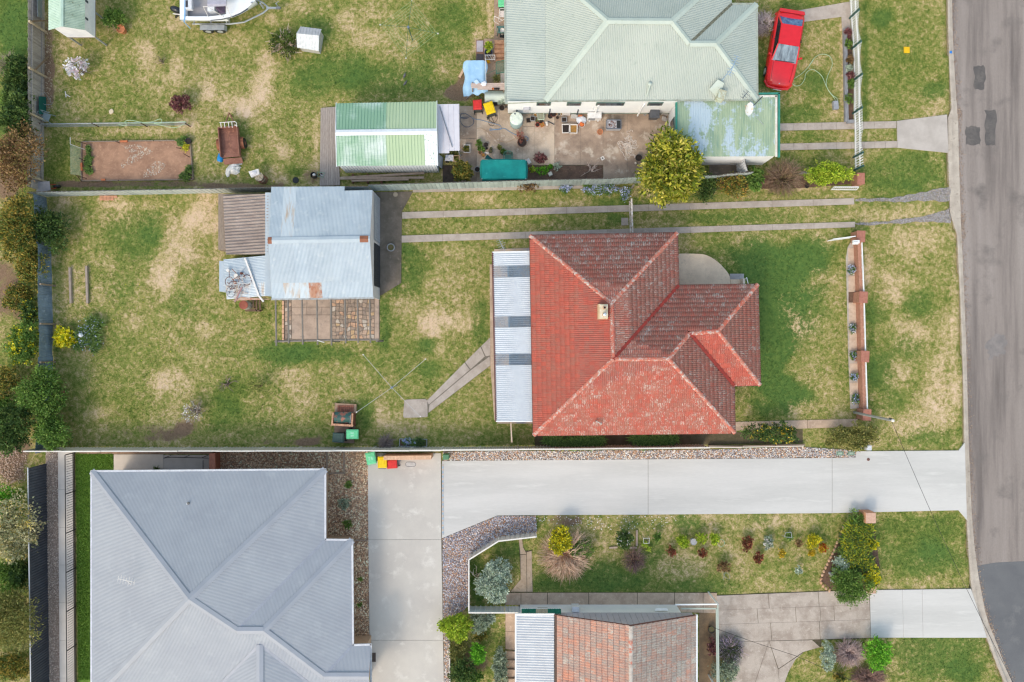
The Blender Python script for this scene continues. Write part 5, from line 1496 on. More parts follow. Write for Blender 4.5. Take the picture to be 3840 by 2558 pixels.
TERR=mat('terracotta',C(206,136,98),C(190,120,84),6,fine=.08);DPOT=plain('dark_pot',66,58,56);WPOT=plain('white_pot',226,218,210);RPOT=plain('red_pot',176,72,58);OPOT=plain('orange_pot',206,122,62);GPOT=plain('grey_pot',160,160,162);BPOT=plain('blue_pot',52,74,116,rough=.3)
GRS=mat('weedy_soil',C(92,96,56),C(110,88,66),8,fine=.3);ORS=mat('rusty_soil',C(170,120,60),C(140,110,60),8,fine=.3);DKS=plain('black_soil',52,42,38)
pk=1/62
def P3(x,y):return V(23,x,y)
def P4(x,y):return V(24,x,y)
pot(*P3(1388,245),.13,.1,BLACKP,'shallow black square tray left of the grey square pot',DKS,True,.05)
pot(*P3(1462,208),.15,.28,GPOT,'grey square pot right of the shallow black tray',DKS,True,-.03)
pot(*P3(1505,152),.12,.22,WPOT,'white rimmed round pot with orange soil by the pale wall',ORS)
pot(*P3(1608,165),.2,.3,plain('mint_tub',196,208,186),'pale mint oblong tub holding an orange pot',plain('tub_fill',150,150,130),True,.05,1.2)
pot(*P3(1556,246),.16,.22,DPOT,'dark round pot below the mint oblong tub',GRS)
pot(*P3(1606,258),.14,.2,DPOT,'second dark round pot below the mint oblong tub',DKS)
pot(*P3(1548,320),.14,.24,RPOT,'bright red round pot with a withered plant',DKS)
pot(*P3(1632,322),.12,.2,OPOT,'small orange square pot beside the bright red pot',ORS,True,.4)
pot(*P3(1775,165),.16,.26,DPOT,'black round pot in the row along the pale wall',DKS)
pot(*P3(1832,130),.17,.28,plain('maroon_pot',112,58,52),'maroon round pot in the row along the pale wall',DKS)
pot(*P4(140,140),.1,.2,WPOT,'small white pot beside the maroon pot',ORS)
pot(*P4(193,140),.09,.18,plain('grey_white_pot',186,180,178),'small greyish pot between two white pots',DKS)
pot(*P4(243,143),.1,.2,WPOT,'small white pot beside the white wooden box',ORS)
pot(*P4(160,215),.1,.12,plain('brown_pot',118,92,74),'lone small brown pot on the stained concrete',DKS)
pot(*P4(292,252),.16,.22,GPOT,'grey square pot of dark soil below the white wooden box',DKS,True,.03)
pot(*P4(330,428),.26,.3,WPOT,'white square planter with a small green seedling label',DKS,True,.03,1.08)
pot(*P4(468,434),.26,.3,WPOT,'white square planter filled with orange leaves',ORS,True,-.03,1.08)
pot(*P4(995,490),.18,.34,TERR,'empty terracotta pot standing alone on brown concrete',plain('pot_inside',176,118,82))
pot(*P4(1752,1000),.2,.36,BLACKP,'black round tub with pale sides beside the white rope',DKS)
pot(*P3(290,750),.2,.26,WPOT,'white oblong planter of weeds left of the pot plants',GRS,True,.0,1.25)
pot(*P3(630,675),.13,.24,DPOT,'empty dark pot above the green shade cloth',DKS)
pot(*P3(510,655),.12,.22,DPOT,'dark pot of leafy herbs at the top of the pot group',GRS)
pot(*P3(578,770),.11,.2,DPOT,'dark pot with a small round green plant',GRS)
pot(*P3(525,815),.11,.2,TERR,'terracotta pot of green leaves above the shade cloth',GRS)
pot(*P3(580,862),.12,.18,plain('worn_pot',150,120,100),'worn clay pot beside the white timber offcut',ORS)
pot(*P3(645,742),.07,.14,DPOT,'tiny dark pot in the middle of the pot group',DKS)
pot(*P3(710,792),.12,.24,DPOT,'dark pot with a yellow leaved stem',GRS)
pot(*P3(720,747),.09,.2,DPOT,'small dark pot above the yellow leaved stem',GRS)
pot(*P3(872,735),.13,.22,DPOT,'dark pot packed with green leaves above the green chair',GRS)
pot(*P3(932,808),.18,.3,plain('dark_green_pot',62,68,52),'wide dark green pot above the green plastic chair',GRS)
pot(*P3(1272,632),.28,.45,plain('brown_barrel',84,64,54),'big brown barrel pot with a red leaved shrub',DKS)
pot(*P3(1590,955),.2,.3,DPOT,'dark pot under the purple red shrub',DKS)
pot(*P3(475,1115),.18,.34,GPOT,'grey rimmed pot between round bush and shade cloth',DKS)
pot(*V(22,1190,1330),.19,.34,plain('stone_pot',150,140,130),'stone coloured pot of the clipped little tree',DKS)
pot(*V(21,862,1280),.24,.42,BPOT,'glazed blue pot with a yellow green bush',DKS)
pot(451,107,.26,.5,TERR,'large terracotta pot tipped beside the cubby house',TERR)
pot(*V(38,1522,495),.12,.2,BLACKP,'small black pot under the lime green shrub',DKS)
pot(*V(11,2287,1095),.22,.3,DPOT,'dark pot inside the white porch frame',GRS)
pot(*V(1,1383,1035),.18,.3,BLACKP,'black upright tub at the corner of the vegetable bed',DKS)
def block(name,label,cat,k,x,y,lx,ly,h,m,ang=0.0,z0=.045,group=None):
 p=WV(k,x,y,h)
 g=G().box(p.x,p.y,z0,h-.02,lx,ly,ang);g.box(p.x,p.y,h-.02,h,lx*.94,ly*.94,ang)
 return solo(name,label,cat,g,m,group)
BRK=mat('loose_brick',C(206,124,84),C(190,108,72),8,fine=.12)
block('storage_box','white wooden box with scraps against the pale wall','box',24,330,120,.5,.22,.28,plain('box_white',214,206,200),-.03)
block('tray','flat pale grey tray beside the white cushion','tray',24,490,188,.4,.26,.14,plain('tray_grey',196,190,184),-.1)
block('brick','single orange brick above the white cushion','brick',24,610,178,.23,.11,.2,BRK,.05)
block('brick','orange brick between white planter and bucket','brick',24,548,362,.24,.13,.12,BRK,.1)
c=WV(24,628,255,.16)
g=G().blob(c.x,c.y,.13,.32,.27,.1,None,12,6,.12,.1);solo('cushion','crumpled white cushion lying on brown concrete','cushion',g,plain('cushion_white',222,226,234,rough=.9),smooth=True)
c=WV(24,638,345,.25);t=thing('bucket','white bucket holding an orange cloth','bucket',(c.x,c.y,.045))
build('bucket_body',G().lathe(c.x,c.y,[(.14,.045),(.19,.25),(.17,.25),(.16,.2)],16,closed=False),WPOT,t)
build('cloth',G().blob(c.x,c.y,.2,.15,.14,.09,None,10,5,.25),plain('orange_cloth',222,120,66,rough=.9),t)
c=WV(24,888,165,.65);t=thing('air_conditioner','white outdoor air conditioner unit against the pale wall','air conditioner',(c.x,c.y,.05))
build('casing',G().box(c.x,c.y,.1,.65,.82,.36),plain('ac_white',230,228,226,rough=.5),t)
for s in(-1,1):build('foot',G().box(c.x+s*.26,c.y,.045,.1,.08,.44),WHITE,t)
build('grille',G().lathe(0,0,[(.0,0)],3)if False else G().box(c.x-.15,c.y-.185,.18,.58,.4,.012),plain('ac_grille',150,152,156),t)
build('pipe',G().tube([WV(24,1005,100,.6),WV(24,990,85,.7),WV(24,850,75,.7),WV(24,860,20,1.6)],.03,6),WHITE,t)
c=WV(24,1265,345,.55);t=thing('barbecue_trolley','grey hooded barbecue trolley with slatted top full of scraps','barbecue',(c.x,c.y,.045))
build('cabinet',G().box(c.x,c.y,.12,.52,.86,.54),plain('trolley_grey',190,192,198,rough=.45),t)
fr_=build('top_frame',G().beam((c.x-.43,c.y+.27,.54),(c.x+.43,c.y+.27,.54),.04,.05).beam((c.x-.43,c.y-.27,.54),(c.x+.43,c.y-.27,.54),.04,.05).beam((c.x-.43,c.y-.25,.54),(c.x-.43,c.y+.25,.54),.04,.05).beam((c.x+.43,c.y-.25,.54),(c.x+.43,c.y+.25,.54),.04,.05),plain('frame_steel',120,124,132,metal=.3,rough=.4),t)
for i in range(8):build('slat',G().box(c.x-.12,c.y-.2+i*.057,.525,.54,.56,.035),plain('slat_grey',176,168,168),fr_)
build('hot_plate',G().box(c.x+.29,c.y,.525,.55,.22,.44),BLACKP,t)
g=G()
for i in range(22):g.blob(c.x+random.uniform(-.3,.15),c.y+random.uniform(-.2,.2),.56,random.uniform(.02,.06),random.uniform(.02,.04),.02,random.choice([C(110,60,48),C(150,110,96),C(90,70,64),C(210,214,220)]),6,4,.3,random.random()*3)
o=build('scraps',g,tint_mat(),t);o['kind']='stuff'
for x in(-.36,.36):
 for y in(-.22,.22):build('leg',G().box(c.x+x,c.y+y,.045,.12,.05,.05),BLACKP,t)
c=WV(23,1170,205,1.2);t=thing('water_tank','round mint green plastic water tank against the white wall','water tank',(c.x,c.y,.045))
MINT=plain('mint_plastic',184,212,210,rough=.5)
build('tank_body',G().lathe(c.x,c.y,[(.36,.045),(.38,.3),(.37,.6),(.38,.9),(.38,1.1)],28),MINT,t,True)
lid_=build('tank_lid',G().lathe(c.x,c.y,[(.39,1.09),(.39,1.14),(.33,1.18),(.24,1.2),(.23,1.18),(.14,1.2),(.13,1.22),(.02,1.23)],28),plain('mint_lid',222,230,216,rough=.5),t)
build('inlet',G().lathe(c.x-.08,c.y+.26,[(.045,1.17),(.045,1.215)],10),PIPE,lid_)
g=G()
cR=WV(24,1545,790)
for s in range(16):
 pts=[]
 x,y=random.gauss(0,.18),random.gauss(0,.3)
 a=random.random()*6
 for i in range(26):
  a+=random.gauss(0,.9)
  x+=.075*math.cos(a)-x*.06;y+=.075*math.sin(a)-y*.04
  pts.append((cR.x+x,cR.y+y,.06+.07*max(0,1-math.hypot(x,y)*1.6)*random.random()))
 g.tube(pts,.017,4)
solo('rope_heap','tangled heap of white rope on brown concrete','rope',g,plain('rope_white',226,212,200,rough=.9))
t=thing('paver_stack','stack of pale grey paving blocks beside the charcoal bin','pavers',WV(25,660,330))
for x,y,z,a in((628,265,.05,.1),(700,290,.05,-.3),(660,400,.05,-.15),(655,385,.12,-.2),(628,262,.12,.2),(690,420,.05,-.2)):
 p=WV(25,x,y,z);build('paver',G().box(p.x,p.y,z,z+.068,.24,.2,a),plain('paver_grey',192,184,178),t)
block('concrete_block','white square drain surround at the edge of the brown concrete','drain surround',24,1045,1010,.22,.22,.07,WPOT,.55)
p=WV(24,1045,1010,.08);o=solo('drain_hole','small black drain opening in the white square surround','drain',G().box(p.x,p.y,.07,.078,.08,.08,.55),plain('hole_black',22,20,20))
block('planter_box','cream square box on the brown soil bed','box',23,1777,1195,.22,.22,.26,plain('cream_box',214,206,190),.5,.02)
block('concrete_block','white concrete block beside the corner of the shade cloth','block',23,1392,968,.2,.32,.2,WPOT,.55)
c=WV(24,1697,1105,.16);solo('ball','pale round ball on the concrete below the black tub','ball',G().blob(c.x,c.y,.13,.085,.085,.085,None,12,8,0),plain('ball_white',222,208,190),smooth=True)
c=WV(24,1755,1140,.08)
g=G().blob(c.x,c.y,.08,.1,.05,.05,None,8,5,.25,.6);solo('shell','white shell shaped ornament on the concrete below the black tub','ornament',g,WPOT)
g=G();p0=WV(24,1868,158)
for i in range(5):
 a=i*1.25;g.beam((p0.x+.03*math.cos(a),p0.y+.03*math.sin(a),.055),(p0.x+.09*math.cos(a),p0.y+.09*math.sin(a),.055),.05,.02)
solo('drain_grate','round grey metal grate near the charcoal bin','grate',g,GALV)
block('white_box','white cardboard carton among the pots','carton',23,1712,300,.12,.24,.18,WPOT,.2)
solo('metal_bar','dark metal bar lying right of the carton','bar',G().beam(WV(23,1735,262,.07),WV(23,1845,318,.07),.05,.04),plain('bar_dark',72,72,78))
block('timber_offcut','white timber offcut above the folded green umbrella','timber offcut',23,635,822,.34,.1,.1,WPOT,-.2)
def hose(label,pts,r,m,z=.06,name='garden_hose'):
 P=[W(a,b,z)for a,b in pts]
 out=[]
 for i in range(len(P)-1):
  p0,p1,p2,p3=P[max(i-1,0)],P[i],P[i+1],P[min(i+2,len(P)-1)]
  for k in range(6):
   t=k/6
   out.append(.5*((2*p1)+(p2-p0)*t+(2*p0-5*p1+4*p2-p3)*t*t+(3*p1-p0-3*p2+p3)*t**3))
 out.append(P[-1])
 for i,p in enumerate(out):p.z=z+.004*(i%7)
 return solo(name,label,'hose',G().tube(out,r,6),m)
BLUEH=plain('blue_hose',132,160,190);GREYH=plain('grey_hose',104,112,124);BRH=plain('brown_hose',96,84,72);GRH=plain('green_hose',168,206,172)
hose('grey blue coiled hose beside the lavender awning',VV(23,300,215,180,200,190,130,260,125,330,165,395,220,405,300,330,360,240,350,170,260,180,200,250,190,330,190),.018,GREYH)
hose('pale blue hose running across the concrete yard',VV(23,330,165,420,220,560,245,700,285,850,325,900,370,880,410,770,415,700,425,710,395,770,410,890,395,960,390,1040,440,1130,490,1210,515,1330,530,1380,560,1370,600,1340,615),.016,BLUEH)
hose('thin brown hose looped below the yellow lidded bin',VV(23,690,240,680,310,730,345,775,320,760,260,720,190,690,185,690,230,740,280,790,280,830,220,835,170,800,140,750,150),.012,BRH)
hose('thin pale cord curving across the concrete yard',VV(23,470,390,540,385,640,440,740,520,820,590,900,620,1000,630,1090,600,1170,560),.01,plain('cord_tan',190,160,128))
hose('pale green hose looped on the lawn beside the red car',[V(27,605,1310),V(27,740,1220),V(27,860,1100),V(27,950,970),V(4,930,430),V(4,970,375),V(4,1020,354),V(4,1070,375),V(4,1080,430),V(4,1050,500),V(4,1043,560),V(4,1070,610),V(4,1100,650),V(4,1104,690)],.016,plain('mint_hose',184,208,172))
hose('second pale green hose loop from car to hose reel',[V(4,820,545),V(4,840,562),V(4,875,555),V(4,900,520),V(4,910,480),V(4,945,455),V(4,985,470),V(4,1020,510),V(4,1045,570),V(4,1080,620),V(4,1112,645),V(4,1114,690)],.016,MATS['mint_hose'])
block('hose_reel_box','small grey tap box where the green hoses end','box',4,1108,685,.3,.5,.25,plain('reel_grey',160,162,168),.1,0)
hose('pale green hose draped over the low wire fence',VV(1,870,915,930,925,920,895,960,885,1050,900,1120,895,1180,875,1185,900,1130,905,1200,925,1280,940,1330,925,1360,895,1200,905,1000,905,880,905),.016,MATS['mint_hose'],.74)
SHADE=mat('shade_cloth',C(18,128,124),C(12,112,110),1.2,c3=C(52,152,146),scale3=3,lo3=.62,hi3=.72,fine=.06,rough=.85)
c=WV(23,945,1120);t=thing('shade_shelter','teal shade cloth shelter stretched over a frame by the fence','shelter',(c.x,c.y,.02))
q=[WV(23,555,948,1.75),WV(23,1335,950,1.75),WV(23,1338,1280,1.7),WV(23,558,1280,1.7)]
nn=12
vs,fs=[],[]
for i in range(nn+1):
 for j in range(nn//2+1):
  u,v=i/nn,j/(nn//2)
  p=q[0].lerp(q[1],u).lerp(q[3].lerp(q[2],u),v)
  sag=.1*math.sin(math.pi*u)*math.sin(math.pi*v)+random.uniform(-.012,.012)
  vs.append(p-Vector((0,0,sag)))
mm=nn//2+1
for i in range(nn):
 for j in range(nn//2):fs.append((i*mm+j,i*mm+j+1,(i+1)*mm+j+1,(i+1)*mm+j))
build('canopy',G().add(vs,fs),SHADE,t,True)
for a,b2 in((0,1),(1,2),(2,3),(3,0)):
 pa_,pb_=q[a],q[b2]
 o1=(pa_+pb_)/2-(q[0]+q[2])/2;o1.z=0;o1=o1.normalized()*.1
 build('skirt',G().add([pa_,pb_,pb_+o1-Vector((0,0,.35)),pa_.lerp(pb_,.5)+o1*1.3-Vector((0,0,.28)),pa_+o1-Vector((0,0,.35))],[(0,1,2,3,4)]),SHADE,t)
for p in q:build('pole',G().tube([(p.x,p.y,.02),p],.025,6),GALV,t)
def plastic_chair(k,x,y,ang,m,label,zoff=.045):
 c=WV(k,x,y,.45);L=Loc((c.x,c.y,0),ang)
 t=thing('plastic_chair',label,'chair',(c.x,c.y,zoff))
 build('seat',G().hexa([L(-.22,-.22,.4),L(.22,-.22,.4),L(.2,.22,.38),L(-.2,.22,.38)],[L(-.22,-.22,.43),L(.22,-.22,.43),L(.2,.22,.41),L(-.2,.22,.41)]),m,t)
 for i in range(7):
  a=math.pi*(.12+.76*i/6)
  b0,b1=L(.2*math.cos(a),.2+.05*math.sin(a),.4),L(.26*math.cos(a),.24+.08*math.sin(a),.8)
  build('back_slat',G().beam(b0,b1,.045,.015),m,t)
 rim=[L(.27*math.cos(math.pi*i/8),.2+.14*math.sin(math.pi*i/8),.6+.22*math.sin(math.pi*i/8))for i in range(9)]
 build('armrest',G().tube([L(.28,-.2,.6)]+rim+[L(-.28,-.2,.6)],.022,6),m,t)
 for sx in(-1,1):
  for sy in(-1,1):build('leg',G().beam(L(sx*.22,sy*.2,.42),L(sx*.27,sy*.25,zoff),.04,.03),m,t)
 return t
plastic_chair(23,1025,915,0,plain('chair_green',96,140,122,rough=.5),'green slatted plastic chair half under the teal shade cloth')
plastic_chair(21,1180,720,math.pi,plain('chair_teal',88,122,116,rough=.5),'dark green plastic chair under the edge of the pale green roof',.04)
plastic_chair(1,338,858,1.2,plain('chair_grey',150,162,164,rough=.5),'grey plastic chair against the paling fence',0)
p=WV(23,680,900,.5);solo('folded_umbrella','dark teal cloth corner folded above the shade cloth','umbrella',G().hexa([WV(23,600,930,.6),WV(23,760,940,.6),WV(23,650,850,.5)],[WV(23,600,930,.68),WV(23,760,940,.68),WV(23,655,855,.66)]),plain('teal_dark',14,84,86,rough=.85))
c=WV(21,1195,735,.62);pot(*V(21,1197,735),.13,.62,WPOT,'round white tub standing on the dark green chair',plain('tub_white',222,220,218),at_h=.62,name='tub',cat='tub')
t=thing('folding_chair','white folding lounge chair beside the pale green roof','chair',WV(21,1185,330,.04))
WT=plain('chair_white',232,226,222,rough=.5)
build('sling',G().solid([WV(21,1135,265,.75),WV(21,1255,265,.75),WV(21,1250,410,.42),WV(21,1125,410,.42)],.015),plain('sling_grey',206,198,200),t)
for a in((1135,215,.95,1255,215,.95),(1135,215,.95,1120,430,.42),(1125,415,.42,1255,415,.42),(1120,430,.42,1105,510,.05),(1255,470,.3,1115,540,.05),(1005,395,.4,1190,490,.3),(1005,395,.4,995,520,.4),(995,520,.4,1140,610,.05)):
 build('frame_tube',G().tube([WV(21,a[0],a[1],a[2]),WV(21,a[3],a[4],a[5])],.018,6),WT,t)
solo('rubber_mat','black rubber mat below the dark green chair','mat',G().prism([WV(21,*a)for a in((1140,810),(1262,815),(1262,942),(1135,925))],.04,.055),BLACKP)
solo('lid_panel','pale lavender rectangular lid lying on the brown paving','lid',G().prism([WV(21,*a)for a in((572,1012),(735,1012),(728,1278),(572,1278))],.026,.09),plain('lid_lav',190,180,186))
solo('rubber_mat','dark woven doormat above the blue tarpaulin','mat',G().prism([WV(21,*a)for a in((575,1320),(745,1335),(740,1480),(558,1480))],.026,.04),plain('mat_dark',96,86,88))
t=thing('steps','brown timber steps beside the wall of the white house','steps',WV(21,1140,1250,.04))
for i in range(5):
 y0=1020+i*90
 g=G().prism([WV(21,1008,y0,.5),WV(21,1262,y0,.5),WV(21,1262,y0+86,.5),WV(21,1008,y0+86,.5)],.04,.75-i*.15)
 build('tread',g,mat('brown_tread',C(176,136,108),C(150,112,90),5,fine=.1,var=.12),t)
t=thing('crate','white lattice crate below the blue pot','crate',WV(21,900,1405,.04))
cc=[WV(21,*a,.45)for a in((782,1350),(1015,1350),(1020,1460),(790,1460))]
for i in range(4):
 build('rim',G().beam(cc[i],cc[(i+1)%4],.03,.04),WT,t)
 build('upright',G().beam((cc[i].x,cc[i].y,.04),cc[i],.03,.03),WT,t)
for i in range(3):
 build('lattice_bar',G().beam(cc[0].lerp(cc[1],.2+i*.25),cc[3].lerp(cc[2],.45+i*.25),.018,.02),WT,t)
p=WV(21,855,1485,.3);solo('yellow_can','small yellow watering can beside the blue tarpaulin','can',G().lathe(p.x,p.y,[(.09,.04),(.1,.28),(.05,.32)],12).tube([(p.x,p.y,.2),(p.x+.12,p.y-.14,.3)],.02,6),plain('can_yellow',236,170,24))
TARP=mat('blue_tarp',C(166,202,230),C(152,190,220),1.5,c3=C(186,214,236),scale3=4,fine=.04,rough=.6)
c=WV(22,530,560);t=thing('tarpaulin','pale blue tarpaulin draped over a trestle beside the lawn','tarpaulin',(c.x,c.y,0))
top=[WV(22,292,175,1.2),WV(22,770,172,1.2),WV(22,778,890,1.2),WV(22,290,930,1.2)]
vs,fs=[],[]
n1_,n2_=14,22
for j in range(n2_+1):
 for i in range(n1_+1):
  u,v=i/n1_,j/n2_
  p=top[0].lerp(top[1],u).lerp(top[3].lerp(top[2],u),v)
  ed=max(0,abs(u-.5)*2-.84)/.16
  ed2=max(0,(v-.86)/.14)
  z=1.2-.25*ed**2-.35*ed2+random.uniform(-.012,.012)+.02*math.sin(v*40+u*7)*ed2-.04*math.exp(-((u-.29)/.03)**2)
  off=Vector(((-1 if u<.5 else 1)*.1*ed*(1+.6*math.sin(v*9)),-.14*ed2*(1+.5*math.sin(u*13)),0))
  vs.append((p.x+off.x,p.y+off.y,z))
for j in range(n2_):
 for i in range(n1_):fs.append((j*(n1_+1)+i,j*(n1_+1)+i+1,(j+1)*(n1_+1)+i+1,(j+1)*(n1_+1)+i))
build('sheet',G().add(vs,fs),TARP,t,True)
for a,b2 in(((460,1000,.9),(330,1100,0)),((570,1000,.9),(705,1110,0)),((300,300,1.1),(300,330,0)),((760,300,1.1),(760,330,0))):
 build('trestle_leg',G().tube([WV(22,*a),WV(22,*b2)],.025,6),GALV,t)
build('side_rail',G().beam(WV(22,790,130,1.25),WV(22,800,720,1.25),.03,.04),WT,t)
c=WV(22,575,690,1.25);solo('folded_sheet','folded pale blue sheet lying on the tarpaulin','sheet',G().solid([WV(22,495,690,1.3),WV(22,570,640,1.32),WV(22,645,715,1.3),WV(22,560,760,1.3)],.04),plain('sheet_blue',200,222,240))
c=WV(22,730,750,1.3);solo('plastic_bag','crumpled white plastic bag on the timber planks','bag',G().blob(c.x,c.y,1.34,.17,.14,.08,None,10,6,.4),plain('bag_white',234,234,240))
t=thing('plank_bench','weathered timber planks spanning tarpaulin and house','planks',WV(22,850,815,1.2))
for i,(a,b2)in enumerate((((430,755),(1270,750)),((430,795),(1270,795)),((440,832),(1270,838)),((590,872),(1270,876)))):
 build('plank',G().beam(WV(22,*a,1.26),WV(22,*b2,1.26),.095,.035),mat('grey_plank',C(198,176,164),C(180,158,146),3,c3=C(212,196,188),scale3=9,fine=.1,var=.06,stretch=(1,6,1)),t)
for x in(470,1230):build('trestle',G().box(WV(22,x,815,1.2).x,WV(22,x,815,1.2).y,.03,1.235,.06,.5),TIM,t)
for i,x in enumerate((970,1022,1066,1110)):
 p=WV(22,x,868,1.36);pot(*V(22,x,868),.055,1.36,OPOT if i==0 else DPOT,('tan' if i==0 else('first dark','','second dark','third dark')[0 if i==1 else i])+' little cup standing on the timber planks',at_h=1.36,name='cup',cat='cup')if False else solo('cup',('tan cup at the left end of the row on the planks','dark cup next to the tan cup on the planks','smallest dark cup in the row on the planks','dark cup at the right end of the row on the planks')[i],'cup',G().lathe(p.x,p.y,[(.05,1.28),(.065,1.36),(.05,1.36),(.045,1.3)],12),OPOT if i==0 else DPOT)
solo('timber_plank','pale timber plank leaning against the blue tarpaulin','plank',G().beam(WV(22,150,590,.06),WV(22,275,350,.25),.14,.05),plain('plank_tan',214,180,150))
t=thing('tank_cover','pale green curved metal cover beside the house wall','cover',WV(22,1010,1040,.03))
vs,fs=[],[]
for i in range(9):
 a=math.pi*i/8
 v=i/8
 for x in(768,1262):
  p=WV(22,x,905+265*v,.95);vs.append((p.x,p.y,.75+.25*math.sin(a)))
for i in range(8):fs.append((2*i,2*i+2,2*i+3,2*i+1))
build('curved_sheet',G().add(vs,fs),MATS['pale_green_cap'],t,True)
a_,b_=WV(22,775,920,.8),WV(22,1255,1165,.8)
build('body',G().box((a_.x+b_.x)/2,(a_.y+b_.y)/2,.03,.76,abs(b_.x-a_.x),abs(b_.y-a_.y)),plain('cover_body',150,166,150),t)
solo('barbecue_grill','small black grill between the green cover and yellow bin','grill',G().box(WV(22,1020,1195,.5).x,WV(22,1020,1195,.5).y,.03,.5,.26,.14),BLACKP)
t=thing('mesh_gate','green wire mesh gate panel beside the house wall','gate',WV(22,1150,340,.04))
gq=[WV(22,1045,215,.9),WV(22,1262,165,1.0),WV(22,1262,465,.9),WV(22,1048,500,.8)]
for i in range(4):build('frame',G().beam(gq[i],gq[(i+1)%4],.03,.03),plain('gate_green',60,118,100),t)
g=G()
for i in range(1,16):
 u=i/16
 g.beam(gq[0].lerp(gq[1],u),gq[3].lerp(gq[2],u),.008,.008);g.beam(gq[0].lerp(gq[3],u),gq[1].lerp(gq[2],u),.008,.008)
o=build('mesh',g,MATS['gate_green'],t);o['kind']='stuff'
build('stay',G().beam(WV(22,810,505,1.0),WV(22,1045,405,.9),.02,.02),MATS['gate_green'],t)
build('leg',G().beam((gq[3].x,gq[3].y,.04),gq[3],.03,.03),MATS['gate_green'],t)
t=thing('clothes_airer','white slatted clothes airer beside the house wall','airer',WV(22,1210,590,.04))
for i in range(6):
 x=1165+i*20
 build('bar',G().tube([WV(22,x,455,.8),WV(22,x,720,.75)],.009,5),WT,t)
for y in(455,722):build('bar',G().tube([WV(22,1160,y,.78),WV(22,1265,y,.78)],.012,5),WT,t)
for y in(460,715):build('leg',G().tube([WV(22,1165,y,.78),(WV(22,1165,y,.78).x,WV(22,1165,y,.78).y,.04)],.012,5),WT,t)
# --------- cubby house on stilts
f0=[W(252.5,140,1.4),W(357,138,1.4)]
xa,xb,yS,yN=f0[0].x,f0[1].x,f0[0].y,21.0
t=thing('cubby_house','white cubby house with green roof raised on timber stilts','cubby house',(xa/2+xb/2,yS+1.2,0))
WRB=mat('white_ribbed_wall',C(232,232,238),C(220,220,228),3,fine=.03)
build('floor',G().prism([(xa,yS),(xb,yS),(xb,yN),(xa,yN)],1.3,1.4),TIM,t)
xm=(xa+xb)/2
build('wall',G().hexa([(xa,yS,1.4),(xb,yS,1.4),(xb,yN,1.4),(xa,yN,1.4)],[(xa,yS,2.95),(xb,yS,2.95),(xb,yN,2.95),(xa,yN,2.95)]),WRB,t)
build('gable',G().hexa([(xa,yS-.01,2.9),(xb,yS-.01,2.9),(xm,yS-.01,3.36)],[(xa,yS+.05,2.9),(xb,yS+.05,2.9),(xm,yS+.05,3.36)]),WRB,t)
for s in(-1,1):
 ex_=xm+s*((xb-xa)/2+.22)
 po=[Vector((xm,yS-.18,3.45)),Vector((ex_,yS-.18,2.92)),Vector((ex_,yN,2.92)),Vector((xm,yN,3.45))]
 build('roof_sheet',corr_face(G(),po,Vector((0,1,0)),.09,.011,4),mat('cubby_green',C(186,208,194),C(174,198,182),2,fine=.05)if s<0 else mat('cubby_green_dirty',C(164,182,166),C(146,164,146),2,c3=C(110,116,96),scale3=7,lo3=.58,fine=.08),t)
build('ridge_capping',roof_cap(G(),(xm,yS-.2,3.46),(xm,yN,3.46),.22,.015,.015),MATS['cubby_green'],t)
for x in(xa+.05,xb-.05):
 for y in(yS+.05,yS+1.5,yN-.1):build('stilt',G().box(x,y,0,1.3,.08,.08),GALV,t)
for y in(yS+.7,yS+1.7):build('window',G().box(xb+.01,y,2.2,2.5,.02,.12),PIPE,t)
# --------- boat on its trailer
ax=W(0,-1,1.7).y
bx0,bx1=W(672,0,1.7).x,W(957,0,1.7).x
bt=thing('boat','white motor boat with grey canopy and navy stripe on its trailer','boat',((bx0+bx1)/2,ax,.55))
ST=[(0.0,1.12,.92,.62),(.18,1.16,.95,.6),(.4,1.16,.95,.58),(.55,1.1,.86,.6),(.68,.98,.7,.66),(.8,.76,.46,.76),(.9,.48,.24,.92),(.96,.25,.1,1.1),(1.0,.06,.02,1.35)]
def hull_rings(inner=False):
 rr=[]
 for s_,w_,c_,k_ in ST:
  x=bx0+(bx1-bx0)*s_
  zg=1.6+.12*s_
  rr.append([(x,ax-w_,zg),(x,ax-w_*.98,zg-.22),(x,ax-c_,.95+.3*max(0,s_-.6)),(x,ax,k_),(x,ax+c_,.95+.3*max(0,s_-.6)),(x,ax+w_*.98,zg-.22),(x,ax+w_,zg)])
 return rr
rr=hull_rings()
vs=[p for r_ in rr for p in r_]
fs=[(7*i+j,7*i+j+1,7*i+8+j,7*i+7+j)for i in range(len(rr)-1)for j in range(6)]+[tuple(range(7))]
BW=mat('gelcoat_white',C(238,240,242),C(230,232,236),2,fine=.02,rough=.25,spec=.5)
build('hull',G().add(vs,fs),BW,bt,True)
g=G()
for i in range(2,len(rr)-3):
 a,b2=rr[i],rr[i+1]
 g.add([(a[0][0],a[0][1]-.012,a[0][2]-.03),(b2[0][0],b2[0][1]-.012,b2[0][2]-.03),(b2[1][0],b2[1][1]-.014,b2[1][2]+.06),(a[1][0],a[1][1]-.014,a[1][2]+.06)],[(0,1,2,3)])
build('stripe',g,plain('navy',58,76,116,rough=.3),bt)
g=G()
for i in range(len(ST)-1):
 for s in(-1,1):
  x0_,x1_=rr[i][0][0],rr[i+1][0][0]
  w0,w1=ST[i][1],ST[i+1][1]
  z0_,z1_=rr[i][0][2],rr[i+1][0][2]
  g.add([(x0_,ax+s*w0,z0_+.01),(x1_,ax+s*w1,z1_+.01),(x1_,ax+s*max(w1-.2,0),z1_+.03),(x0_,ax+s*max(w0-.2,0),z0_+.03)],[(0,1,2,3)])
build('gunwale',g,BW,bt)
xd=bx0+(bx1-bx0)*.62
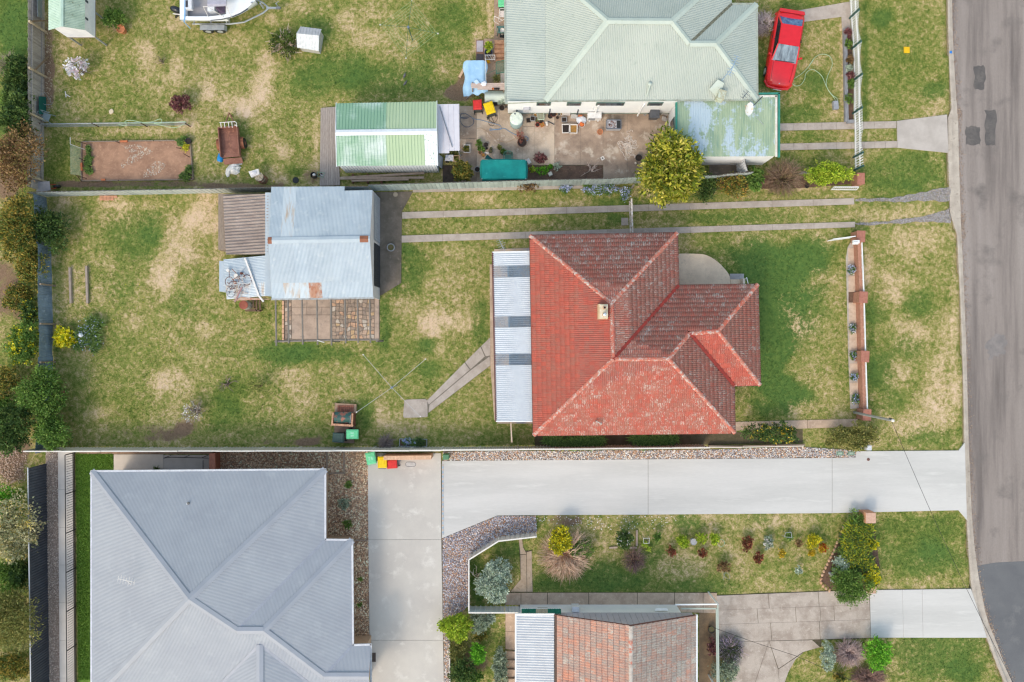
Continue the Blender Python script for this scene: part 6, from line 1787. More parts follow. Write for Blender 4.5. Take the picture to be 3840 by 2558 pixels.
dk=[(xd,-.88,1.72),(xd,.88,1.72)]+[(bx0+(bx1-bx0)*s_,w_-.12,1.7+.1*s_)for s_,w_,c_,k_ in ST[4:8]][::1]
pts=[(xd,ax-.9,1.74)]+[(bx0+(bx1-bx0)*s_,ax-max(w_-.1,.02),1.76)for s_,w_,_,_ in ST[4:]]+[(bx0+(bx1-bx0)*s_,ax+max(w_-.1,.02),1.76)for s_,w_,_,_ in reversed(ST[4:])]+[(xd,ax+.9,1.74)]
build('foredeck',G().hexa([(p[0],p[1],1.55)for p in pts],[(p[0],p[1],1.76)for p in pts]),BW,bt)
build('cockpit_floor',G().box(bx0+1.45,ax,1.12,1.16,2.5,1.9),mat('grey_carpet',C(168,164,166),C(156,152,154),3,fine=.08,stretch=(.5,20,1)),bt)
for s in(-1,1):build('side_deck',G().box(bx0+1.4,ax+s*.98,1.16,1.58,2.6,.12),BW,bt)
build('transom_deck',G().box(bx0+.18,ax,1.3,1.62,.36,2.2),BW,bt)
build('bait_box',G().box(bx0+.6,ax-.32,1.6,1.85,.36,.55),plain('box_pale',222,222,228),bt)
build('bait_box_well',G().box(bx0+.5,ax-.3,1.85,1.857,.14,.4),plain('well_dark',66,64,72),bt)
cx0,cx1=W(777,20,2.5).x,W(848,20,2.5).x
build('canopy',G().hexa([(cx0,ax-.72,2.42),(cx1,ax-.68,2.42),(cx1,ax+.68,2.42),(cx0,ax+.72,2.42)],[(cx0,ax-.6,2.5),(cx1,ax-.58,2.5),(cx1,ax+.58,2.5),(cx0,ax+.6,2.5)]),plain('canopy_grey',172,170,184,rough=.9),bt)
for s in(-1,1):
 for x,x2 in((cx0-.25,cx0-.25),(cx0,cx0+.7),(cx1,cx1)):
  build('canopy_strut',G().tube([(x,ax+s*.72,2.44),(x2,ax+s*1.02,1.62)],.018,6),WT,bt)
 build('canopy_strut',G().tube([(cx0-.25,ax+s*.72,2.44),(cx0,ax+s*.72,2.44)],.018,6),WT,bt)
build('windscreen',G().hexa([(xd-.35,ax-.85,1.76),(xd-.05,ax-.8,1.76),(xd-.05,ax+.8,1.76),(xd-.35,ax+.85,1.76)],[(xd-.42,ax-.72,2.2),(xd-.36,ax-.7,2.2),(xd-.36,ax+.7,2.2),(xd-.42,ax+.72,2.2)]),mat('tinted_screen',C(92,78,104),C(78,66,90),3,rough=.12,spec=.6),bt)
build('helm_seat',G().box(xd-.9,ax-.45,1.16,1.7,.4,.4),BW,bt)
build('cleat',G().box(W(944,10,1.8).x,W(944,10,1.8).y,1.76,1.82,.1,.06),GALV,bt)
mo=W(661,38,1.35)
om=thing('outboard_motor','black outboard motor tilted at the stern of the white boat','outboard motor',(mo.x,mo.y,.5))
build('cowling',G().blob(mo.x,mo.y,1.42,.36,.2,.24,None,12,8,.03,-.35),mat('motor_black',C(40,44,52),C(34,38,44),3,rough=.2,spec=.5),om,True)
build('leg',G().tube([(mo.x+.3,mo.y-.1,1.3),(mo.x-.1,mo.y-.12,.95),(mo.x-.3,mo.y-.15,.7)],[.12,.1,.07],8),MATS['motor_black'],om)
build('trim_band',G().tube([(mo.x-.2,mo.y-.2,1.33),(mo.x+.25,mo.y-.25,1.3)],.035,6),WT,om)
sp=solo('ratchet_strap','pale blue tie down strap hanging over the stern of the boat','strap',G().beam(W(694,0,1.66),W(693,60,1.66),.07,.012).beam(W(693,60,1.66),W(690,82,1.62),.07,.012).beam(W(690,82,1.62),W(714,107,.6),.06,.012),plain('strap_blue',130,176,220))
tr=thing('boat_trailer','galvanised tandem axle boat trailer under the white boat','trailer',((bx0+bx1)/2,ax,0))
for s in(-1,1):
 rail=[(bx0+.3,ax+s*.95,.55),(bx0+2.6,ax+s*.95,.55),(bx0+3.4,ax+s*.85,.55),(bx1+.1,ax+s*.3,.55),(bx1+.45,ax,.55)]
 build('chassis_rail',G().tube(rail,.05,6),GALV,tr)
 fx=(W(743,0,.7).x+W(846,0,.7).x)/2
 yy=ax+s*1.22
 prof=[(-.82,.45),(-.72,.68),(-.3,.72),(0,.66),(.3,.72),(.72,.68),(.82,.45)]
 vs=[]
 for x,z in prof:vs+=[(fx+x,yy-.16,z),(fx+x,yy+.16,z)]
 build('mudguard',G().add(vs,[(2*i,2*i+2,2*i+3,2*i+1)for i in range(6)]),GALV,tr)
 for x in(-.36,.36):
  wh=build('wheel',G().tube([(fx+x,yy-.1,.31),(fx+x,yy+.1,.31)],.31,16),BLACKP,tr)
  build('rim',G().tube([(fx+x,yy-.115,.31),(fx+x,yy+.115,.31)],.17,12),mat('alloy',C(206,208,212),C(180,182,188),8,rough=.3,metal=.3),wh)
 build('bunk_post',G().beam((bx0+2.4,ax+s*.95,.55),(bx0+2.4,ax+s*.8,.95),.06,.06),GALV,tr)
for x in(bx0+.4,bx0+1.4,bx0+2.5):build('cross_member',G().beam((x,ax-.95,.52),(x,ax+.95,.52),.07,.08),GALV,tr)
build('drawbar',G().beam((bx1+.3,ax,.55),(W(1047,28,.5).x,ax,.52),.1,.1),GALV,tr)
build('winch_post',G().beam((bx1+.12,ax,.55),(bx1+.12,ax+.02,1.15),.1,.08),GALV,tr)
build('jockey_wheel',G().tube([(bx1+.95,ax+.16,.05),(bx1+.95,ax+.16,.75)],.035,8).tube([(bx1+.9,ax+.16,.78),(bx1+1.1,ax+.3,.78)],.015,6),GALV,tr)
build('coupling',G().box(W(1045,28,.5).x,ax,.48,.62,.25,.12),plain('coupling_grey',130,134,140,metal=.3),tr)
# --------- rusty box trailer and the clutter by it
c=W(860,532,.7);L=Loc((c.x,c.y,0),.085)
t=thing('box_trailer','rusty brown box trailer standing on the lawn','trailer',(c.x,c.y,0))
RST=mat('trailer_rust',C(146,102,87),C(124,84,71),3,c3=C(168,120,96),scale3=5,lo3=.56,fine=.12)
hw,hl=.56,.86
build('floor',G().hexa([L(-hw,-hl,.45),L(hw,-hl,.45),L(hw,hl,.45),L(-hw,hl,.45)],[L(-hw,-hl,.48),L(hw,-hl,.48),L(hw,hl,.48),L(-hw,hl,.48)]),RST,t)
for a,b2 in(((-hw,-hl),(-hw,hl)),((hw,-hl),(hw,hl)),((-hw,hl),(hw,hl))):
 build('side_panel',G().beam(L(*a,.64),L(*b2,.64),.03,.34),RST,t)
 build('top_rail',G().beam(L(*a,.83),L(*b2,.83),.05,.05),RST,t)
build('tailgate',G().hexa([L(-hw,-hl-.05,.4),L(hw,-hl-.05,.4),L(hw,-hl-.36,.22),L(-hw,-hl-.36,.22)],[L(-hw,-hl-.05,.43),L(hw,-hl-.05,.43),L(hw,-hl-.36,.25),L(-hw,-hl-.36,.25)]),RST,t)
for s in(-1,1):
 vs=[]
 for i in range(7):
  a=math.pi*i/6
  vs+=[L(s*(hw+.04),-.05+.36*math.cos(a),.42+.26*math.sin(a)),L(s*(hw+.25),-.05+.36*math.cos(a),.42+.26*math.sin(a))]
 build('mudguard',G().add(vs,[(2*i,2*i+2,2*i+3,2*i+1)for i in range(6)]),mat('guard_rust',C(150,96,70),C(130,80,60),4,fine=.1),t)
 wh=build('wheel',G().tube([L(s*(hw+.06),-.05,.3),L(s*(hw+.26),-.05,.3)],.3,16),BLACKP,t)
 build('hub',G().tube([L(s*(hw+.05),-.05,.3),L(s*(hw+.275),-.05,.3)],.1,10),RST,wh)
 build('drawbar',G().beam(L(s*.4,hl,.45),L(.06,hl+.95,.42),.05,.06),RST,t)
build('jockey_stand',G().tube([L(.06,hl+.85,.0),L(.08,hl+.9,.6)],.03,6),RST,t)
t=thing('bedstead','white tubular bedstead propped across the front of the rusty trailer','bedstead',L(0,hl+.05,.5))
a0,a1=WV(28,220,205,1.0),WV(28,520,185,1.0)
build('tube',G().tube([a0,a1,WV(28,550,215,1.0),WV(28,545,250,.98),WV(28,500,250,.95),WV(28,560,262,.95),WV(28,545,285,.92)],.022,6),WT,t)
for x in(242,312,390,455):build('tube',G().tube([WV(28,x,205-(x-220)*.06,1.0),WV(28,x+14,300,.85)],.022,6),WT,t)
p0,p1=WV(28,225,940,.2),WV(28,255,830,.2)
t=thing('drum','bright blue plastic drum lying beside the rusty trailer','drum',(p0.x,p0.y,0))
d_=(p1-p0).normalized()
prof=[(0,.13),(.05,.17),(.22,.19),(.3,.19),(.46,.17),(.5,.13)]
g=G().tube([p0-d_*.05+d_*s_+Vector((0,0,0))for s_,r_ in prof],[r_ for s_,r_ in prof],14)
build('drum_body',g,plain('drum_blue',30,138,206,rough=.35),t,True)
build('bung',G().tube([p0-d_*.075,p0-d_*.045],.05,10),WT,t)
c=WV(28,490,1080,.2)
g=G();vs,fs=[],[]
out=VV(28,530,895,655,995,580,1030,630,1050,595,1110,600,1160,530,1200,490,1195,420,1180,400,1230,355,1250,325,1180,335,1090,400,1010)
ctr=V(28,480,1080)
rings=[]
for f in(1.0,.8,.55,.25):
 for a,b2 in out:
  x,y=ctr[0]+(a-ctr[0])*f,ctr[1]+(b2-ctr[1])*f
  p=W(x,y,.1);p.z=.02 if f==1 else .05+(1-f)*.32+random.uniform(-.03,.05)
  vs.append(p)
k=len(out)
for i in range(3):
 for j in range(k):fs.append((i*k+j,i*k+(j+1)%k,(i+1)*k+(j+1)%k,(i+1)*k+j))
fs.append(tuple(3*k+j for j in range(k)))
solo('plastic_sheet','heap of crumpled translucent white plastic behind the rusty trailer','plastic sheet',g.add(vs,fs),plain('sheet_white',226,224,220,rough=.5))
c=WV(28,965,1240,.6);t=thing('incinerator','rusty drum incinerator with a white basket on top','incinerator',(c.x,c.y,0))
build('drum',G().lathe(c.x+.12,c.y-.08,[(.27,0),(.28,.3),(.27,.55),(.24,.56),(.22,.5)],18),mat('burnt_drum',C(120,112,100),C(140,84,60),3,c3=C(170,162,140),scale3=10,fine=.15),t)
build('mesh_guard',G().lathe(c.x+.06,c.y-.02,[(.26,.56),(.27,.7)],18),mat('mesh_tan',C(196,182,158),C(120,108,92),14,fine=.3),t)
bq=[WV(28,*a,.85)for a in((775,1145),(965,1090),(985,1195),(830,1255))]
build('basket',G().hexa([p-Vector((0,0,.16))for p in bq],bq),WT,t)
build('cloth',G().blob((bq[0].x+bq[2].x)/2,(bq[0].y+bq[2].y)/2,.87,.16,.12,.07,None,9,5,.3),plain('cloth_pale',222,218,222),t)
p=WV(28,1683,1310);solo('manhole_lid','round black lid lying flat on the lawn','lid',G().lathe(p.x,p.y,[(.19,.0),(.19,.02),(.17,.035),(.02,.04)],24),BLACKP)
c=WV(28,2020,1210,.35);t=thing('bucket','black bucket with a white bag beside the timber deck','bucket',(c.x,c.y,0))
build('bucket_body',G().lathe(c.x,c.y,[(.15,0),(.19,.34),(.17,.34),(.15,.1)],16,closed=False),BLACKP,t)
build('bag',G().blob(c.x+.03,c.y+.03,.3,.1,.09,.06,None,8,5,.25),WT,t)
t=thing('crate','small green wire crate of odds and ends beside the black bucket','crate',WV(28,2165,1200,.1))
cc=[WV(28,*a,.22)for a in((2098,1150),(2235,1170),(2205,1260),(2092,1225))]
for i in range(4):build('rim',G().beam(cc[i],cc[(i+1)%4],.02,.03),plain('crate_green',130,168,150),t);build('upright',G().beam((cc[i].x,cc[i].y,.03),cc[i],.02,.02),MATS['crate_green'],t)
g=G()
for i in range(6):
 p=cc[0].lerp(cc[2],random.uniform(.25,.75)).lerp(cc[1].lerp(cc[3],random.random()),.4);g.blob(p.x,p.y,.12,.06,.05,.05,random.choice([C(226,190,160),C(60,56,60),C(220,220,224)]),7,4,.2)
o=build('contents',g,tint_mat(),t);o['kind']='stuff'
p=WV(28,1262,1328,.05);solo('ball','small yellow green ball on the lawn near the round black lid','ball',G().blob(p.x,p.y,.045,.045,.045,.045,None,10,6,0),plain('ball_yellow',206,200,50))
# --------- red car
rear,front=W(*V(27,560,100),.75),W(*V(27,330,1435),.6)
cc_=(rear+front)/2
d_=Vector((front.x-rear.x,front.y-rear.y,0));CL=d_.length
ang=math.atan2(-d_.x,d_.y)
L=Loc((cc_.x,cc_.y,0),ang);ks=CL/4.44
t=thing('car','bright red two door sedan parked on the lawn','car',(cc_.x,cc_.y,0))
CARR=mat('car_red',C(222,26,36),C(214,22,32),3,fine=.02,rough=.35,spec=.5,coat=.5)
STA=[(-2.22,.66,.42,.55,.74),(-2.12,.78,.3,.6,.9),(-1.8,.84,.24,.68,.97),(-1.2,.86,.2,.72,.97),(-.3,.86,.2,.72,.94),(.6,.86,.2,.72,.92),(.95,.86,.22,.7,.91),(1.5,.84,.24,.66,.84),(1.95,.79,.28,.58,.74),(2.14,.7,.34,.52,.66),(2.22,.58,.4,.5,.58)]
rr=[[L(-w_,s_*ks,zb),L(-w_,s_*ks,zm),L(-w_*.93,s_*ks,zt-.02),L(-w_*.55,s_*ks,zt+.02),L(0,s_*ks,zt+.035),L(w_*.55,s_*ks,zt+.02),L(w_*.93,s_*ks,zt-.02),L(w_,s_*ks,zm),L(w_,s_*ks,zb)]for s_,w_,zb,zm,zt in STA]
n_=9
fs=[(n_*i+j,n_*i+n_+j,n_*i+n_+j+1,n_*i+j+1)for i in range(len(rr)-1)for j in range(n_-1)]+[tuple(range(n_)),tuple(reversed([n_*(len(rr)-1)+j for j in range(n_)]))]
build('body',G().add([p for r_ in rr for p in r_],fs),CARR,t,True)
def q4(a,b):return[L(-a[0],a[1]*ks,a[2]),L(a[0],a[1]*ks,a[2]),L(b[0],b[1]*ks,b[2]),L(-b[0],b[1]*ks,b[2])]
RB,RT,WTp,WBp=(.74,-1.72,.97),(.63,-1.16,1.34),(.63,.06,1.36),(.74,.9,.93)
build('roof',G().hexa([L(-.64,-1.16*ks,1.3),L(.64,-1.16*ks,1.3),L(.64,.06*ks,1.32),L(-.64,.06*ks,1.32)],[L(-.6,-1.14*ks,1.36),L(.6,-1.14*ks,1.36),L(.61,.04*ks,1.38),L(-.61,.04*ks,1.38)]),CARR,t)
GL=mat('car_glass',C(70,82,92),C(150,166,176),1.2,.4,.65,rough=.05,spec=.8,coat=.6,stretch=(3,.6,1));GLD=mat('car_side_glass',C(26,28,32),C(40,44,50),3,rough=.08,spec=.6)
GLB=mat('car_rear_glass',C(60,90,150),C(120,160,200),2.5,.4,.6,rough=.06,spec=.7,coat=.5)
build('windscreen',G().solid(q4(WTp,WBp),.012),GL,t);build('rear_window',G().solid(q4(RB,RT),.012),GLB,t)
for s in(-1,1):
 build('side_window',G().add([L(s*.765,-1.66*ks,.97),L(s*.64,-1.14*ks,1.31),L(s*.64,.05*ks,1.33),L(s*.76,.86*ks,.95)],[(0,1,2,3)if s>0 else(3,2,1,0)]),GLD,t)
 for a,b2 in((RB,RT),(WTp,WBp)):build('pillar',G().beam(L(s*a[0],a[1]*ks,a[2]),L(s*b2[0],b2[1]*ks,b2[2]),.07,.05),CARR,t)
 build('pillar',G().beam(L(s*.77,-.35*ks,.95),L(s*.59,-.45*ks,1.34),.05,.04),GLD,t)
 build('roof_rail',G().beam(L(s*.585,-1.16*ks,1.335),L(s*.59,.06*ks,1.355),.06,.04),CARR,t)
 build('wing_mirror',G().beam(L(s*.8,.62*ks,.98),L(s*1.0,.55*ks,1.0),.09,.1),CARR,t)
 build('headlight',G().hexa([L(s*.28,2.1*ks,.5),L(s*.66,2.02*ks,.5),L(s*.66,2.12*ks,.5),L(s*.28,2.2*ks,.5)],[L(s*.28,2.08*ks,.67),L(s*.66,1.98*ks,.67),L(s*.68,2.06*ks,.64),L(s*.28,2.17*ks,.64)]),mat('lamp_glass',C(196,190,192),C(220,216,216),6,rough=.1,spec=.7),t)
 build('tail_light',G().beam(L(s*.35,-2.2*ks,.72),L(s*.72,-2.14*ks,.72),.06,.14),plain('lamp_red',120,10,14,rough=.2),t)
 for y in(1.38,-1.32):
  wh=build('wheel',G().tube([L(s*.7,y*ks,.3),L(s*.88,y*ks,.3)],.3,18),BLACKP,t)
  build('rim',G().tube([L(s*.72,y*ks,.3),L(s*.895,y*ks,.3)],.19,12),MATS['alloy'],wh)
build('bumper',G().tube([L(-.8,1.95*ks,.4),L(-.6,2.24*ks,.4),L(0,2.32*ks,.4),L(.6,2.24*ks,.4),L(.8,1.95*ks,.4)],.09,8),CARR,t)
build('bumper',G().tube([L(-.8,-2.0*ks,.45),L(-.6,-2.24*ks,.45),L(.6,-2.24*ks,.45),L(.8,-2.0*ks,.45)],.09,8),CARR,t)
build('spoiler',G().hexa([L(-.74,-2.2*ks,.92),L(.74,-2.2*ks,.92),L(.78,-1.98*ks,.98),L(-.78,-1.98*ks,.98)],[L(-.72,-2.2*ks,.96),L(.72,-2.2*ks,.96),L(.76,-2.0*ks,1.01),L(-.76,-2.0*ks,1.01)]),CARR,t)
build('badge',G().lathe(L(0,2.1*ks).x,L(0,2.1*ks).y,[(.045,.68),(.04,.715)],12),plain('badge_pale',214,220,230,rough=.2),t)
build('number_plate',G().beam(L(-.25,2.41*ks,.42),L(.25,2.41*ks,.42),.012,.11),plain('plate_white',220,216,210),t)
for s in(-1,1):
 build('panel_gap',G().beam(L(s*.62,.98*ks,.935),L(s*.56,2.0*ks,.765),.012,.012),BLACKP,t)
 build('panel_gap',G().beam(L(s*.868,.55*ks,.4),L(s*.868,.55*ks,.85),.012,.012),BLACKP,t)
 build('door_handle',G().beam(L(s*.872,-.62*ks,.78),L(s*.872,-.42*ks,.78),.02,.03),BLACKP,t)
build('panel_gap',G().beam(L(-.74,-1.97*ks,.985),L(.74,-1.97*ks,.985),.014,.012),BLACKP,t)
build('wiper',G().beam(L(-.6,.86*ks,.96),L(.55,.9*ks,.96),.03,.02),BLACKP,t)
# --------- vegetable bed
cn=[WV(1,*a)for a in((605,1045),(1400,1035),(1425,1322),(605,1332))]
t=thing('vegetable_bed','bare brown vegetable bed with timber edging and white lime dust','vegetable bed',((cn[0].x+cn[2].x)/2,(cn[0].y+cn[2].y)/2,0))
build('bed_soil',G().prism(cn,-.02,.05),mat('tilled_soil',C(176,136,110),C(150,114,92),1.2,c3=C(192,152,124),scale3=6,fine=.18,bump=.5),t);pave(cn)
for i in range(4):
 a,b2=cn[i],cn[(i+1)%4]
 for j in range(3 if i%2==0 else 2):
  k_=3 if i%2==0 else 2
  build('edging_board',G().beam(a.lerp(b2,j/k_+.004)+Vector((0,0,.06)),a.lerp(b2,(j+1)/k_-.004)+Vector((0,0,.06)),.06,.14),TIM,t)
pc=[WV(1,x,y)for x,y in((900,1075),(1000,1060),(1090,1090),(1130,1120),(1060,1150),(1000,1190),(900,1240),(890,1200),(980,1130))]
stones('lime_dust',None,[pc,[WV(1,*a)for a in((1060,1270),(1150,1180),(1230,1210),(1160,1290),(1060,1310))]],520,.008,.03,[C(226,214,198),C(206,190,172)],.052,1.3,.3,t)
for x,y,a in((897,1040,0),(924,1040,.03),(600,1212,1.57),(602,1240,1.57),(760,1322,.03)):
 p=WV(1,x,y,.15);build('brick',G().box(p.x,p.y,.13,.2,.23,.11,a),BRK,t)
STK=plain('stake_brown',78,56,48)
for a,b2 in(((645,1062),(555,1035)),((640,1192),(580,1162)),((640,1314),(556,1288)),((1395,1157),(1350,1130)),((880,1052),(850,1040)),((1330,1092),(1295,1086)),((600,1335),(565,1290))):
 build('stake',G().tube([WV(1,*a),WV(1,*b2,1.0)],.02,5),STK,t)
t=thing('garden_net','white framed bird net standing left of the vegetable bed','net',WV(1,560,1170))
N=[WV(1,516,1010,1.3),WV(1,516,1060,1.3),WV(1,640,1105,.05)]
build('net_pole',G().tube(N,.016,5),WT,t)
q_=[WV(1,516,1060,1.2),WV(1,520,1280,1.2),WV(1,596,1290,.1),WV(1,590,1090,.1)]
g=G()
for i in range(21):
 u=i/20;g.beam(q_[0].lerp(q_[1],u),q_[3].lerp(q_[2],u),.006,.006);g.beam(q_[0].lerp(q_[3],u),q_[1].lerp(q_[2],u),.006,.006)
o=build('netting',g,plain('net_white',190,200,180),t);o['kind']='stuff'
c=WV(1,330,1375,.4);L=Loc((c.x,c.y,0),-1.45)
t=thing('wheelbarrow','wheelbarrow with red handles tipped against the fence corner','wheelbarrow',(c.x,c.y,0))
build('tray',G().hexa([L(-.2,-.3,.3),L(.2,-.3,.3),L(.15,.25,.3),L(-.15,.25,.3)],[L(-.33,-.42,.6),L(.33,-.42,.6),L(.27,.4,.55),L(-.27,.4,.55)]),plain('tray_zinc',168,164,168),t)
for s in(-1,1):build('handle',G().tube([L(s*.1,.6,.25),L(s*.24,-.4,.42),L(s*.3,-1.0,.6)],.025,6),plain('handle_red',190,74,56),t)
wh=build('wheel',G().tube([L(-.06,.62,.2),L(.06,.62,.2)],.2,14),BLACKP,t)
for s in(-1,1):build('leg',G().tube([L(s*.22,-.35,.4),L(s*.24,-.4,0)],.02,6),BLACKP,t)
solo('board','dark green board leaning on the paling fence','board',G().solid([WV(1,337,712,.05),WV(1,337,845,.05),WV(1,285,835,.9),WV(1,285,708,.9)],.02),plain('board_green',18,92,86))
solo('wire_loop','loop of bent grey wire leaning on the paling fence','wire',G().tube([WV(1,*a)for a in((290,700,.9),(330,680,.9),(370,740,.3),(380,770,.1),(330,770,.3),(290,745,.6))],.012,5),GALV)
solo('pipe_tee','white plastic pipe offcut standing on the lawn','pipe',G().tube([WV(1,480,672),WV(1,486,714,.04)],.03,6).tube([WV(1,486,695,.04),WV(1,515,712,.04)],.025,6),WT)
p=WV(1,820,822);solo('rag','pale cream rag lying on the upper lawn','rag',G().blob(p.x,p.y,.02,.16,.17,.035,None,9,4,.35),plain('rag_cream',226,206,176))
t=thing('coop','small white ribbed metal coop beside the pruned branches','coop',WV(2,505,300))
cq=[WV(2,445,195,.9),WV(2,600,215,.9),WV(2,582,262,1.0),WV(2,415,245,1.0),WV(2,578,375,.75),WV(2,420,350,.75)]
build('roof_sheet',corr_face(G(),[cq[0],cq[1],cq[2],cq[3]],cq[1]-cq[0],.18,.012,1,square=.25),plain('coop_grey',178,180,184),t)
build('roof_sheet',corr_face(G(),[cq[3],cq[2],cq[4],cq[5]],cq[2]-cq[3],.18,.012,1,square=.25),plain('coop_white',226,226,224),t)
bp_=[Vector((p.x,p.y,0))for p in(cq[0],cq[1],cq[4],cq[5])];m_=sum(bp_,Vector())/4
build('wall',G().prism([m_+(p-m_)*.88 for p in bp_],0,.72),plain('coop_wall',190,186,180),t)
def hoist(label,base,hub,tips,h,m,lines):
 b_,hb=W(*base),W(*hub,h)
 t=thing('clothes_hoist',label,'clothes hoist',b_)
 build('pole',G().tube([b_,(b_.x,b_.y,h*.6),(b_.x,b_.y,h)],[.03,.03,.024],8),m,t)
 build('hub',G().box(b_.x,b_.y,h-.1,h+.06,.12,.12,.6),plain('hub_grey',120,134,150),t)
 T_=[W(*p,h+.12)for p in tips]
 for p in T_:
  build('arm',G().tube([(b_.x,b_.y,h),p],.011,6),m,t);build('arm_tip',G().box(p.x,p.y,p.z-.03,p.z+.03,.06,.06),WT,t)
 if lines:
  c0=Vector((b_.x,b_.y,h))
  for i in range(4):
   for j in range(5):
    f=.45+.13*j
    build('line',G().tube([c0.lerp(T_[i],f),c0.lerp(T_[(i+1)%4],f)],.006,4),plain('line_green',168,196,150),t)
hoist('dark green rotary clothes hoist with lines on the upper lawn',(1547,151),V(2,1240,200),[V(2,1263,0),V(2,1455,247),V(2,1220,428),V(2,1030,182)],2.0,plain('hoist_green',66,104,86),True)
hoist('bare silver rotary clothes hoist near the brick barbecue',(1489,1446),V(6,1005,1158),[V(6,847,980),V(6,1200,1005),V(6,1170,1330),V(6,810,1305)],2.1,mat('hoist_silver',C(206,204,202),C(186,184,184),6,rough=.4,metal=.2),False)
for lb,(x,y),a in(('grey pigeon on the lawn nearest the clothes hoist',V(2,1211,560),2.9),('grey pigeon on the lawn nearest the green shed',V(2,1217,615),2.6)):
 p=W(x,y);L=Loc((p.x,p.y,0),a)
 pr=[(-.2,.09,.012),(-.12,.11,.03),(-.02,.12,.065),(.07,.13,.06),(.12,.16,.035),(.15,.19,.03),(.18,.2,.022),(.21,.195,.006)]
 g=G().tube([L(0,y_,z_)for y_,z_,r_ in pr],[r_ for y_,z_,r_ in pr],10)
 for s in(-1,1):g.tube([L(s*.02,0,.07),L(s*.025,.01,0)],.006,4)
 solo('bird',lb,'bird',g,mat('pigeon',C(122,118,120),C(96,92,98),14,fine=.1),smooth=True)
dq=[W(1204,407),W(1262,402),W(1277,696),W(1200,698)]
t=thing('timber_deck','narrow grey timber deck left of the green shed','deck',(dq[0].x,(dq[0].y+dq[2].y)/2,0));pave(dq)
DKM=mat('deck_grey',C(168,156,148),C(146,134,127),5,c3=C(184,172,164),scale3=16,fine=.12,var=.08,stretch=(8,.8,1))
for i in range(9):
 u0,u1=i/9,(i+1)/9-.008
 build('board',G().prism([dq[0].lerp(dq[1],u0),dq[0].lerp(dq[1],u1),dq[3].lerp(dq[2],u1),dq[3].lerp(dq[2],u0)],.02,.1),DKM,t)
for i,(a,b2,w_,lb)in enumerate((((738,1308),(1355,1272),.13,'upper grey timber beam beside the green shed'),((735,1312),(1352,1306),.14,'middle grey timber beam beside the green shed'),((820,1330),(1240,1320),.1,'lower short timber beam beside the green shed'))):
 solo('timber_beam',lb,'beam',G().beam(WV(2,*a,.25+.03*i),WV(2,*b2,.25+.03*i),w_,.08),mat('beam_grey',C(168,150,136),C(148,132,118),4,fine=.12))
for x in(830,940,1040):
 p=WV(2,x,1315,.1);solo('brick_prop',('left','middle','right')[(x-830)//100]+' brown prop under the timber beams','prop',G().box(p.x,p.y,0,.2,.1,.55),plain('prop_brown',122,82,68))
t=thing('hand_cart','small cart with a white sack beside the green shed','cart',WV(2,1560,1165))
build('sack',G().solid([WV(2,1512,1138,.45),WV(2,1568,1138,.45),WV(2,1568,1185,.4),WV(2,1505,1182,.4)],.15),mat('sack_print',C(222,220,224),C(150,160,190),9,.5,.56,c3=C(190,90,80),scale3=7,lo3=.66),t)
for a,b2 in(((1570,1145),(1612,1145)),((1612,1145),(1612,1190)),((1612,1190),(1570,1190)),((1570,1145),(1570,1190))):build('cart_rail',G().beam(WV(2,*a,.4),WV(2,*b2,.4),.03,.03),plain('cart_tan',206,170,142),t)
for x in(1525,1600):p=WV(2,x,1190,.12);build('wheel',G().tube([p-Vector((0,.03,0)),p+Vector((0,.03,0))],.11,10),BLACKP,t)
solo('metal_sheet','slanting grey metal sheet at the corner of the green shed','metal sheet',G().solid([WV(2,1455,1130,1.2),WV(2,1495,1160,.1),WV(2,1485,1240,.1),WV(2,1457,1215,1.2)],.015),plain('sheet_grey',186,190,196))
# --------- pergola and its paving
t=thing('pergola','bare grey pole pergola beside the silver shed','pergola',W(1230,1200))
POLE=mat('grey_pole_timber',C(138,130,122),C(116,108,100),6,fine=.15,stretch=(6,1,1))
for x,y1 in((78,1000),(325,950),(608,975),(905,978),(1185,992),(1468,950),(1720,938),(1965,945)):
 build('rafter',G().tube([WV(32,x-6,60,2.3),WV(32,x+10,y1,2.25)],.05,7),POLE,t)
build('beam',G().tube([WV(32,55,915,2.15),WV(32,1200,885,2.15),WV(32,2140,875,2.15)],.055,7),POLE,t)
for x in(80,1190,2100):p=WV(32,x,905,2.15);build('post',G().tube([(p.x,p.y,0),p],.06,7),POLE,t)
solo('downpipe_offcut','white pipe offcut lying across a pergola rafter','pipe',G().tube([WV(32,910,892,2.34),WV(32,1050,932,2.34)],.025,6),WT)
ol=[W(1058,1118),W(1423,1112),W(1424,1277),W(1060,1283)]
g=G().prism(ol,-.05,.022);pat=build('pergola_paving',g,mat('mortar',C(140,124,108),C(116,102,90),4,fine=.2));pat['kind']='structure';pat['label']='concrete slabs and crazy stone paving under the pergola';pave(ol)
SLB=mat('pink_slab',C(186,162,144),C(166,144,128),1.5,c3=C(144,128,117),scale3=2.2,lo3=.55,fine=.14,var=.06)
for x0_,y0_,x1_,y1_ in((402,60,700,225),(706,60,1168,222),(402,232,698,376),(706,230,1000,374),(1006,230,1165,374),(402,386,1165,860)):
 build('slab',G().prism([WV(32,*p)for p in((x0_,y0_),(x1_,y0_),(x1_,y1_),(x0_,y1_))],-.02,.045+random.uniform(-.005,.005)),SLB,pat)
for i in range(9):
 build('brick',G().prism([WV(32,*p)for p in((210,100+i*94),(248,100+i*94),(248,182+i*94),(210,182+i*94))],-.02,.1),mat('cream_brick',C(222,180,148),C(206,162,130),8,fine=.08,var=.08),pat)
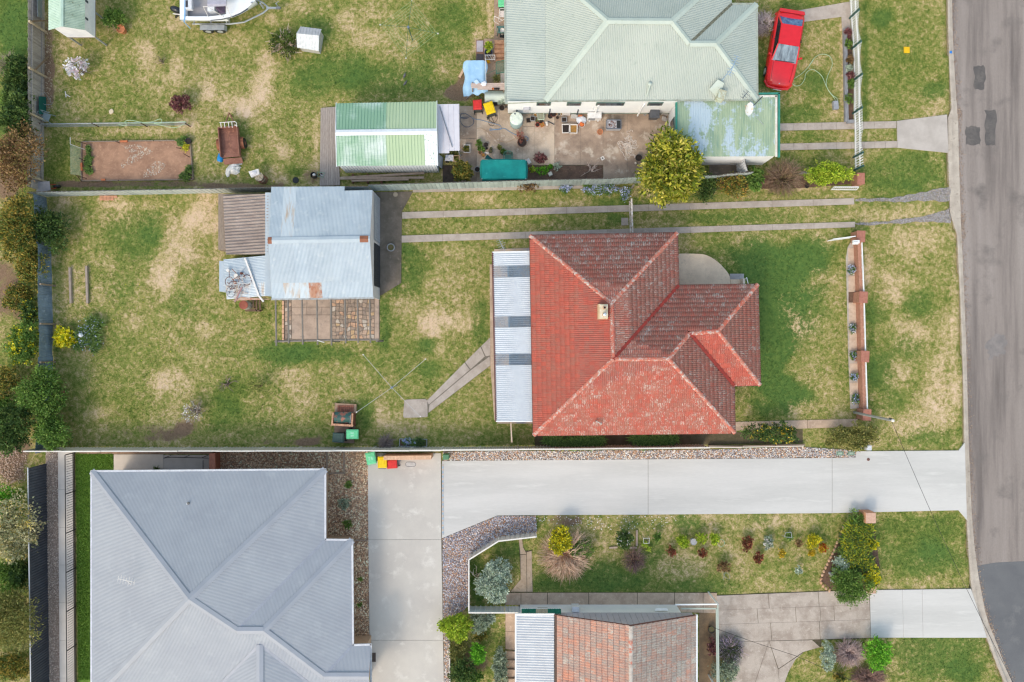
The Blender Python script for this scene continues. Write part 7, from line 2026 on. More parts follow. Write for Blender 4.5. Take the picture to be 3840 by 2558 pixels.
def crazy(x0_,y0_,x1_,y1_,nx,ny,cols):
 P_=[[(x0_+(x1_-x0_)*(i+(random.uniform(-.32,.32)if 0<i<nx else 0))/nx,y0_+(y1_-y0_)*(j+(random.uniform(-.32,.32)if 0<j<ny else 0))/ny)for j in range(ny+1)]for i in range(nx+1)]
 for i in range(nx):
  for j in range(ny):
   q=[P_[i][j],P_[i+1][j],P_[i+1][j+1],P_[i][j+1]]
   cx,cy=sum(a for a,b in q)/4,sum(b for a,b in q)/4
   o_=[]
   for k in range(4):
    a,b2=q[k],q[(k+1)%4]
    for f in(.16,.5,.84):
     s_=random.uniform(.78,.9)
     o_.append(WV(32,cx+(a[0]+(b2[0]-a[0])*f-cx)*s_,cy+(a[1]+(b2[1]-a[1])*f-cy)*s_))
   build('paving_stone',G().prism(o_,-.02,.035+random.uniform(0,.015)),random.choice(cols),pat)
SC=[mat('stone_%d'%i,C(*c),C(*[x*.86 for x in c]),6,fine=.14)for i,c in enumerate(((186,160,140),(170,148,130),(206,172,132),(196,166,144),(160,140,126),(204,188,172),(206,164,134)))]
crazy(1205,70,2055,860,11,10,SC[:4]+SC[:2]+SC[4:])
crazy(262,130,395,860,2,8,SC[3:6])
for y0_,y1_ in((60,300),(305,560),(566,860)):build('kerb_slab',G().prism([WV(32,*p)for p in((2062,y0_),(2145,y0_),(2145,y1_),(2062,y1_))],-.02,.05),SLB,pat)
def Z_(x,y,dz=0):return WV(31,x,y,2.02+dz)
t=thing('scrap_pile','tangle of rusty rods wire and tins on the low lean-to','scrap',Z_(420,800))
RD=plain('rod_brown',112,66,54);
for i in range(26):
 a=random.uniform(0,6.3);x,y=random.uniform(230,600),random.uniform(480,1120);l_=random.uniform(60,190)
 build('rod',G().tube([Z_(x,y,random.uniform(.02,.15)),Z_(x+l_*math.cos(a),y+l_*math.sin(a),random.uniform(.02,.2))],random.uniform(.008,.02),5),random.choice([RD,RUST,RD,RUST,GALV]),t)
for x,y,r_ in((300,1010,110),(690,720,110),(260,760,100),(330,850,80)):
 build('wire_coil',G().tube([Z_(x+r_*math.cos(k*.5),y+r_*1.2*math.sin(k*.5),.06+.01*(k%5))for k in range(13)],.018,5),random.choice([RD,plain('wire_grey',118,122,130)]),t)
for a in((110,850,840,790),(290,700,860,620),(580,660,650,1140),(790,740,745,1190),(280,810,600,760),(240,980,560,920)):build('grid_bar',G().tube([Z_(a[0],a[1],.12),Z_(a[2],a[3],.12)],.012,5),WT,t)
for x,y,r_,m in((410,790,.09,RUST),(440,620,.13,WPOT),(240,480,.1,WT),(560,560,.07,RD),(240,1030,.09,GALV)):
 p=Z_(x,y);build('tin',G().lathe(p.x,p.y,[(r_,2.0),(r_,2.12),(r_*.8,2.14)],12),m,t)
build('tube',G().tube([Z_(570,890,.15),Z_(480,1080,.12),Z_(395,1260,.05)],.045,8),plain('tube_pink',176,138,138),t)
solo('downpipe','long white downpipe lying across the low lean-to','downpipe',G().beam(Z_(640,175,.14),Z_(985,1110,.1),.1,.07).beam(Z_(985,1110,.1),Z_(1100,1250,0),.1,.07),WT)
c=WV(31,605,1330,.95);t=thing('oil_drum','rusty lidded oil drum beside the low lean-to','drum',(c.x,c.y,0))
build('drum_body',G().lathe(c.x,c.y,[(.25,0),(.26,.3),(.25,.31),(.26,.6),(.25,.61),(.26,.92)],20),mat('grey_drum',C(190,182,172),C(164,152,142),4,c3=C(150,100,78),scale3=5,lo3=.62,fine=.1),t)
build('lid',G().lathe(c.x,c.y,[(.265,.91),(.265,.95),(.24,.96),(.02,.965)],20),mat('lid_rust',C(160,92,76),C(140,78,64),3,fine=.1),t)
t=thing('sawhorse','rough timber sawhorse beside the rusty oil drum','sawhorse',WV(31,950,1340))
for a,b2 in(((930,1215),(930,1480)),((1010,1215),(1020,1480)),((850,1215),(855,1400)),((650,1470),(1040,1475)),((780,1440),(900,1440))):build('bar',G().beam(WV(31,*a,.3),WV(31,*b2,.3),.09,.08),plain('saw_brown',116,92,76),t)
for x,y in((930,1460),(1020,1460),(860,1390)):p=WV(31,x,y,.3);build('leg',G().box(p.x,p.y,0,.28,.07,.07),MATS['saw_brown'],t)
# --------- brick barbecue
c=WV(33,440,400);t=thing('brick_barbecue','brick barbecue with a dark green half drum lid','barbecue',(c.x,c.y,0))
LB=mat('salmon_brick',C(206,158,128),C(190,140,112),8,fine=.1,var=.12);DB=mat('dark_brick',C(150,96,76),C(132,82,66),8,fine=.12,var=.14)
build('hearth_slab',G().prism([WV(33,*a)for a in((262,100),(640,122),(605,810),(255,800))],-.02,.06),mat('hearth',C(150,126,108),C(134,112,96),4,fine=.12),t);pave([WV(33,*a)for a in((262,100),(640,122),(605,810),(255,800))])
build('hearth_frame',G().prism([WV(33,*a,.3)for a in((270,105),(640,125),(635,285),(268,275))],.06,.3),mat('hearth_tan',C(178,146,122),C(160,130,108),5,fine=.1),t)
for i in range(8):
 for j in range(3):
  p=WV(33,325+i*36,160+j*38,.33);build('brick',G().box(p.x,p.y,.3,.335+random.uniform(0,.008),.108,.118,.03),DB,t)
hb=.85
def wallrow(a,b2,n_,w_,l_):
 A_,B_=WV(33,*a,hb),WV(33,*b2,hb)
 dd=(B_-A_);an_=math.atan2(dd.y,dd.x)
 for i in range(n_):
  p=A_.lerp(B_,(i+.5)/n_)
  build('brick',G().box(p.x,p.y,hb-.08,hb+random.uniform(0,.01),dd.length/n_-.008,w_,an_),LB,t)
 build('wall',G().beam(Vector((A_.x,A_.y,(hb-.09)/2)),Vector((B_.x,B_.y,(hb-.09)/2)),w_*.95,hb-.1),DB,t)
wallrow((230,270),(212,470),6,.1,.1);wallrow((572,285),(562,500),6,.1,.1);wallrow((195,480),(585,502),10,.12,.1)
vs,fs=[],[]
for i in range(9):
 a=math.pi*i/8
 for x in(245,535):p=WV(33,x,265+200*i/8,.9);vs.append((p.x,p.y,.68+.22*math.sin(a)))
for i in range(8):fs.append((2*i,2*i+2,2*i+3,2*i+1))
build('drum_lid',G().add(vs,fs),mat('lid_green',C(48,84,78),C(60,98,92),2,c3=C(158,100,84),scale3=2.2,lo3=.5,hi3=.54,fine=.08,rough=.5),t,True)
build('lid_handle',G().tube([WV(33,530,460,.85),WV(33,540,320,.95),WV(33,550,305,.9)],.016,6),GALV,t)
for lb,a,b2 in(('left weathered sleeper lying in the middle left lawn',(396,488),(402,690)),('right weathered sleeper lying in the middle left lawn',(490,480),(496,690))):
 solo('sleeper',lb,'sleeper',G().beam(WV(5,*a,.1),WV(5,*b2,.1),.12,.16),plain('old_sleeper',168,152,140))
p=WV(5,345,1185,.2);solo('brick','single red brown brick beside the green bush at the blue fence','brick',G().box(p.x,p.y,0,.2,.2,.28,.1),plain('brick_brown',158,98,84))
t=thing('brick_paving','faded orange bricks laid flat under the pale sheet fence','bricks',WV(5,615,95))
for i in range(9):
 p=WV(5,575+(i%5)*20,88+(i//5)*14);build('brick',G().box(p.x,p.y,0,.05,.2,.13,.1),plain('brick_faded',206,150,120),t)
c=WV(6,1005,375);t=thing('ring_planter','round concrete ring planter full of weeds on the dark apron','planter',(c.x,c.y,.04))
build('ring',G().lathe(c.x,c.y,[(.24,.04),(.24,.16),(.19,.16),(.19,.06)],20,closed=False),GPOT,t);build('soil',G().lathe(c.x,c.y,[(.2,.05),(.2,.12)],16),GRS,t)
for lb,k,x,y,r_,z_,m in(('round tan access cover on the dark shed apron',6,1030,75,.14,.045,plain('cover_tan',176,160,140)),('small rusty round cover in the white driveway',43,653,720,.09,.055,plain('cover_rust',120,84,76))):
 p=WV(k,x,y);solo('access_cover',lb,'cover',G().lathe(p.x,p.y,[(r_,z_-.03),(r_,z_+.006),(r_*.85,z_+.012)],18),m)
p=WV(5,457,870,.5);t=thing('gazing_ball','white globe ornament on a stem above the flower clump','ornament',(p.x,p.y,0))
build('globe',G().blob(p.x,p.y,.5,.13,.13,.13,None,14,10,0),plain('globe_white',214,218,222,rough=.3),t,True);build('stem',G().tube([(p.x,p.y,0),(p.x,p.y,.4)],.03,6),TIM,t)
# --------- antennas, dish
def antenna(label,foot,top,ang,boom,els,m):
 t=thing('tv_antenna',label,'antenna',foot)
 build('mast',G().tube([foot,top],.02,6),m,t)
 L=Loc(top,ang)
 build('boom',G().tube([L(0,-boom/2,top.z),L(0,boom/2,top.z)],.018,5),m,t)
 for i in range(els):
  y=-boom/2+boom*i/(els-1);w_=.16+.05*(i%3)
  build('element',G().tube([L(-w_,y,top.z+.02),L(w_,y,top.z+.02)],.01,4),m,t)
 return t
ABL=plain('antenna_blue',140,168,200,rough=.4);
antenna('tall blue tv antenna on the pale green roof',W(2707,302,3.25),W(2750,247,5.2),-.4,1.1,8,ABL)
antenna('small dark tv antenna at the corner of the pale green roof',W(2786,368,2.7),W(2795,356,3.2),-.7,.5,4,plain('antenna_dark',90,100,112))
antenna('white tv antenna on the grey steel roof',W(490,2190,3.9),W(474,2177,4.9),1.35,.9,7,WT)
antenna('silver tv antenna beside the white patio roof',W(1893,940,2.5),W(1879,915,3.4),.4,.5,5,GALV)
c=W(2810,409,3.2);t=thing('satellite_dish','white oval satellite dish above the peeling carport roof','satellite dish',W(2840,395,2.43))
U,V_,N_=Vector((.82,-.2,-.3)).normalized(),Vector((.25,.95,.1)).normalized(),None
N_=U.cross(V_).normalized();N_=N_ if N_.z>0 else -N_
vs,fs=[c-N_*.06],[]
for i,r_ in enumerate((.15,.3)):
 for j in range(20):
  a=2*math.pi*j/20;vs.append(c+U*(r_*.85*math.cos(a))+V_*(r_*1.25*math.sin(a))-N_*(.06*(1-(r_/.3)**2)))
for j in range(20):fs+=[(0,1+j,1+(j+1)%20),(1+j,21+j,21+(j+1)%20,1+(j+1)%20)]
build('dish',G().add(vs,fs),mat('dish_white',C(234,230,222),C(214,190,150),5,.58,.66,fine=.03,rough=.5),t,True)
build('pole',G().tube([W(2860,362,2.43),W(2830,392,3.05),c-N_*.1],.025,6),plain('pole_dark',90,94,100),t)
build('brace',G().tube([W(2862,468,2.43),W(2822,420,3.1)],.016,6),GALV,t)
build('feed_arm',G().tube([c-V_*.1-U*.2,c-U*.45+N_*.3],.015,5).blob(*(c-U*.45+N_*.3),.05,.05,.05,None,8,5,0),plain('feed_tan',190,168,140),t)
# --------- forecourt wall, utility boxes
BRW=mat('buff_brick_wall',C(206,164,134),C(190,146,118),10,fine=.12)
A_,B_=WV(33,1180,1020),WV(33,2000,1010)
t=thing('brick_wall','low buff brick wall beside the bins on the forecourt','wall',(A_+B_)/2)
build('wall_body',G().beam(Vector((A_.x,A_.y,.58)),Vector((B_.x,B_.y,.58)),.22,1.16),BRW,t)
nb=34
for i in range(nb):
 p=A_.lerp(B_,(i+.5)/nb);build('coping_brick',G().box(p.x,p.y,1.16,1.24,(B_-A_).length/nb-.008,.24),mat('coping_buff',C(222,184,154),C(206,166,138),10,fine=.08,var=.08),t)
solo('oval_plate','pale oval access plate in the beige forecourt','access plate',G().prism([WV(33,1600+(88 if math.cos(a)>0 else -88)-(38 if math.cos(a)>0 else -38)+38*math.cos(a),1183+38*math.sin(a))for a in[2*math.pi*i/20 for i in range(20)]],.05,.064),plain('plate_pale',196,194,192))
solo('plate_rim','dark oval outline around the pale access plate','rim',G().tube([WV(33,1600+(50 if math.cos(a)>0 else -50)+40*math.cos(a),1183+40*math.sin(a),.06)for a in[2*math.pi*(i+.5)/24 for i in range(24)]],.012,5,closed=True),plain('rim_dark',110,112,116))
t=thing('drain_channel','thin drain grate strip between forecourt and white driveway','drain',WV(10,1487,380))
build('frame',G().prism([WV(10,*a)for a in((1480,155),(1492,155),(1495,612),(1484,612))],.02,.058),GALV,t)
for i in range(30):p=WV(10,1487,162+i*15);build('grate_bar',G().box(p.x,p.y,.058,.063,.08,.07),plain('grate_a',150,176,196)if i%2 else plain('grate_b',206,176,150),t)
block('utility_box','small green utility box at the corner of the forecourt','utility box',10,1505,112,.35,.3,.7,plain('box_green',96,140,108),0,0)
for lb,x in(('green pit lid in the pebble bed nearest the fence',255),('green pit lid in the pebble bed nearest the driveway step',412)):
 p=WV(43,x,635);t=thing('pit_lid',lb,'pit lid',(p.x,p.y,.02));build('lid',G().box(p.x,p.y,.0,.07,.42,.24),plain('pit_green',122,146,128),t);build('panel',G().box(p.x,p.y,.07,.078,.24,.12),plain('pit_pale',166,184,168),t)
block('utility_box','white grey electricity box beside the olive shrub at the driveway','utility box',43,672,560,.3,.3,.9,plain('box_white2',214,216,222),0,0)
solo('door_mat','dark brown doormat at the edge of the forecourt','mat',G().prism([WV(10,*a)for a in((1022,1376),(1053,1376),(1053,1434),(1022,1434))],.05,.075),plain('mat_brown',82,72,68))
p=WV(46,1130,130,.9);t=thing('brick_pier','red brick stair pier above the grey roof','pier',(p.x,p.y,0));build('pier_body',G().box(p.x,p.y,0,.85,.33,1.0),mat('pier_red',C(168,108,86),C(150,94,76),9,fine=.1),t);build('pier_cap',G().box(p.x,p.y,.85,.92,.36,1.04),mat('pier_red2',C(178,120,98),C(160,104,86),9,fine=.1),t)
# --------- light pole and cable
b_,tp=W(3203,1547),W(3350,1566,4.9)
t=thing('service_pole','tall galvanised service pole beside the front brick wall','pole',b_)
build('mast',G().tube([b_,(b_.x,b_.y,2.5),(b_.x,b_.y,4.85)],[.075,.07,.065],12),GALV,t);build('cap',G().lathe(b_.x,b_.y,[(.08,4.82),(.08,4.92),(.03,4.96)],14),WT,t)
build('insulator',G().beam((b_.x-.12,b_.y+.12,4.7),(b_.x+.1,b_.y+.05,4.7),.06,.06),BLACKP,t)
e_=W(3720,2440,5.6)
pts=[Vector((b_.x,b_.y-.05,4.75)).lerp(e_+(e_-b_)*.25,i/14)-Vector((0,0,.5*math.sin(math.pi*i/14)))for i in range(15)]
solo('overhead_cable','dark overhead cable running from the pole across the white driveway','cable',G().tube(pts,.011,5),plain('cable_dark',46,46,48))
solo('overhead_cable','thin cable above the old driveway slabs','cable',G().tube([WV(12,60,1215,3.0),WV(12,330,1312,3.0),WV(12,600,1400,3.1),WV(12,1100,1620,3.4)],.012,5),MATS['cable_dark'])
# --------- front brick wall of the red house
BRF=mat('front_brick',C(182,134,114),C(166,118,98),9,c3=C(196,152,132),scale3=12,fine=.12);PCAP=mat('pier_cap_brick',C(176,118,100),C(160,104,88),8,fine=.1)
t=thing('brick_wall','low red brick front wall with white rail and four piers','wall',W(3215,1220))
pl=[(3204,894),(3213,1118),(3219,1336),(3226,1551)]
for i,(x,y)in enumerate(pl):
 p=W(x,y);pr_=build('pier',G().box(p.x,p.y,0,.86,.46,.64,-.04),BRF,t);build('pier_cap',G().box(p.x,p.y,.86,.92,.5,.68,-.04),PCAP,pr_)
for a,b2 in zip(pl,pl[1:]):
 A_,B_=W(*a),W(*b2);build('wall_panel',G().beam(A_+Vector((.02,0,.31)),B_+Vector((.02,0,.31)),.22,.62),BRF,t)
 dd=(B_-A_).normalized()*.34
 build('white_rail',G().beam(A_+dd+Vector((.1,0,.74)),B_-dd+Vector((.1,0,.74)),.055,.1),WHITE,t)
 for f in(.3,.5,.7):p=A_.lerp(B_,f);build('rail_bracket',G().box(p.x+.1,p.y,.6,.7,.05,.05),WHITE,t)
c=W(3211,908,1.1);t=thing('letterbox','white letterbox with grey lettering on the front wall pier','letterbox',(c.x,c.y,.92))
build('box',G().box(c.x,c.y+.02,.92,1.14,.36,.18),WHITE,t);build('flap',G().box(c.x-.03,c.y-.1,.96,1.06,.34,.05),WHITE,t)
cu_=bpy.data.curves.new('letters','FONT');cu_.body='POST';cu_.size=.1;cu_.align_x='CENTER';cu_.align_y='CENTER';cu_.extrude=.002
lo_=bpy.data.objects.new('tmp_letters',cu_);col.objects.link(lo_);bpy.context.view_layer.update()
me_=bpy.data.meshes.new_from_object(lo_.evaluated_get(bpy.context.evaluated_depsgraph_get()));bpy.data.objects.remove(lo_)
me_.materials.append(plain('letter_grey',120,126,126));lo2=bpy.data.objects.new('lettering',me_);col.objects.link(lo2);lo2.parent=t;lo2.location=Vector((c.x-.02,c.y+.02,1.143))-ORG[t.name]
A_,B_=W(3208,886,.95),W(3124,897,.95)
t=thing('entry_gate','narrow white entry gate standing open at the front wall','gate',(B_.x,B_.y,0))
for z in(.15,.95):build('rail',G().beam(Vector((A_.x,A_.y,z)),Vector((B_.x,B_.y,z)),.05,.06),WHITE,t)
for i in range(9):p=A_.lerp(B_,i/8);build('bar',G().box(p.x,p.y,.15,.95,.025,.025),WHITE,t)
ol=[W(*V(8,*a))for a in((690,275),(700,335),(706,600),(712,930),(720,1240),(670,1245),(660,1000),(652,700),(645,400),(655,340))]
g=G().prism(ol,-.05,.03);st=build('planting_strip',g,mat('edge_concrete',C(190,180,168),C(172,160,148),3,fine=.12));st['kind']='structure';st['label']='pale concrete planting strip along the front brick wall';pave(ol)
PS=mat('strip_slab',C(208,186,164),C(192,168,146),3,c3=C(176,150,130),scale3=6,lo3=.6,fine=.08)
for y0_,y1_ in((345,438),(500,590),(650,765),(822,918),(990,1045),(1098,1165)):
 f0,f1=(y0_-340)/900,(y1_-340)/900
 build('slab',G().prism([WV(8,*a)for a in((656+12*f0,y0_),(696+18*f0,y0_),(696+18*f1,y1_),(656+12*f1,y1_))],0,.045),PS,st)
p=WV(8,682,622);build('soil_patch',G().box(p.x,p.y,0,.036,.5,.7),SOIL,st)
A_=WV(38,2160,430);t=thing('brick_pier','red brick pier beside the lime green shrub','pier',A_)
build('pier_body',G().box(A_.x,A_.y,0,.8,.4,.65),BRF,t);build('pier_cap',G().box(A_.x,A_.y,.8,.87,.44,.68),PCAP,t)
t=thing('garden_gate','white slatted gate lying open below the lime green shrub','gate',WV(38,2020,530))
gq=[WV(38,1845,538,.1),WV(38,2180,542,.1),WV(38,2210,505,.85),WV(38,1885,505,.85)]
for i in range(4):build('rail',G().beam(gq[i],gq[(i+1)%4],.05,.05),WHITE,t)
for i in range(1,12):build('slat',G().beam(gq[0].lerp(gq[1],i/12),gq[3].lerp(gq[2],i/12),.03,.03),WHITE,t)
t=thing('pole_gate','peeling white timber gate standing across the wheel strips','gate',W(2369,800))
A_,B_=W(2368,745,1.0),W(2372,872,1.0)
build('top_rail',G().beam(A_,B_,.09,.1),mat('peeling_post',C(226,220,214),C(180,160,146),5,fine=.08),t);build('bottom_rail',G().beam(A_-Vector((0,0,.8)),B_-Vector((0,0,.8)),.06,.08),MATS['peeling_post'],t)
for i in range(7):p=A_.lerp(B_,(i+.5)/7);build('slat',G().box(p.x,p.y,.15,.98,.03,.06),MATS['peeling_post'],t)
p=W(2366,708);solo('gate_post','short grey timber post beside the blue flowers','post',G().tube([p,p+Vector((0,0,1.1))],.06,8),POLE)
solo('concrete_pad','small square concrete pad beside the white timber gate','pad',G().prism([WV(3,*a)for a in((1483,1218),(1542,1218),(1545,1282),(1483,1285))],-.02,.04),STRIPCON)
solo('fence_post','pale timber post lying between patio roof and cream fence','post',G().beam(WV(7,197,1335,1.4),WV(7,203,1460,1.4),.08,.1).box(WV(7,203,1460,1.4).x,WV(7,203,1460,1.4).y,0,1.4,.09,.09).box(WV(7,197,1340,1.4).x,WV(7,197,1340,1.4).y,0,1.4,.09,.09),mat('pale_post',C(206,184,164),C(186,160,140),6))
solo('hydrant_marker','flat yellow square plate on the street verge','marker',G().prism([WV(4,*a)for a in((1548,308),(1586,308),(1586,347),(1550,347))],.0,.04),plain('marker_yellow',242,190,30))
for lb,x,y in(('small blue marker on the kerb by the verge',1856,342),):p=WV(4,x,y);solo('kerb_marker',lb,'marker',G().box(p.x,p.y,.0,.025,.14,.14),plain('marker_blue',40,130,220))
# --------- lower garden things
for lb,k,x,y,w_,l_,h_ in(('taller orange brick pier between driveway and border shrubs',42,2150,165,.6,.62,1.0),('small brick pier at the corner of the new concrete apron',42,2178,1190,.42,.42,.55)):
 p=WV(k,x,y,h_);t=thing('brick_pier',lb,'pier',(p.x,p.y,0));build('pier_body',G().box(p.x,p.y,0,h_-.06,w_,l_),mat('orange_brick',C(206,152,118),C(190,134,104),9,fine=.1),t);build('pier_cap',G().box(p.x,p.y,h_-.06,h_,w_*.97,l_*.97),mat('pier_top',C(206,168,146),C(190,152,132),9,fine=.1),t)
t=thing('stone_border','curving low stone border along the edge of the garden bed','stone border',WV(42,1560,760))
bp2=along([WV(42,*a)for a in((1750,300),(1690,440),(1610,640),(1530,800),(1450,970),(1425,1060),(1480,1150),(1560,1190))],.24)
for i,p in enumerate(bp2):build('border_stone',G().blob(p.x,p.y,.05,.12,.08,.08,None,7,5,.2,random.uniform(1.0,1.5)),mat('border_tan',C(206,172,144),C(184,140,108),5,fine=.1,var=.1),t)
def ornament(label,k,x,y,prof,m,name='garden_ornament',cat='ornament'):
 p=WV(k,x,y);return solo(name,label,cat,G().lathe(p.x,p.y,prof,14),m)
STN=mat('grey_stone',C(176,174,176),C(156,154,156),8,fine=.1)
ornament('round grey birdbath among the yellow green shrubs',41,1945,345,[(.12,0),(.08,.1),(.07,.35),(.2,.42),(.2,.46),(.15,.43)],STN,'birdbath','birdbath')
ornament('pale stone urn inside the stone border',42,1565,945,[(.1,0),(.06,.1),(.15,.3),(.16,.4),(.1,.41)],STN)
ornament('small pale stone figure inside the stone border',42,1590,1045,[(.11,0),(.08,.12),(.1,.22),(.03,.3)],STN)
def chair_frame(label,k,q_,m):
 P_=[WV(k,*a,.45)for a in q_];t=thing('wire_stool',label,'stool',(P_[0].x,P_[0].y,0))
 for i in range(4):build('seat_bar',G().tube([P_[i],P_[(i+1)%4]],.014,5),m,t);build('leg',G().tube([P_[i],(P_[i].x,P_[i].y,0)],.014,5),m,t)
chair_frame('pale square wire frame beside the dark camellia bush',41,((1350,322),(1422,322),(1420,385),(1355,385)),WT)
chair_frame('grey square wire frame over a strap leaved plant',42,((935,372),(1012,366),(1025,440),(915,430)),GALV)
solo('wire_hoop','bent grey wire hoop on the lower garden lawn','wire',G().tube([WV(42,*a)for a in((50,1045,.1),(60,960,.3),(100,940,.4),(140,980,.3),(130,1045,.1),(70,1000,.2),(50,960,.1),(110,900,.3))],.01,5),GALV)
solo('hose_coil','pale green wire coil beside the bright yellow green shrub','wire',G().tube([WV(41,2300+45*math.cos(a),380+45*math.sin(a),.1)for a in[i*.5 for i in range(14)]],.01,5),plain('coil_mint',150,196,170))
solo('sleeper','short pale timber sleeper beside the dark camellia bush','sleeper',G().beam(WV(41,1268,220,.06),WV(41,1268,415,.06),.12,.1),plain('pale_sleeper',170,150,136))
solo('stone_edging','pale stone edging below the dark camellia bush','edging',G().beam(WV(41,930,440,.05),WV(41,1030,432,.05),.1,.1).beam(WV(41,1170,440,.05),WV(41,1270,436,.05),.1,.1),plain('edging_stone',186,164,146))
t=thing('planter_trough','metal edged flower trough beside the cream fence','planter',WV(33,1650,790))
tq=[WV(33,*a)for a in((1412,730),(1890,738),(1890,862),(1412,856))]
for i in range(4):build('edge',G().beam(tq[i]+Vector((0,0,.1)),tq[(i+1)%4]+Vector((0,0,.1)),.03,.22),GALV,t)
build('soil',G().prism(tq,0,.14),SOIL,t);pave(tq)
# --------- plants
PAL_={'dark':[(68,92,46),(84,108,54),(56,78,42),(100,118,62)],'green':[(92,122,54),(110,138,62),(74,102,46),(124,148,74)],'lime':[(140,164,46),(168,186,60),(112,138,42),(186,194,74)],'bright':[(110,168,50),(136,188,62),(84,140,42)],'olive':[(116,120,64),(136,134,76),(94,100,52),(150,142,84)],'yellow':[(206,192,40),(222,208,56),(160,160,44),(132,138,44)],'gold':[(190,160,40),(206,176,56),(150,132,40)],'wattle':[(154,154,118),(180,174,138),(122,126,90),(196,184,140)],'silver':[(174,186,168),(194,202,186),(146,158,140),(160,172,154)],'brown':[(134,106,76),(156,124,88),(110,84,60),(120,104,62)],'red':[(128,70,56),(150,82,64),(104,62,50),(118,96,62)],'maroon':[(112,66,68),(134,82,84),(90,54,58),(150,110,106)],'magnolia':[(116,126,40),(150,154,50),(88,104,36),(176,170,64),(198,186,96)],'mixed':[(100,116,56),(140,130,60),(80,94,46),(164,140,66)],'grey':[(146,156,134),(122,134,112),(166,174,152)]}
def cols(k,m=1.3):return[C(*c,m)for c in PAL_[k]]
def leaves(lobes,n,leaf,cl,clump=.16,asp=.5,up=.5):
 """Leaf quads in clumps through ellipsoid lobes (cx, cy, cz, rx, ry, rz) -> verts, colours."""
 wgt=np.array([l[3]*l[4]for l in lobes]);wgt=wgt/wgt.sum()
 VS,CS=[],[]
 for l,w in zip(lobes,wgt):
  m=max(20,int(n*w))
  nc=max(8,m//14)
  u=RNG.normal(size=(nc,3));u/=np.linalg.norm(u,axis=1,keepdims=True)
  u[:,2]=np.where(u[:,2]<-.3,-u[:,2],u[:,2])
  rad=RNG.uniform(.25,1.0,(nc,1))**.45*RNG.uniform(.82,1.1,(nc,1))
  cen=np.array(l[:3])+u*rad*np.array(l[3:6])
  ctint=RNG.uniform(.72,1.22,nc);ci=RNG.integers(0,len(cl),nc)
  k=RNG.integers(0,nc,m)
  off=RNG.normal(size=(m,3))*clump*min(l[3],l[4])
  p=cen[k]+off
  p[:,2]=np.maximum(p[:,2],.03)
  d=u[k]+RNG.normal(size=(m,3))*.8;d[:,2]+=up*.4
  d/=np.linalg.norm(d,axis=1,keepdims=True)
  s=RNG.normal(size=(m,3))+np.array([0,0,.0]);s-=d*(s*d).sum(1,keepdims=True);s/=np.linalg.norm(s,axis=1,keepdims=True)
  L_=(leaf*RNG.uniform(.6,1.35,(m,1)))
  VS.append(np.stack([p,p+d*L_*.5+s*L_*asp*.5,p+d*L_,p+d*L_*.5-s*L_*asp*.5],1))
  pick=np.where(RNG.random(m)<.55,ci[k],RNG.integers(0,len(cl),m))
  CS.append(np.array(cl)[pick]*(ctint[k]*RNG.uniform(.85,1.15,m))[:,None])
 return np.concatenate(VS),np.concatenate(CS)
QF=[(0,1,2,3)]
BARK=mat('bark',C(112,94,78),C(92,76,62),8,fine=.2)
def plant(label,px,py,rx,ry,h,n,pal,leaf=.1,name='shrub',cat='shrub',fl=None,lob=0,stems=True,clump=.16,asp=.5,group=None,z0=0.0,ragged=.48):
 """rx, ry in survey pixels, h = height; fl = (palette colours, count, size)."""
 c=W(px,py,h*.6)
 kx=(CAM_H-h*.6)/CAM_H/PPM
 RX,RY=rx*kx,ry*kx
 t=thing(name,label,cat,(c.x,c.y,z0),group)
 lobes=[(c.x,c.y,z0+h*.55,RX*.72,RY*.72,h*.45)]
 for i in range(lob or 6):
  a=2*math.pi*i/(lob or 6)+random.uniform(-.4,.4);f=random.uniform(.42,.72);r_=random.uniform(.25,.25+ragged)
  lobes.append((c.x+RX*f*math.cos(a),c.y+RY*f*math.sin(a),z0+h*random.uniform(.4,.7),RX*r_,RY*r_,h*random.uniform(.22,.38)))
 v,q=leaves(lobes,int(n*1.25),leaf*1.3,cols(pal),clump,asp)
 cr=build_np('crown',v,QF,q,leaf_mat(),t)
 if fl:
  fc,fn,fs_=fl
  v,q=leaves([(l[0],l[1],l[2]+.06,l[3]*1.02,l[4]*1.02,l[5])for l in lobes],fn,fs_,[C(*x)for x in fc],.12,.9)
  build_np('blossom',v,QF,q,leaf_mat(),t)
 if stems:
  g=G()
  for i in range(5):
   a=random.uniform(0,6.3);f=random.uniform(.2,.6)
   g.tube([(c.x+random.uniform(-.04,.04),c.y+random.uniform(-.04,.04),z0-.02),(c.x+RX*f*.4*math.cos(a),c.y+RY*f*.4*math.sin(a),z0+h*.35),(c.x+RX*f*math.cos(a),c.y+RY*f*math.sin(a),z0+h*.75)],[.03+h*.012,.02+h*.006,.008],5)
  build('trunk',g,BARK,t)
 return t
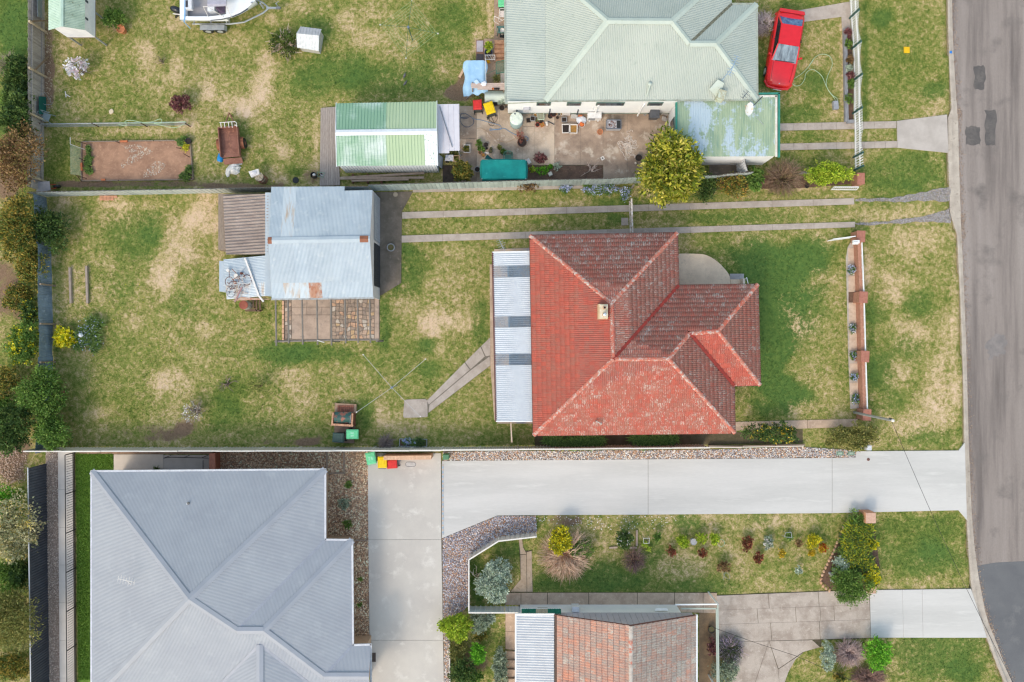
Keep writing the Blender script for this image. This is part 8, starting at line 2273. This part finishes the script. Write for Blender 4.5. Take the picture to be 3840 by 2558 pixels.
def twigs(label,px,py,r,h,n,cl,name='shrub',cat='shrub',th=.007,extra=None,droop=0.0,ry=None,leafy=None):
 c=W(px,py,h*.5);R_=r/PPM;RY=(ry or r)/PPM;th*=1.9;cl=[tuple(min(.85,x*1.3)for x in q)for q in cl]
 t=thing(name,label,cat,(c.x,c.y,0))
 g=G()
 for i in range(n):
  a=random.uniform(0,2*math.pi);f=random.uniform(.3,1)**.7;z=h*random.uniform(.35,1)*(1-.45*f)
  x,y=R_*f*math.cos(a),RY*f*math.sin(a)
  j=lambda s:random.gauss(0,s)
  m1=(c.x+x*.35+j(.04),c.y+y*.35+j(.04),z*.55+.05);m2=(c.x+x*.7+j(.06),c.y+y*.7+j(.06),z*.9)
  e=(c.x+x+j(.07),c.y+y+j(.07),max(.04,z-droop*f))
  g.tube([(c.x+j(.05),c.y+j(.05),0),m1,m2,e],[th*2,th*1.4,th,th*.5],3,random.choice(cl))
  for q in range(2):
   e2=(m2[0]+(e[0]-m2[0])*.9+j(.14),m2[1]+(e[1]-m2[1])*.9+j(.14),max(.04,m2[2]+j(.1)))
   g.tube([m2,e2],[th*.9,th*.4],3,random.choice(cl))
 build('branches',g,tint_mat(),t)
 if leafy:
  v,q=leaves([(c.x,c.y,h*.45,R_*.8,RY*.8,h*.4)],leafy[1],leafy[2],[C(*x)for x in leafy[0]],.15,.7)
  build_np('crown',v,QF,q,leaf_mat(),t)
 return t
def straps(label,px,py,rx,ry,h,n,cl,clumps=5,w=.035,ln=.5,name='strap_plant',cat='plant',fl=None):
 c=W(px,py,h*.3)
 t=thing(name,label,cat,(c.x,c.y,0))
 RX,RY=rx/PPM,ry/PPM
 ce=np.stack([c.x+RNG.uniform(-.8,.8,clumps)*RX,c.y+RNG.uniform(-.8,.8,clumps)*RY],1)
 k=RNG.integers(0,clumps,n);a=RNG.uniform(0,2*np.pi,n);L_=ln*RNG.uniform(.5,1.15,n)
 d=np.stack([np.cos(a),np.sin(a)],1);s=np.stack([-np.sin(a),np.cos(a)],1)*w*.5
 b=ce[k]+RNG.normal(size=(n,2))*.05
 lean=RNG.uniform(.35,.95,n)
 def P(f,zf,wf):return np.concatenate([b+d*(L_*lean*f)[:,None],(h*zf*(1.15-lean*.5))[:,None]],1),np.concatenate([s*wf,np.zeros((n,1))],1)
 (p0,s0),(p1,s1),(p2,s2)=P(0,0.02,.8),P(.55,.9,1.0),P(1.0,.62,.15)
 v=np.stack([p0-s0,p0+s0,p1+s1,p1-s1,p2+s2,p2-s2],1)
 tint=np.array(cl)[RNG.integers(0,len(cl),n)]*RNG.uniform(.75,1.2,(n,1))
 build_np('leaves',v,[(0,1,2,3),(3,2,4,5)],tint,leaf_mat(),t)
 if fl:
  v,q=leaves([(c.x,c.y,h*.75,RX,RY,h*.3)],fl[1],fl[2],[C(*x)for x in fl[0]],.2,.9);build_np('blossom',v,QF,q,leaf_mat(),t)
 return t
BLUEF=[(206,214,240),(178,190,228),(228,232,246),(160,172,214)];YELF=[(240,226,40),(248,236,80),(224,208,36)];WHF=[(244,240,240),(236,228,230)]
plant('dense dark hedge shrub beyond the paling fence',62,300,45,110,2.2,5200,'dark',.11)
plant('dark leafy tree beyond the lower half of the paling fence',70,440,48,85,3.0,5200,'dark',.12,'tree','tree')
twigs('grey bare twiggy shrub beyond the paling fence',25,245,55,1.6,150,[C(150,140,118),C(126,116,98)])
plant('rusty brown leaved tree overhanging the paling fence',75,600,88,115,3.4,5200,'brown',.11,'tree','tree',ragged=.5)
plant('olive bush left of the blue corrugated fence',72,880,78,120,2.6,8000,'mixed',.11,'tree','tree')
plant('round dark green bush leaning over the blue fence',185,858,55,75,1.8,3800,'dark',.11)
plant('brownish green bush below the olive bush at the left edge',110,1000,45,80,1.8,3200,'mixed',.11)
plant('yellow flowering spurge beyond the blue fence',95,1290,58,90,1.4,4200,'green',.1,fl=(YELF,900,.09))
plant('dark shrub above the yellow flowering spurge',115,1175,35,50,1.3,1800,'dark',.1,fl=(YELF,150,.08))
plant('light green tree overhanging the end of the blue fence',175,1490,72,105,2.8,7000,'green',.11,'tree','tree',ragged=.5)
plant('second green tree top near the corner of the cream fence',195,1620,55,70,2.6,4500,'green',.11,'tree','tree',ragged=.5)
plant('dark green tree in the left corner above the wood chips',55,1600,70,95,2.8,6500,'dark',.11,'tree','tree')
plant('yellowish green shrub at the left edge below the spurge',25,1440,45,60,1.5,2600,'mixed',.1)
plant('bright green shrub beyond the charcoal fence',30,1880,55,70,1.8,3500,'bright',.1)
plant('silver grey wattle with yellow blossom beyond the charcoal fence',55,2000,78,110,3.0,4600,'wattle',.13,'tree','tree',fl=([(222,200,110),(236,216,130)],700,.1),ragged=.6)
plant('dark green shrub behind the silver wattle',85,2130,40,60,1.6,2400,'dark',.1)
plant('large olive green tree beyond the charcoal fence',50,2310,92,140,3.6,9000,'olive',.1,'tree','tree',clump=.2)
plant('low green shrub in the bottom left corner',40,2500,70,60,1.4,3200,'mixed',.1)
t_=plant('green citrus bush growing from the tipped terracotta pot',425,68,38,42,1.3,1700,'green',.1)
twigs('white blossoming magnolia with bare branches',291,256,46,1.5,12,[C(120,104,96),C(140,124,112)],'blossom_tree','tree',.006,leafy=([(250,248,250),(246,242,246),(240,216,224)],420,.17))
plant('round dark maroon bush on the upper lawn',676,390,40,40,1.0,2600,'maroon',.075,clump=.1,ragged=.15)
twigs('leafless twiggy sapling on the upper lawn',598,226,26,.8,14,[C(140,122,100)],th=.005)
twigs('heap of pruned branches beside the small white coop',1068,165,75,.9,34,[C(186,168,152),C(160,140,122)],'pruned_branches','branches',.014,ry=62,leafy=([(84,104,44),(104,120,56),(66,84,36)],800,.13))
straps('row of leafy vegetables along the vegetable bed edge',334,605,10,66,.35,900,cols('green'),22,.05,.2,'vegetable_row','vegetables')
straps('leafy plant at the upper corner of the vegetable bed',685,530,18,16,.4,160,cols('green'),4,.05,.3,'vegetable','vegetable')
straps('yellowing leafy plant below the black tub',700,553,14,12,.35,120,cols('yellow'),4,.05,.25,'vegetable','vegetable')
straps('dark leafy plant at the lower corner of the vegetable bed',702,646,24,24,.5,320,cols('green',.9),5,.05,.35,'vegetable','vegetable')
plant('dense round clipped bush left of the teal shade cloth',*V(23,200,1155),44,40,1.6,5200,'mixed',.075,clump=.09,ragged=.15)
plant('clipped little tree in the stone coloured pot',*V(22,1145,1185),13,13,1.0,500,'silver',.06,'potted_tree','potted plant')
plant('yellow green bush in the glazed blue pot',*V(21,855,1150),15,16,1.1,420,'lime',.1,'potted_shrub','potted plant')
twigs('red leaved shrub in the big brown barrel pot',*V(23,1240,530),20,.9,24,[C(150,100,80)],'potted_shrub','potted plant',.005,ry=34,leafy=([(176,106,90),(190,130,110),(150,80,70)],220,.06))
plant('purple red shrub in a dark pot beside the soil bed',*V(23,1590,900),24,20,.8,620,'maroon',.08,'potted_shrub','potted plant')
straps('spiky plant beside the white clothes airer',*V(22,1060,665),10,8,.5,60,cols('olive'),2,.04,.5)
for lb,x,y,r_,pl_ in(('leafy herb plants between the pots',520,715,13,'green'),('small herb at the top of the pot group',510,640,8,'green'),('little round plant in the right pot of the group',580,768,6,'green'),('green plant filling the pot above the green chair',872,733,7,'olive'),('green plant in the wide dark green pot',940,805,7,'green'),('weeds growing in the white oblong planter',270,745,10,'mixed'),('ferns beside the awning of the green shed',90,840,18,'olive'),('yellow green succulent beside the shade cloth',1455,1120,9,'lime'),('moss cushion on the brown soil bed',1640,1140,18,'bright'),('second moss cushion on the brown soil bed',1765,1075,8,'bright')):
 plant(lb,*V(23,x,y),r_,r_,.35 if 'moss' not in lb else .08,int(r_*26),pl_,.07,'small_plant','plant',stems=False,z0=.1 if 'pot' in lb else 0)
plant('weeds growing over the grey sheet fence',*V(23,1380,1440),40,16,1.2,900,'brown',.06,'weeds','weeds',ragged=.6)
twigs('bare grey branch lying on the brown soil bed',*V(24,830,1240),38,.25,7,[C(190,166,150),C(160,140,126)],'fallen_branch','branch',.012)
plant('pale flowering weed on the brown soil bed',*V(24,160,1170),16,14,.35,260,'silver',.06,'weeds','weeds',stems=False)
MG=plant('big glossy yellow green magnolia tree beside the carport',2525,640,112,108,4.2,9500,'magnolia',.2,'magnolia_tree','tree',lob=9,clump=.13,asp=.42)
plant('dark green fern bush right of the magnolia',2640,705,45,42,1.2,3200,'dark',.08)
plant('sparse rose bush with yellow and brown leaves',2745,695,62,40,1.4,2600,'mixed',.09,fl=([(206,160,70),(196,130,80)],260,.07),ragged=.5)
plant('fresh green rose bush beside the sparse one',2830,668,32,44,1.5,1900,'green',.1,ragged=.5)
twigs('large brown dormant shrub beside the carport',2945,665,76,1.9,420,[C(128,104,86),C(108,88,72),C(146,122,102)],th=.005,leafy=([(110,108,62),(126,104,74)],900,.06))
plant('lime green shrub beside the red brick pier',3110,655,82,42,1.5,5200,'lime',.09,lob=8,ragged=.45)
twigs('lavender grey spiky bush behind the red car',2868,85,33,1.0,330,[C(170,154,152),C(140,124,124),C(190,176,170)],th=.008,ry=48)
plant('olive rim of the lavender grey bush behind the car',2880,95,38,60,.6,900,'olive',.06,stems=False)
for lb,x,y,pl_ in(('maroon plant at the top of the picket fence bed',320,490,'maroon'),('green plant in the upper picket fence bed',325,650,'green'),('grey green plant in the middle picket fence bed',335,1010,'silver'),('dark maroon plant in the picket fence bed',340,1100,'maroon'),('leafy plant in the lower picket fence bed',350,1240,'green'),('small plant at the low end of the picket fence bed',325,1460,'green'),('brown stems in the picket fence bed',345,880,'brown')):
 plant(lb,*V(36,x,y),12,16,.5,260,pl_,.09,'small_plant','plant',stems=False)
straps('blue flowering clump under the grey sheet fence',*V(3,990,960),24,14,.4,420,cols('green'),8,.03,.3,'flower_clump','flowers',(BLUEF,320,.06))
straps('long bed of blue flowers under the grey sheet fence',*V(3,1300,965),72,20,.4,1500,cols('green'),26,.03,.3,'flower_bed','flowers',(BLUEF,750,.06))
straps('corner of blue flowers beside the white timber gate',*V(3,1520,1010),18,26,.4,400,cols('green'),9,.03,.3,'flower_clump','flowers',(BLUEF,280,.06))
straps('clump of blue flowering strap leaves on the left lawn',338,1258,58,66,.6,2200,cols('green',1.0),16,.035,.6,'flower_clump','flowers',(BLUEF,260,.06))
plant('yellow spurge in front of the blue fence',243,1270,42,38,.8,800,'lime',.09,fl=(YELF,1500,.11))
twigs('small blossoming bare tree on the middle lawn',725,1543,48,1.6,40,[C(150,134,120),C(120,104,94)],'blossom_tree','tree',.007,leafy=(WHF+[(226,214,210)],260,.07))
twigs('low dead grey branch on the middle lawn',850,1440,40,.5,10,[C(104,90,80),C(130,114,104)],'fallen_branch','branch',.009)
plant('sparse olive sapling on the middle lawn',970,1450,40,36,.9,420,'olive',.06,ragged=.6)
twigs('grey dry lavender bush beside the cream fence',*V(33,1165,810),32,.7,150,[C(140,124,116),C(116,102,98)],th=.006)
straps('blue flowers in the metal edged trough',*V(33,1580,775),26,12,.4,420,cols('green'),9,.03,.3,'flower_clump','flowers',(BLUEF,240,.06))
straps('dark strap leaves in the metal edged trough',*V(33,1810,770),15,14,.5,300,cols('dark'),3,.03,.4)
straps('left row of strap leaves under the red roof edge',2150,1653,140,14,.75,2600,cols('green',1.4),26,.05,.55,'strap_row','plants')
straps('right row of strap leaves under the red roof edge',2450,1648,105,14,.75,2000,cols('green',1.4),20,.05,.55,'strap_row','plants')
plant('yellow flowering shrub beside the front path',2900,1622,92,44,1.5,3600,'dark',.09,fl=([(226,190,60),(236,206,90)],420,.09),lob=8,ragged=.5)
plant('olive green rounded shrub at the end of the front wall',3195,1640,88,52,1.6,6200,'olive',.085,lob=8,ragged=.35)
for lb,x,y,r_,n_,cl_ in(('full clump of pale blue daisies nearest the letterbox',677,468,17,420,WHF+BLUEF),('second clump of pale blue daisies along the front wall',682,792,14,330,WHF+BLUEF),('sparse blue daisies between the middle wall piers',686,948,13,110,BLUEF),('blue daisies below the third wall pier',690,1068,14,150,BLUEF),('blue daisies beside the pole end of the wall',697,1195,17,190,BLUEF)):
 plant(lb,*V(8,x,y),r_,r_*1.1,.35,420,'green',.07,'daisy_clump','flowers',(cl_,n_,.06),stems=False)
straps('variegated yellow green flax border beside the lower lawn',*V(42,1960,520),68,92,.9,4200,cols('lime',1.1)+cols('green',.8)+cols('yellow',.95)[:2],40,.045,.6,'flax','plants')
plant('dark green leaf mass under the flax border',*V(42,1930,640),70,120,.6,3000,'dark',.1,stems=False)
plant('feathery green bush at the corner of the old driveway',*V(42,1850,1090),68,66,1.4,6800,'green',.08,lob=8,clump=.12)
plant('pale flowered grey green bush above the feathery bush',*V(42,1720,830),34,30,.9,1500,'silver',.07)
for lb,x,y,rx_,ry_ in(('small upper spurge with lime yellow heads',2145,540,26,20),('large lime yellow spurge beside the lower lawn',2150,920,38,40),('lowest lime yellow spurge near the small pier',2170,1060,26,24)):
 plant(lb,*V(42,x,y),rx_,ry_,.75,int(rx_*16),'green',.08,'spurge','shrub',(YELF,int(rx_*26),.075),stems=False)
plant('dark leafy underplanting at the top of the flax border',*V(42,1960,210),34,36,.8,1500,'green',.08)
twigs('large tan dormant shrub in the lower garden',2120,2085,105,1.6,620,[C(190,160,136),C(170,140,118),C(206,178,154)],th=.006,droop=.5,ry=105)
plant('bright yellow leaved bush in the dormant shrub',*V(41,360,360),38,46,1.7,3000,'yellow',.11,lob=6)
plant('green sucker growth beside the bright yellow bush',*V(41,590,450),40,30,1.0,1300,'green',.09)
plant('dark camellia bush in the lower garden',*V(41,1110,335),30,32,1.3,2200,'dark',.08,fl=(WHF,14,.09))
twigs('purple brown twiggy shrub in the lower garden',*V(41,1240,600),48,1.0,170,[C(120,94,90),C(144,116,106),C(100,78,76)],th=.005,ry=56,leafy=([(190,140,110),(112,84,80),(96,100,60)],380,.06))
for lb,k,x,y,r_,pl_ in(('small red leaved shrub nearest the twiggy shrub',41,1690,480,17,'red'),('second small red leaved shrub in the lower garden',41,2080,500,17,'red'),('red and green shrub beside the wire coil',42,385,530,24,'red'),('bright red shrub in the middle of the lower garden',42,540,730,20,'red'),('small golden shrub left of the stone border',42,882,660,13,'gold'),('golden shrub nearest the stone border',42,1305,655,13,'gold'),('fluffy pale yellow shrub in the lower garden',42,1330,480,28,'yellow'),('orange red flowering shrub beside the fluffy yellow one',42,1465,570,16,'gold'),('loose yellow green shrub left of the birdbath',41,1830,350,24,'lime'),('loose yellow green shrub right of the birdbath',41,2060,320,20,'lime'),('bright yellow green shrub beside the wire coil',41,2215,320,22,'lime'),('green shrub right of the pale wire frame',41,1510,310,17,'green'),('pale green rosette near the stone border',42,1115,900,13,'silver'),('white flowering grey bush in the lower garden',42,680,510,22,'grey'),('brown seedling beside the strap leaved plant',42,1120,510,12,'brown'),('brown bush beside the wire hoop',42,50,850,22,'brown')):
 plant(lb,*V(k,x,y),r_,r_,.7,int(r_*r_*1.9),pl_,.075,'small_shrub','shrub',(WHF,10,.08)if 'white' in lb else(([(190,60,40)],40,.07)if 'orange red' in lb else None),stems=False,ragged=.4)
straps('strap leaved plant inside the grey wire frame',*V(42,970,430),12,10,.5,90,cols('green'),2,.04,.4)
straps('strap leaved plant below the pale wire frame',*V(41,1395,405),14,12,.4,90,cols('lime'),3,.05,.3)
plant('silvery blue green bush beside the cream side fence',1862,2150,52,44,1.6,3600,'silver',.1,clump=.11)
plant('lower silvery blue green bush beside the cream side fence',1855,2208,56,62,1.7,4600,'silver',.1,clump=.11)
twigs('bare pale sapling inside the cream side fence',1788,2170,26,.9,9,[C(206,196,176),C(186,172,150)],th=.007,ry=70)
plant('lime yellow bush spilling over the beige forecourt',*V(47,200,310),62,55,1.6,6200,'lime',.085,clump=.12,ragged=.3)
plant('grey green shrub under the cream gate',*V(47,460,260),40,45,1.1,2200,'grey',.09)
plant('silvery lavender bush under the cream gate',*V(47,560,230),18,24,.8,700,'silver',.08)
plant('bright green bush in the lower side garden',*V(47,430,600),26,42,1.2,2400,'bright',.085)
plant('dark green shrub in the lower side garden',*V(47,260,790),46,45,1.3,3400,'dark',.09)
plant('brownish groundcover shrub beside the pebbles',*V(47,230,560),34,45,.7,1900,'olive',.08,stems=False)
plant('mixed green shrub at the bottom of the side garden',*V(47,400,850),30,26,.9,1500,'green',.09)
plant('grey green shrub beside the concrete steps',*V(47,660,760),30,60,1.2,2800,'grey',.09)
plant('golden groundcover in the side garden',*V(47,460,400),22,26,.5,800,'mixed',.08,stems=False)
twigs('purple grey flowering bush beside the porch frame',*V(45,140,280),56,.9,320,[C(160,144,160),C(130,116,126),C(96,100,76)],th=.009,ry=52,leafy=([(90,100,66),(70,84,52)],700,.09))
plant('grey green bush below the purple grey one',*V(45,115,440),48,40,.9,2400,'grey',.08)
plant('dark potted vine inside the porch frame',*V(11,2290,1240),20,30,.9,700,'maroon',.08)
plant('blue grey column shrub beside the old driveway',*V(45,805,345),28,66,1.2,3000,'silver',.07,clump=.1,ragged=.2)
twigs('pinkish grey twiggy bush beside the bottom verge',*V(45,960,315),62,1.1,480,[C(160,138,134),C(136,116,112),C(180,158,152)],th=.006,ry=56)
plant('fresh lime green bush beside the bottom verge',*V(45,1150,315),48,60,1.4,3000,'bright',.09,lob=8,ragged=.5)
twigs('reddish twiggy bush at the bottom edge',*V(45,1090,475),74,.9,320,[C(140,110,100),C(116,92,84)],th=.006,ry=36)
plant('yellow green low bush at the bottom edge',*V(45,890,470),28,22,.7,900,'mixed',.08)
for lb,x,y,r_,pl_ in(('upper small green shrub in the bark mulch',877,290,13,'green'),('grey lavender shrub in the bark mulch',842,412,20,'grey'),('lower small green shrub in the bark mulch',870,548,16,'green'),('tiny upper seedling in the narrow mulch strip',952,902,6,'green'),('tiny lower seedling in the narrow mulch strip',948,1068,6,'green')):
 plant(lb,*V(10,x,y),r_,r_,.45,int(r_*r_*1.6),pl_,.08,'small_shrub','shrub',stems=False)
straps('dark tuft on the cream landing above the grey roof',*V(46,705,185),10,6,.5,70,cols('dark'),2,.03,.4)
# --------- grass
def tufts(name,n,keep,hmin,hmax,lawn=True,pal=None,box=(-31.5,31.5,-21,21)):
 x,y=RNG.uniform(box[0],box[1],n),RNG.uniform(box[2],box[3],n)
 ok=keep(x,y);x,y=x[ok],y[ok]
 m=len(x)
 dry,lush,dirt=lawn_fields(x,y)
 h=RNG.uniform(hmin,hmax,m)*(1.15-.6*dry)
 a=RNG.uniform(0,2*np.pi,m);w=RNG.uniform(.012,.03,m);le=RNG.uniform(.2,1.3,m)*h
 d=np.stack([np.cos(a),np.sin(a)],1);s=np.stack([-d[:,1],d[:,0]],1)*w[:,None]
 b=np.stack([x,y],1);z0=np.full((m,1),-.006 if lawn else .018)
 tip=b+d*le[:,None]
 v=np.stack([np.concatenate([b-s,z0],1),np.concatenate([b+s,z0],1),np.concatenate([tip+s*.3,z0+h[:,None]],1),np.concatenate([tip-s*.3,z0+h[:,None]],1)],1)
 if lawn:
  kp=RNG.random(m)>np.clip(dirt*1.1,0,.85)
  v,dry,lush,dirt=v[kp],dry[kp],lush[kp],dirt[kp]
  o=build_np(name,v,QF,None,LAWN)
  at=o.data.color_attributes.new('lawn','FLOAT_COLOR','CORNER')
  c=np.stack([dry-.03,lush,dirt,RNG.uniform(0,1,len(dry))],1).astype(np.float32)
  at.data.foreach_set('color',np.repeat(c,4,axis=0).ravel())
 else:
  cl=np.array(pal)[RNG.integers(0,len(pal),m)]*RNG.uniform(.75,1.2,(m,1))
  o=build_np(name,v,QF,cl,leaf_mat())
 o['kind']='stuff'
 return o
def on_lawn(x,y):
 ok=~inside(road_np,x,y)
 for p in PAVED:
  lo,hi=p.min(0),p.max(0)
  s=np.where((x>lo[0])&(x<hi[0])&(y>lo[1])&(y<hi[1])&ok)[0]
  if len(s):ok[s[inside(p,x[s],y[s])]]=False
 return ok
o=tufts('grass',330000,on_lawn,.025,.06);o['label']='short patchy grass growing over all the lawns'
tp=np.array(TURF[0])
o=tufts('turf_grass',70000,lambda x,y:inside(tp,x,y),.03,.07,False,[C(104,142,50),C(124,160,64),C(86,122,42)],(-26.5,-22.5,-20.5,-6));o['label']='lush thick turf beside the grey roofed house'
def specks(name,label,poly,n,s,cl,z=.05):
 p=scatter_in([poly],n);k=len(p);r=RNG.uniform(.5,1,(k,1))*s
 q=np.concatenate([p,np.full((k,1),z)+RNG.uniform(0,.02,(k,1))],1)
 a=RNG.uniform(0,3,k);e1=np.stack([np.cos(a),np.sin(a),np.full(k,.2)],1)*r;e2=np.stack([-np.sin(a),np.cos(a),np.full(k,-.2)],1)*r*.6
 o=build_np(name,np.stack([q-e1,q-e2,q+e1,q+e2],1),QF,np.array([C(*c)for c in cl])[RNG.integers(0,len(cl),k)],leaf_mat());o['kind']='stuff';o['label']=label
specks('dandelions','scattered yellow dandelion heads on the middle lawn',WL(VV(5,580,480,760,560,1100,760,1050,960,850,1080,560,700)),60,.03,YELF)
specks('fallen_petals','white fallen petals below the white driveway',WL(VV(41,20,50,1900,50,1500,200,700,220,60,120)),170,.045,WHF)
specks('pale_debris','pale dry debris along the paling fence',WL(VV(1,330,200,380,210,390,820,345,840,330,500)),130,.06,[(206,190,160),(190,172,150)],.02)
specks('leaf_litter','dry leaf litter in the left corner below the trees',WL([(0,1650),(105,1700),(100,1800),(0,1850)]),700,.06,[(176,146,128),(150,120,104),(200,176,160)],.03)
plant('low green groundcover under the left edge trees',60,1120,60,60,.6,2400,'mixed',.1,'groundcover','shrub',stems=False)
plant('dark green shrub filling the left edge above the charcoal fence',20,1560,50,70,1.6,3200,'green',.11)
plant('leafy green shrub between wattle and olive tree',45,2160,60,60,1.5,3200,'green',.11)
plant('dense green hedge below the bright lawn at the left edge',70,370,50,60,1.8,3400,'green',.11)
# --------- repeats of one kind share a group
GRP={'wheelie_bin':'wheelie bins','flower_pot':'pots standing in the yards','tree':'trees along the left edge','shrub':'shrubs in the gardens','small_shrub':'small garden shrubs','small_plant':'small plants in pots and beds','daisy_clump':'daisies along the front wall','panel_fence':'panel fences round the lower properties','sheet_fence':'metal sheet fences','garden_hose':'hoses and cords','tv_antenna':'tv antennas on the roofs','brick_pier':'brick piers','plastic_chair':'plastic chairs','clothes_hoist':'rotary clothes hoists','bird':'pigeons on the lawn','cup':'cups on the planks','vegetable':'vegetables in the bed','spurge':'lime yellow spurges','overhead_cable':'overhead cables'}
by={}
for o in list(sc.objects):
 if o.parent is None and 'category' in o.keys():
  by.setdefault(o.name.split('.')[0],[]).append(o)
for k,v in by.items():
 if len(v)>1:
  for o in v:o['group']=GRP.get(k,k.replace('_',' ')+'s of this place')
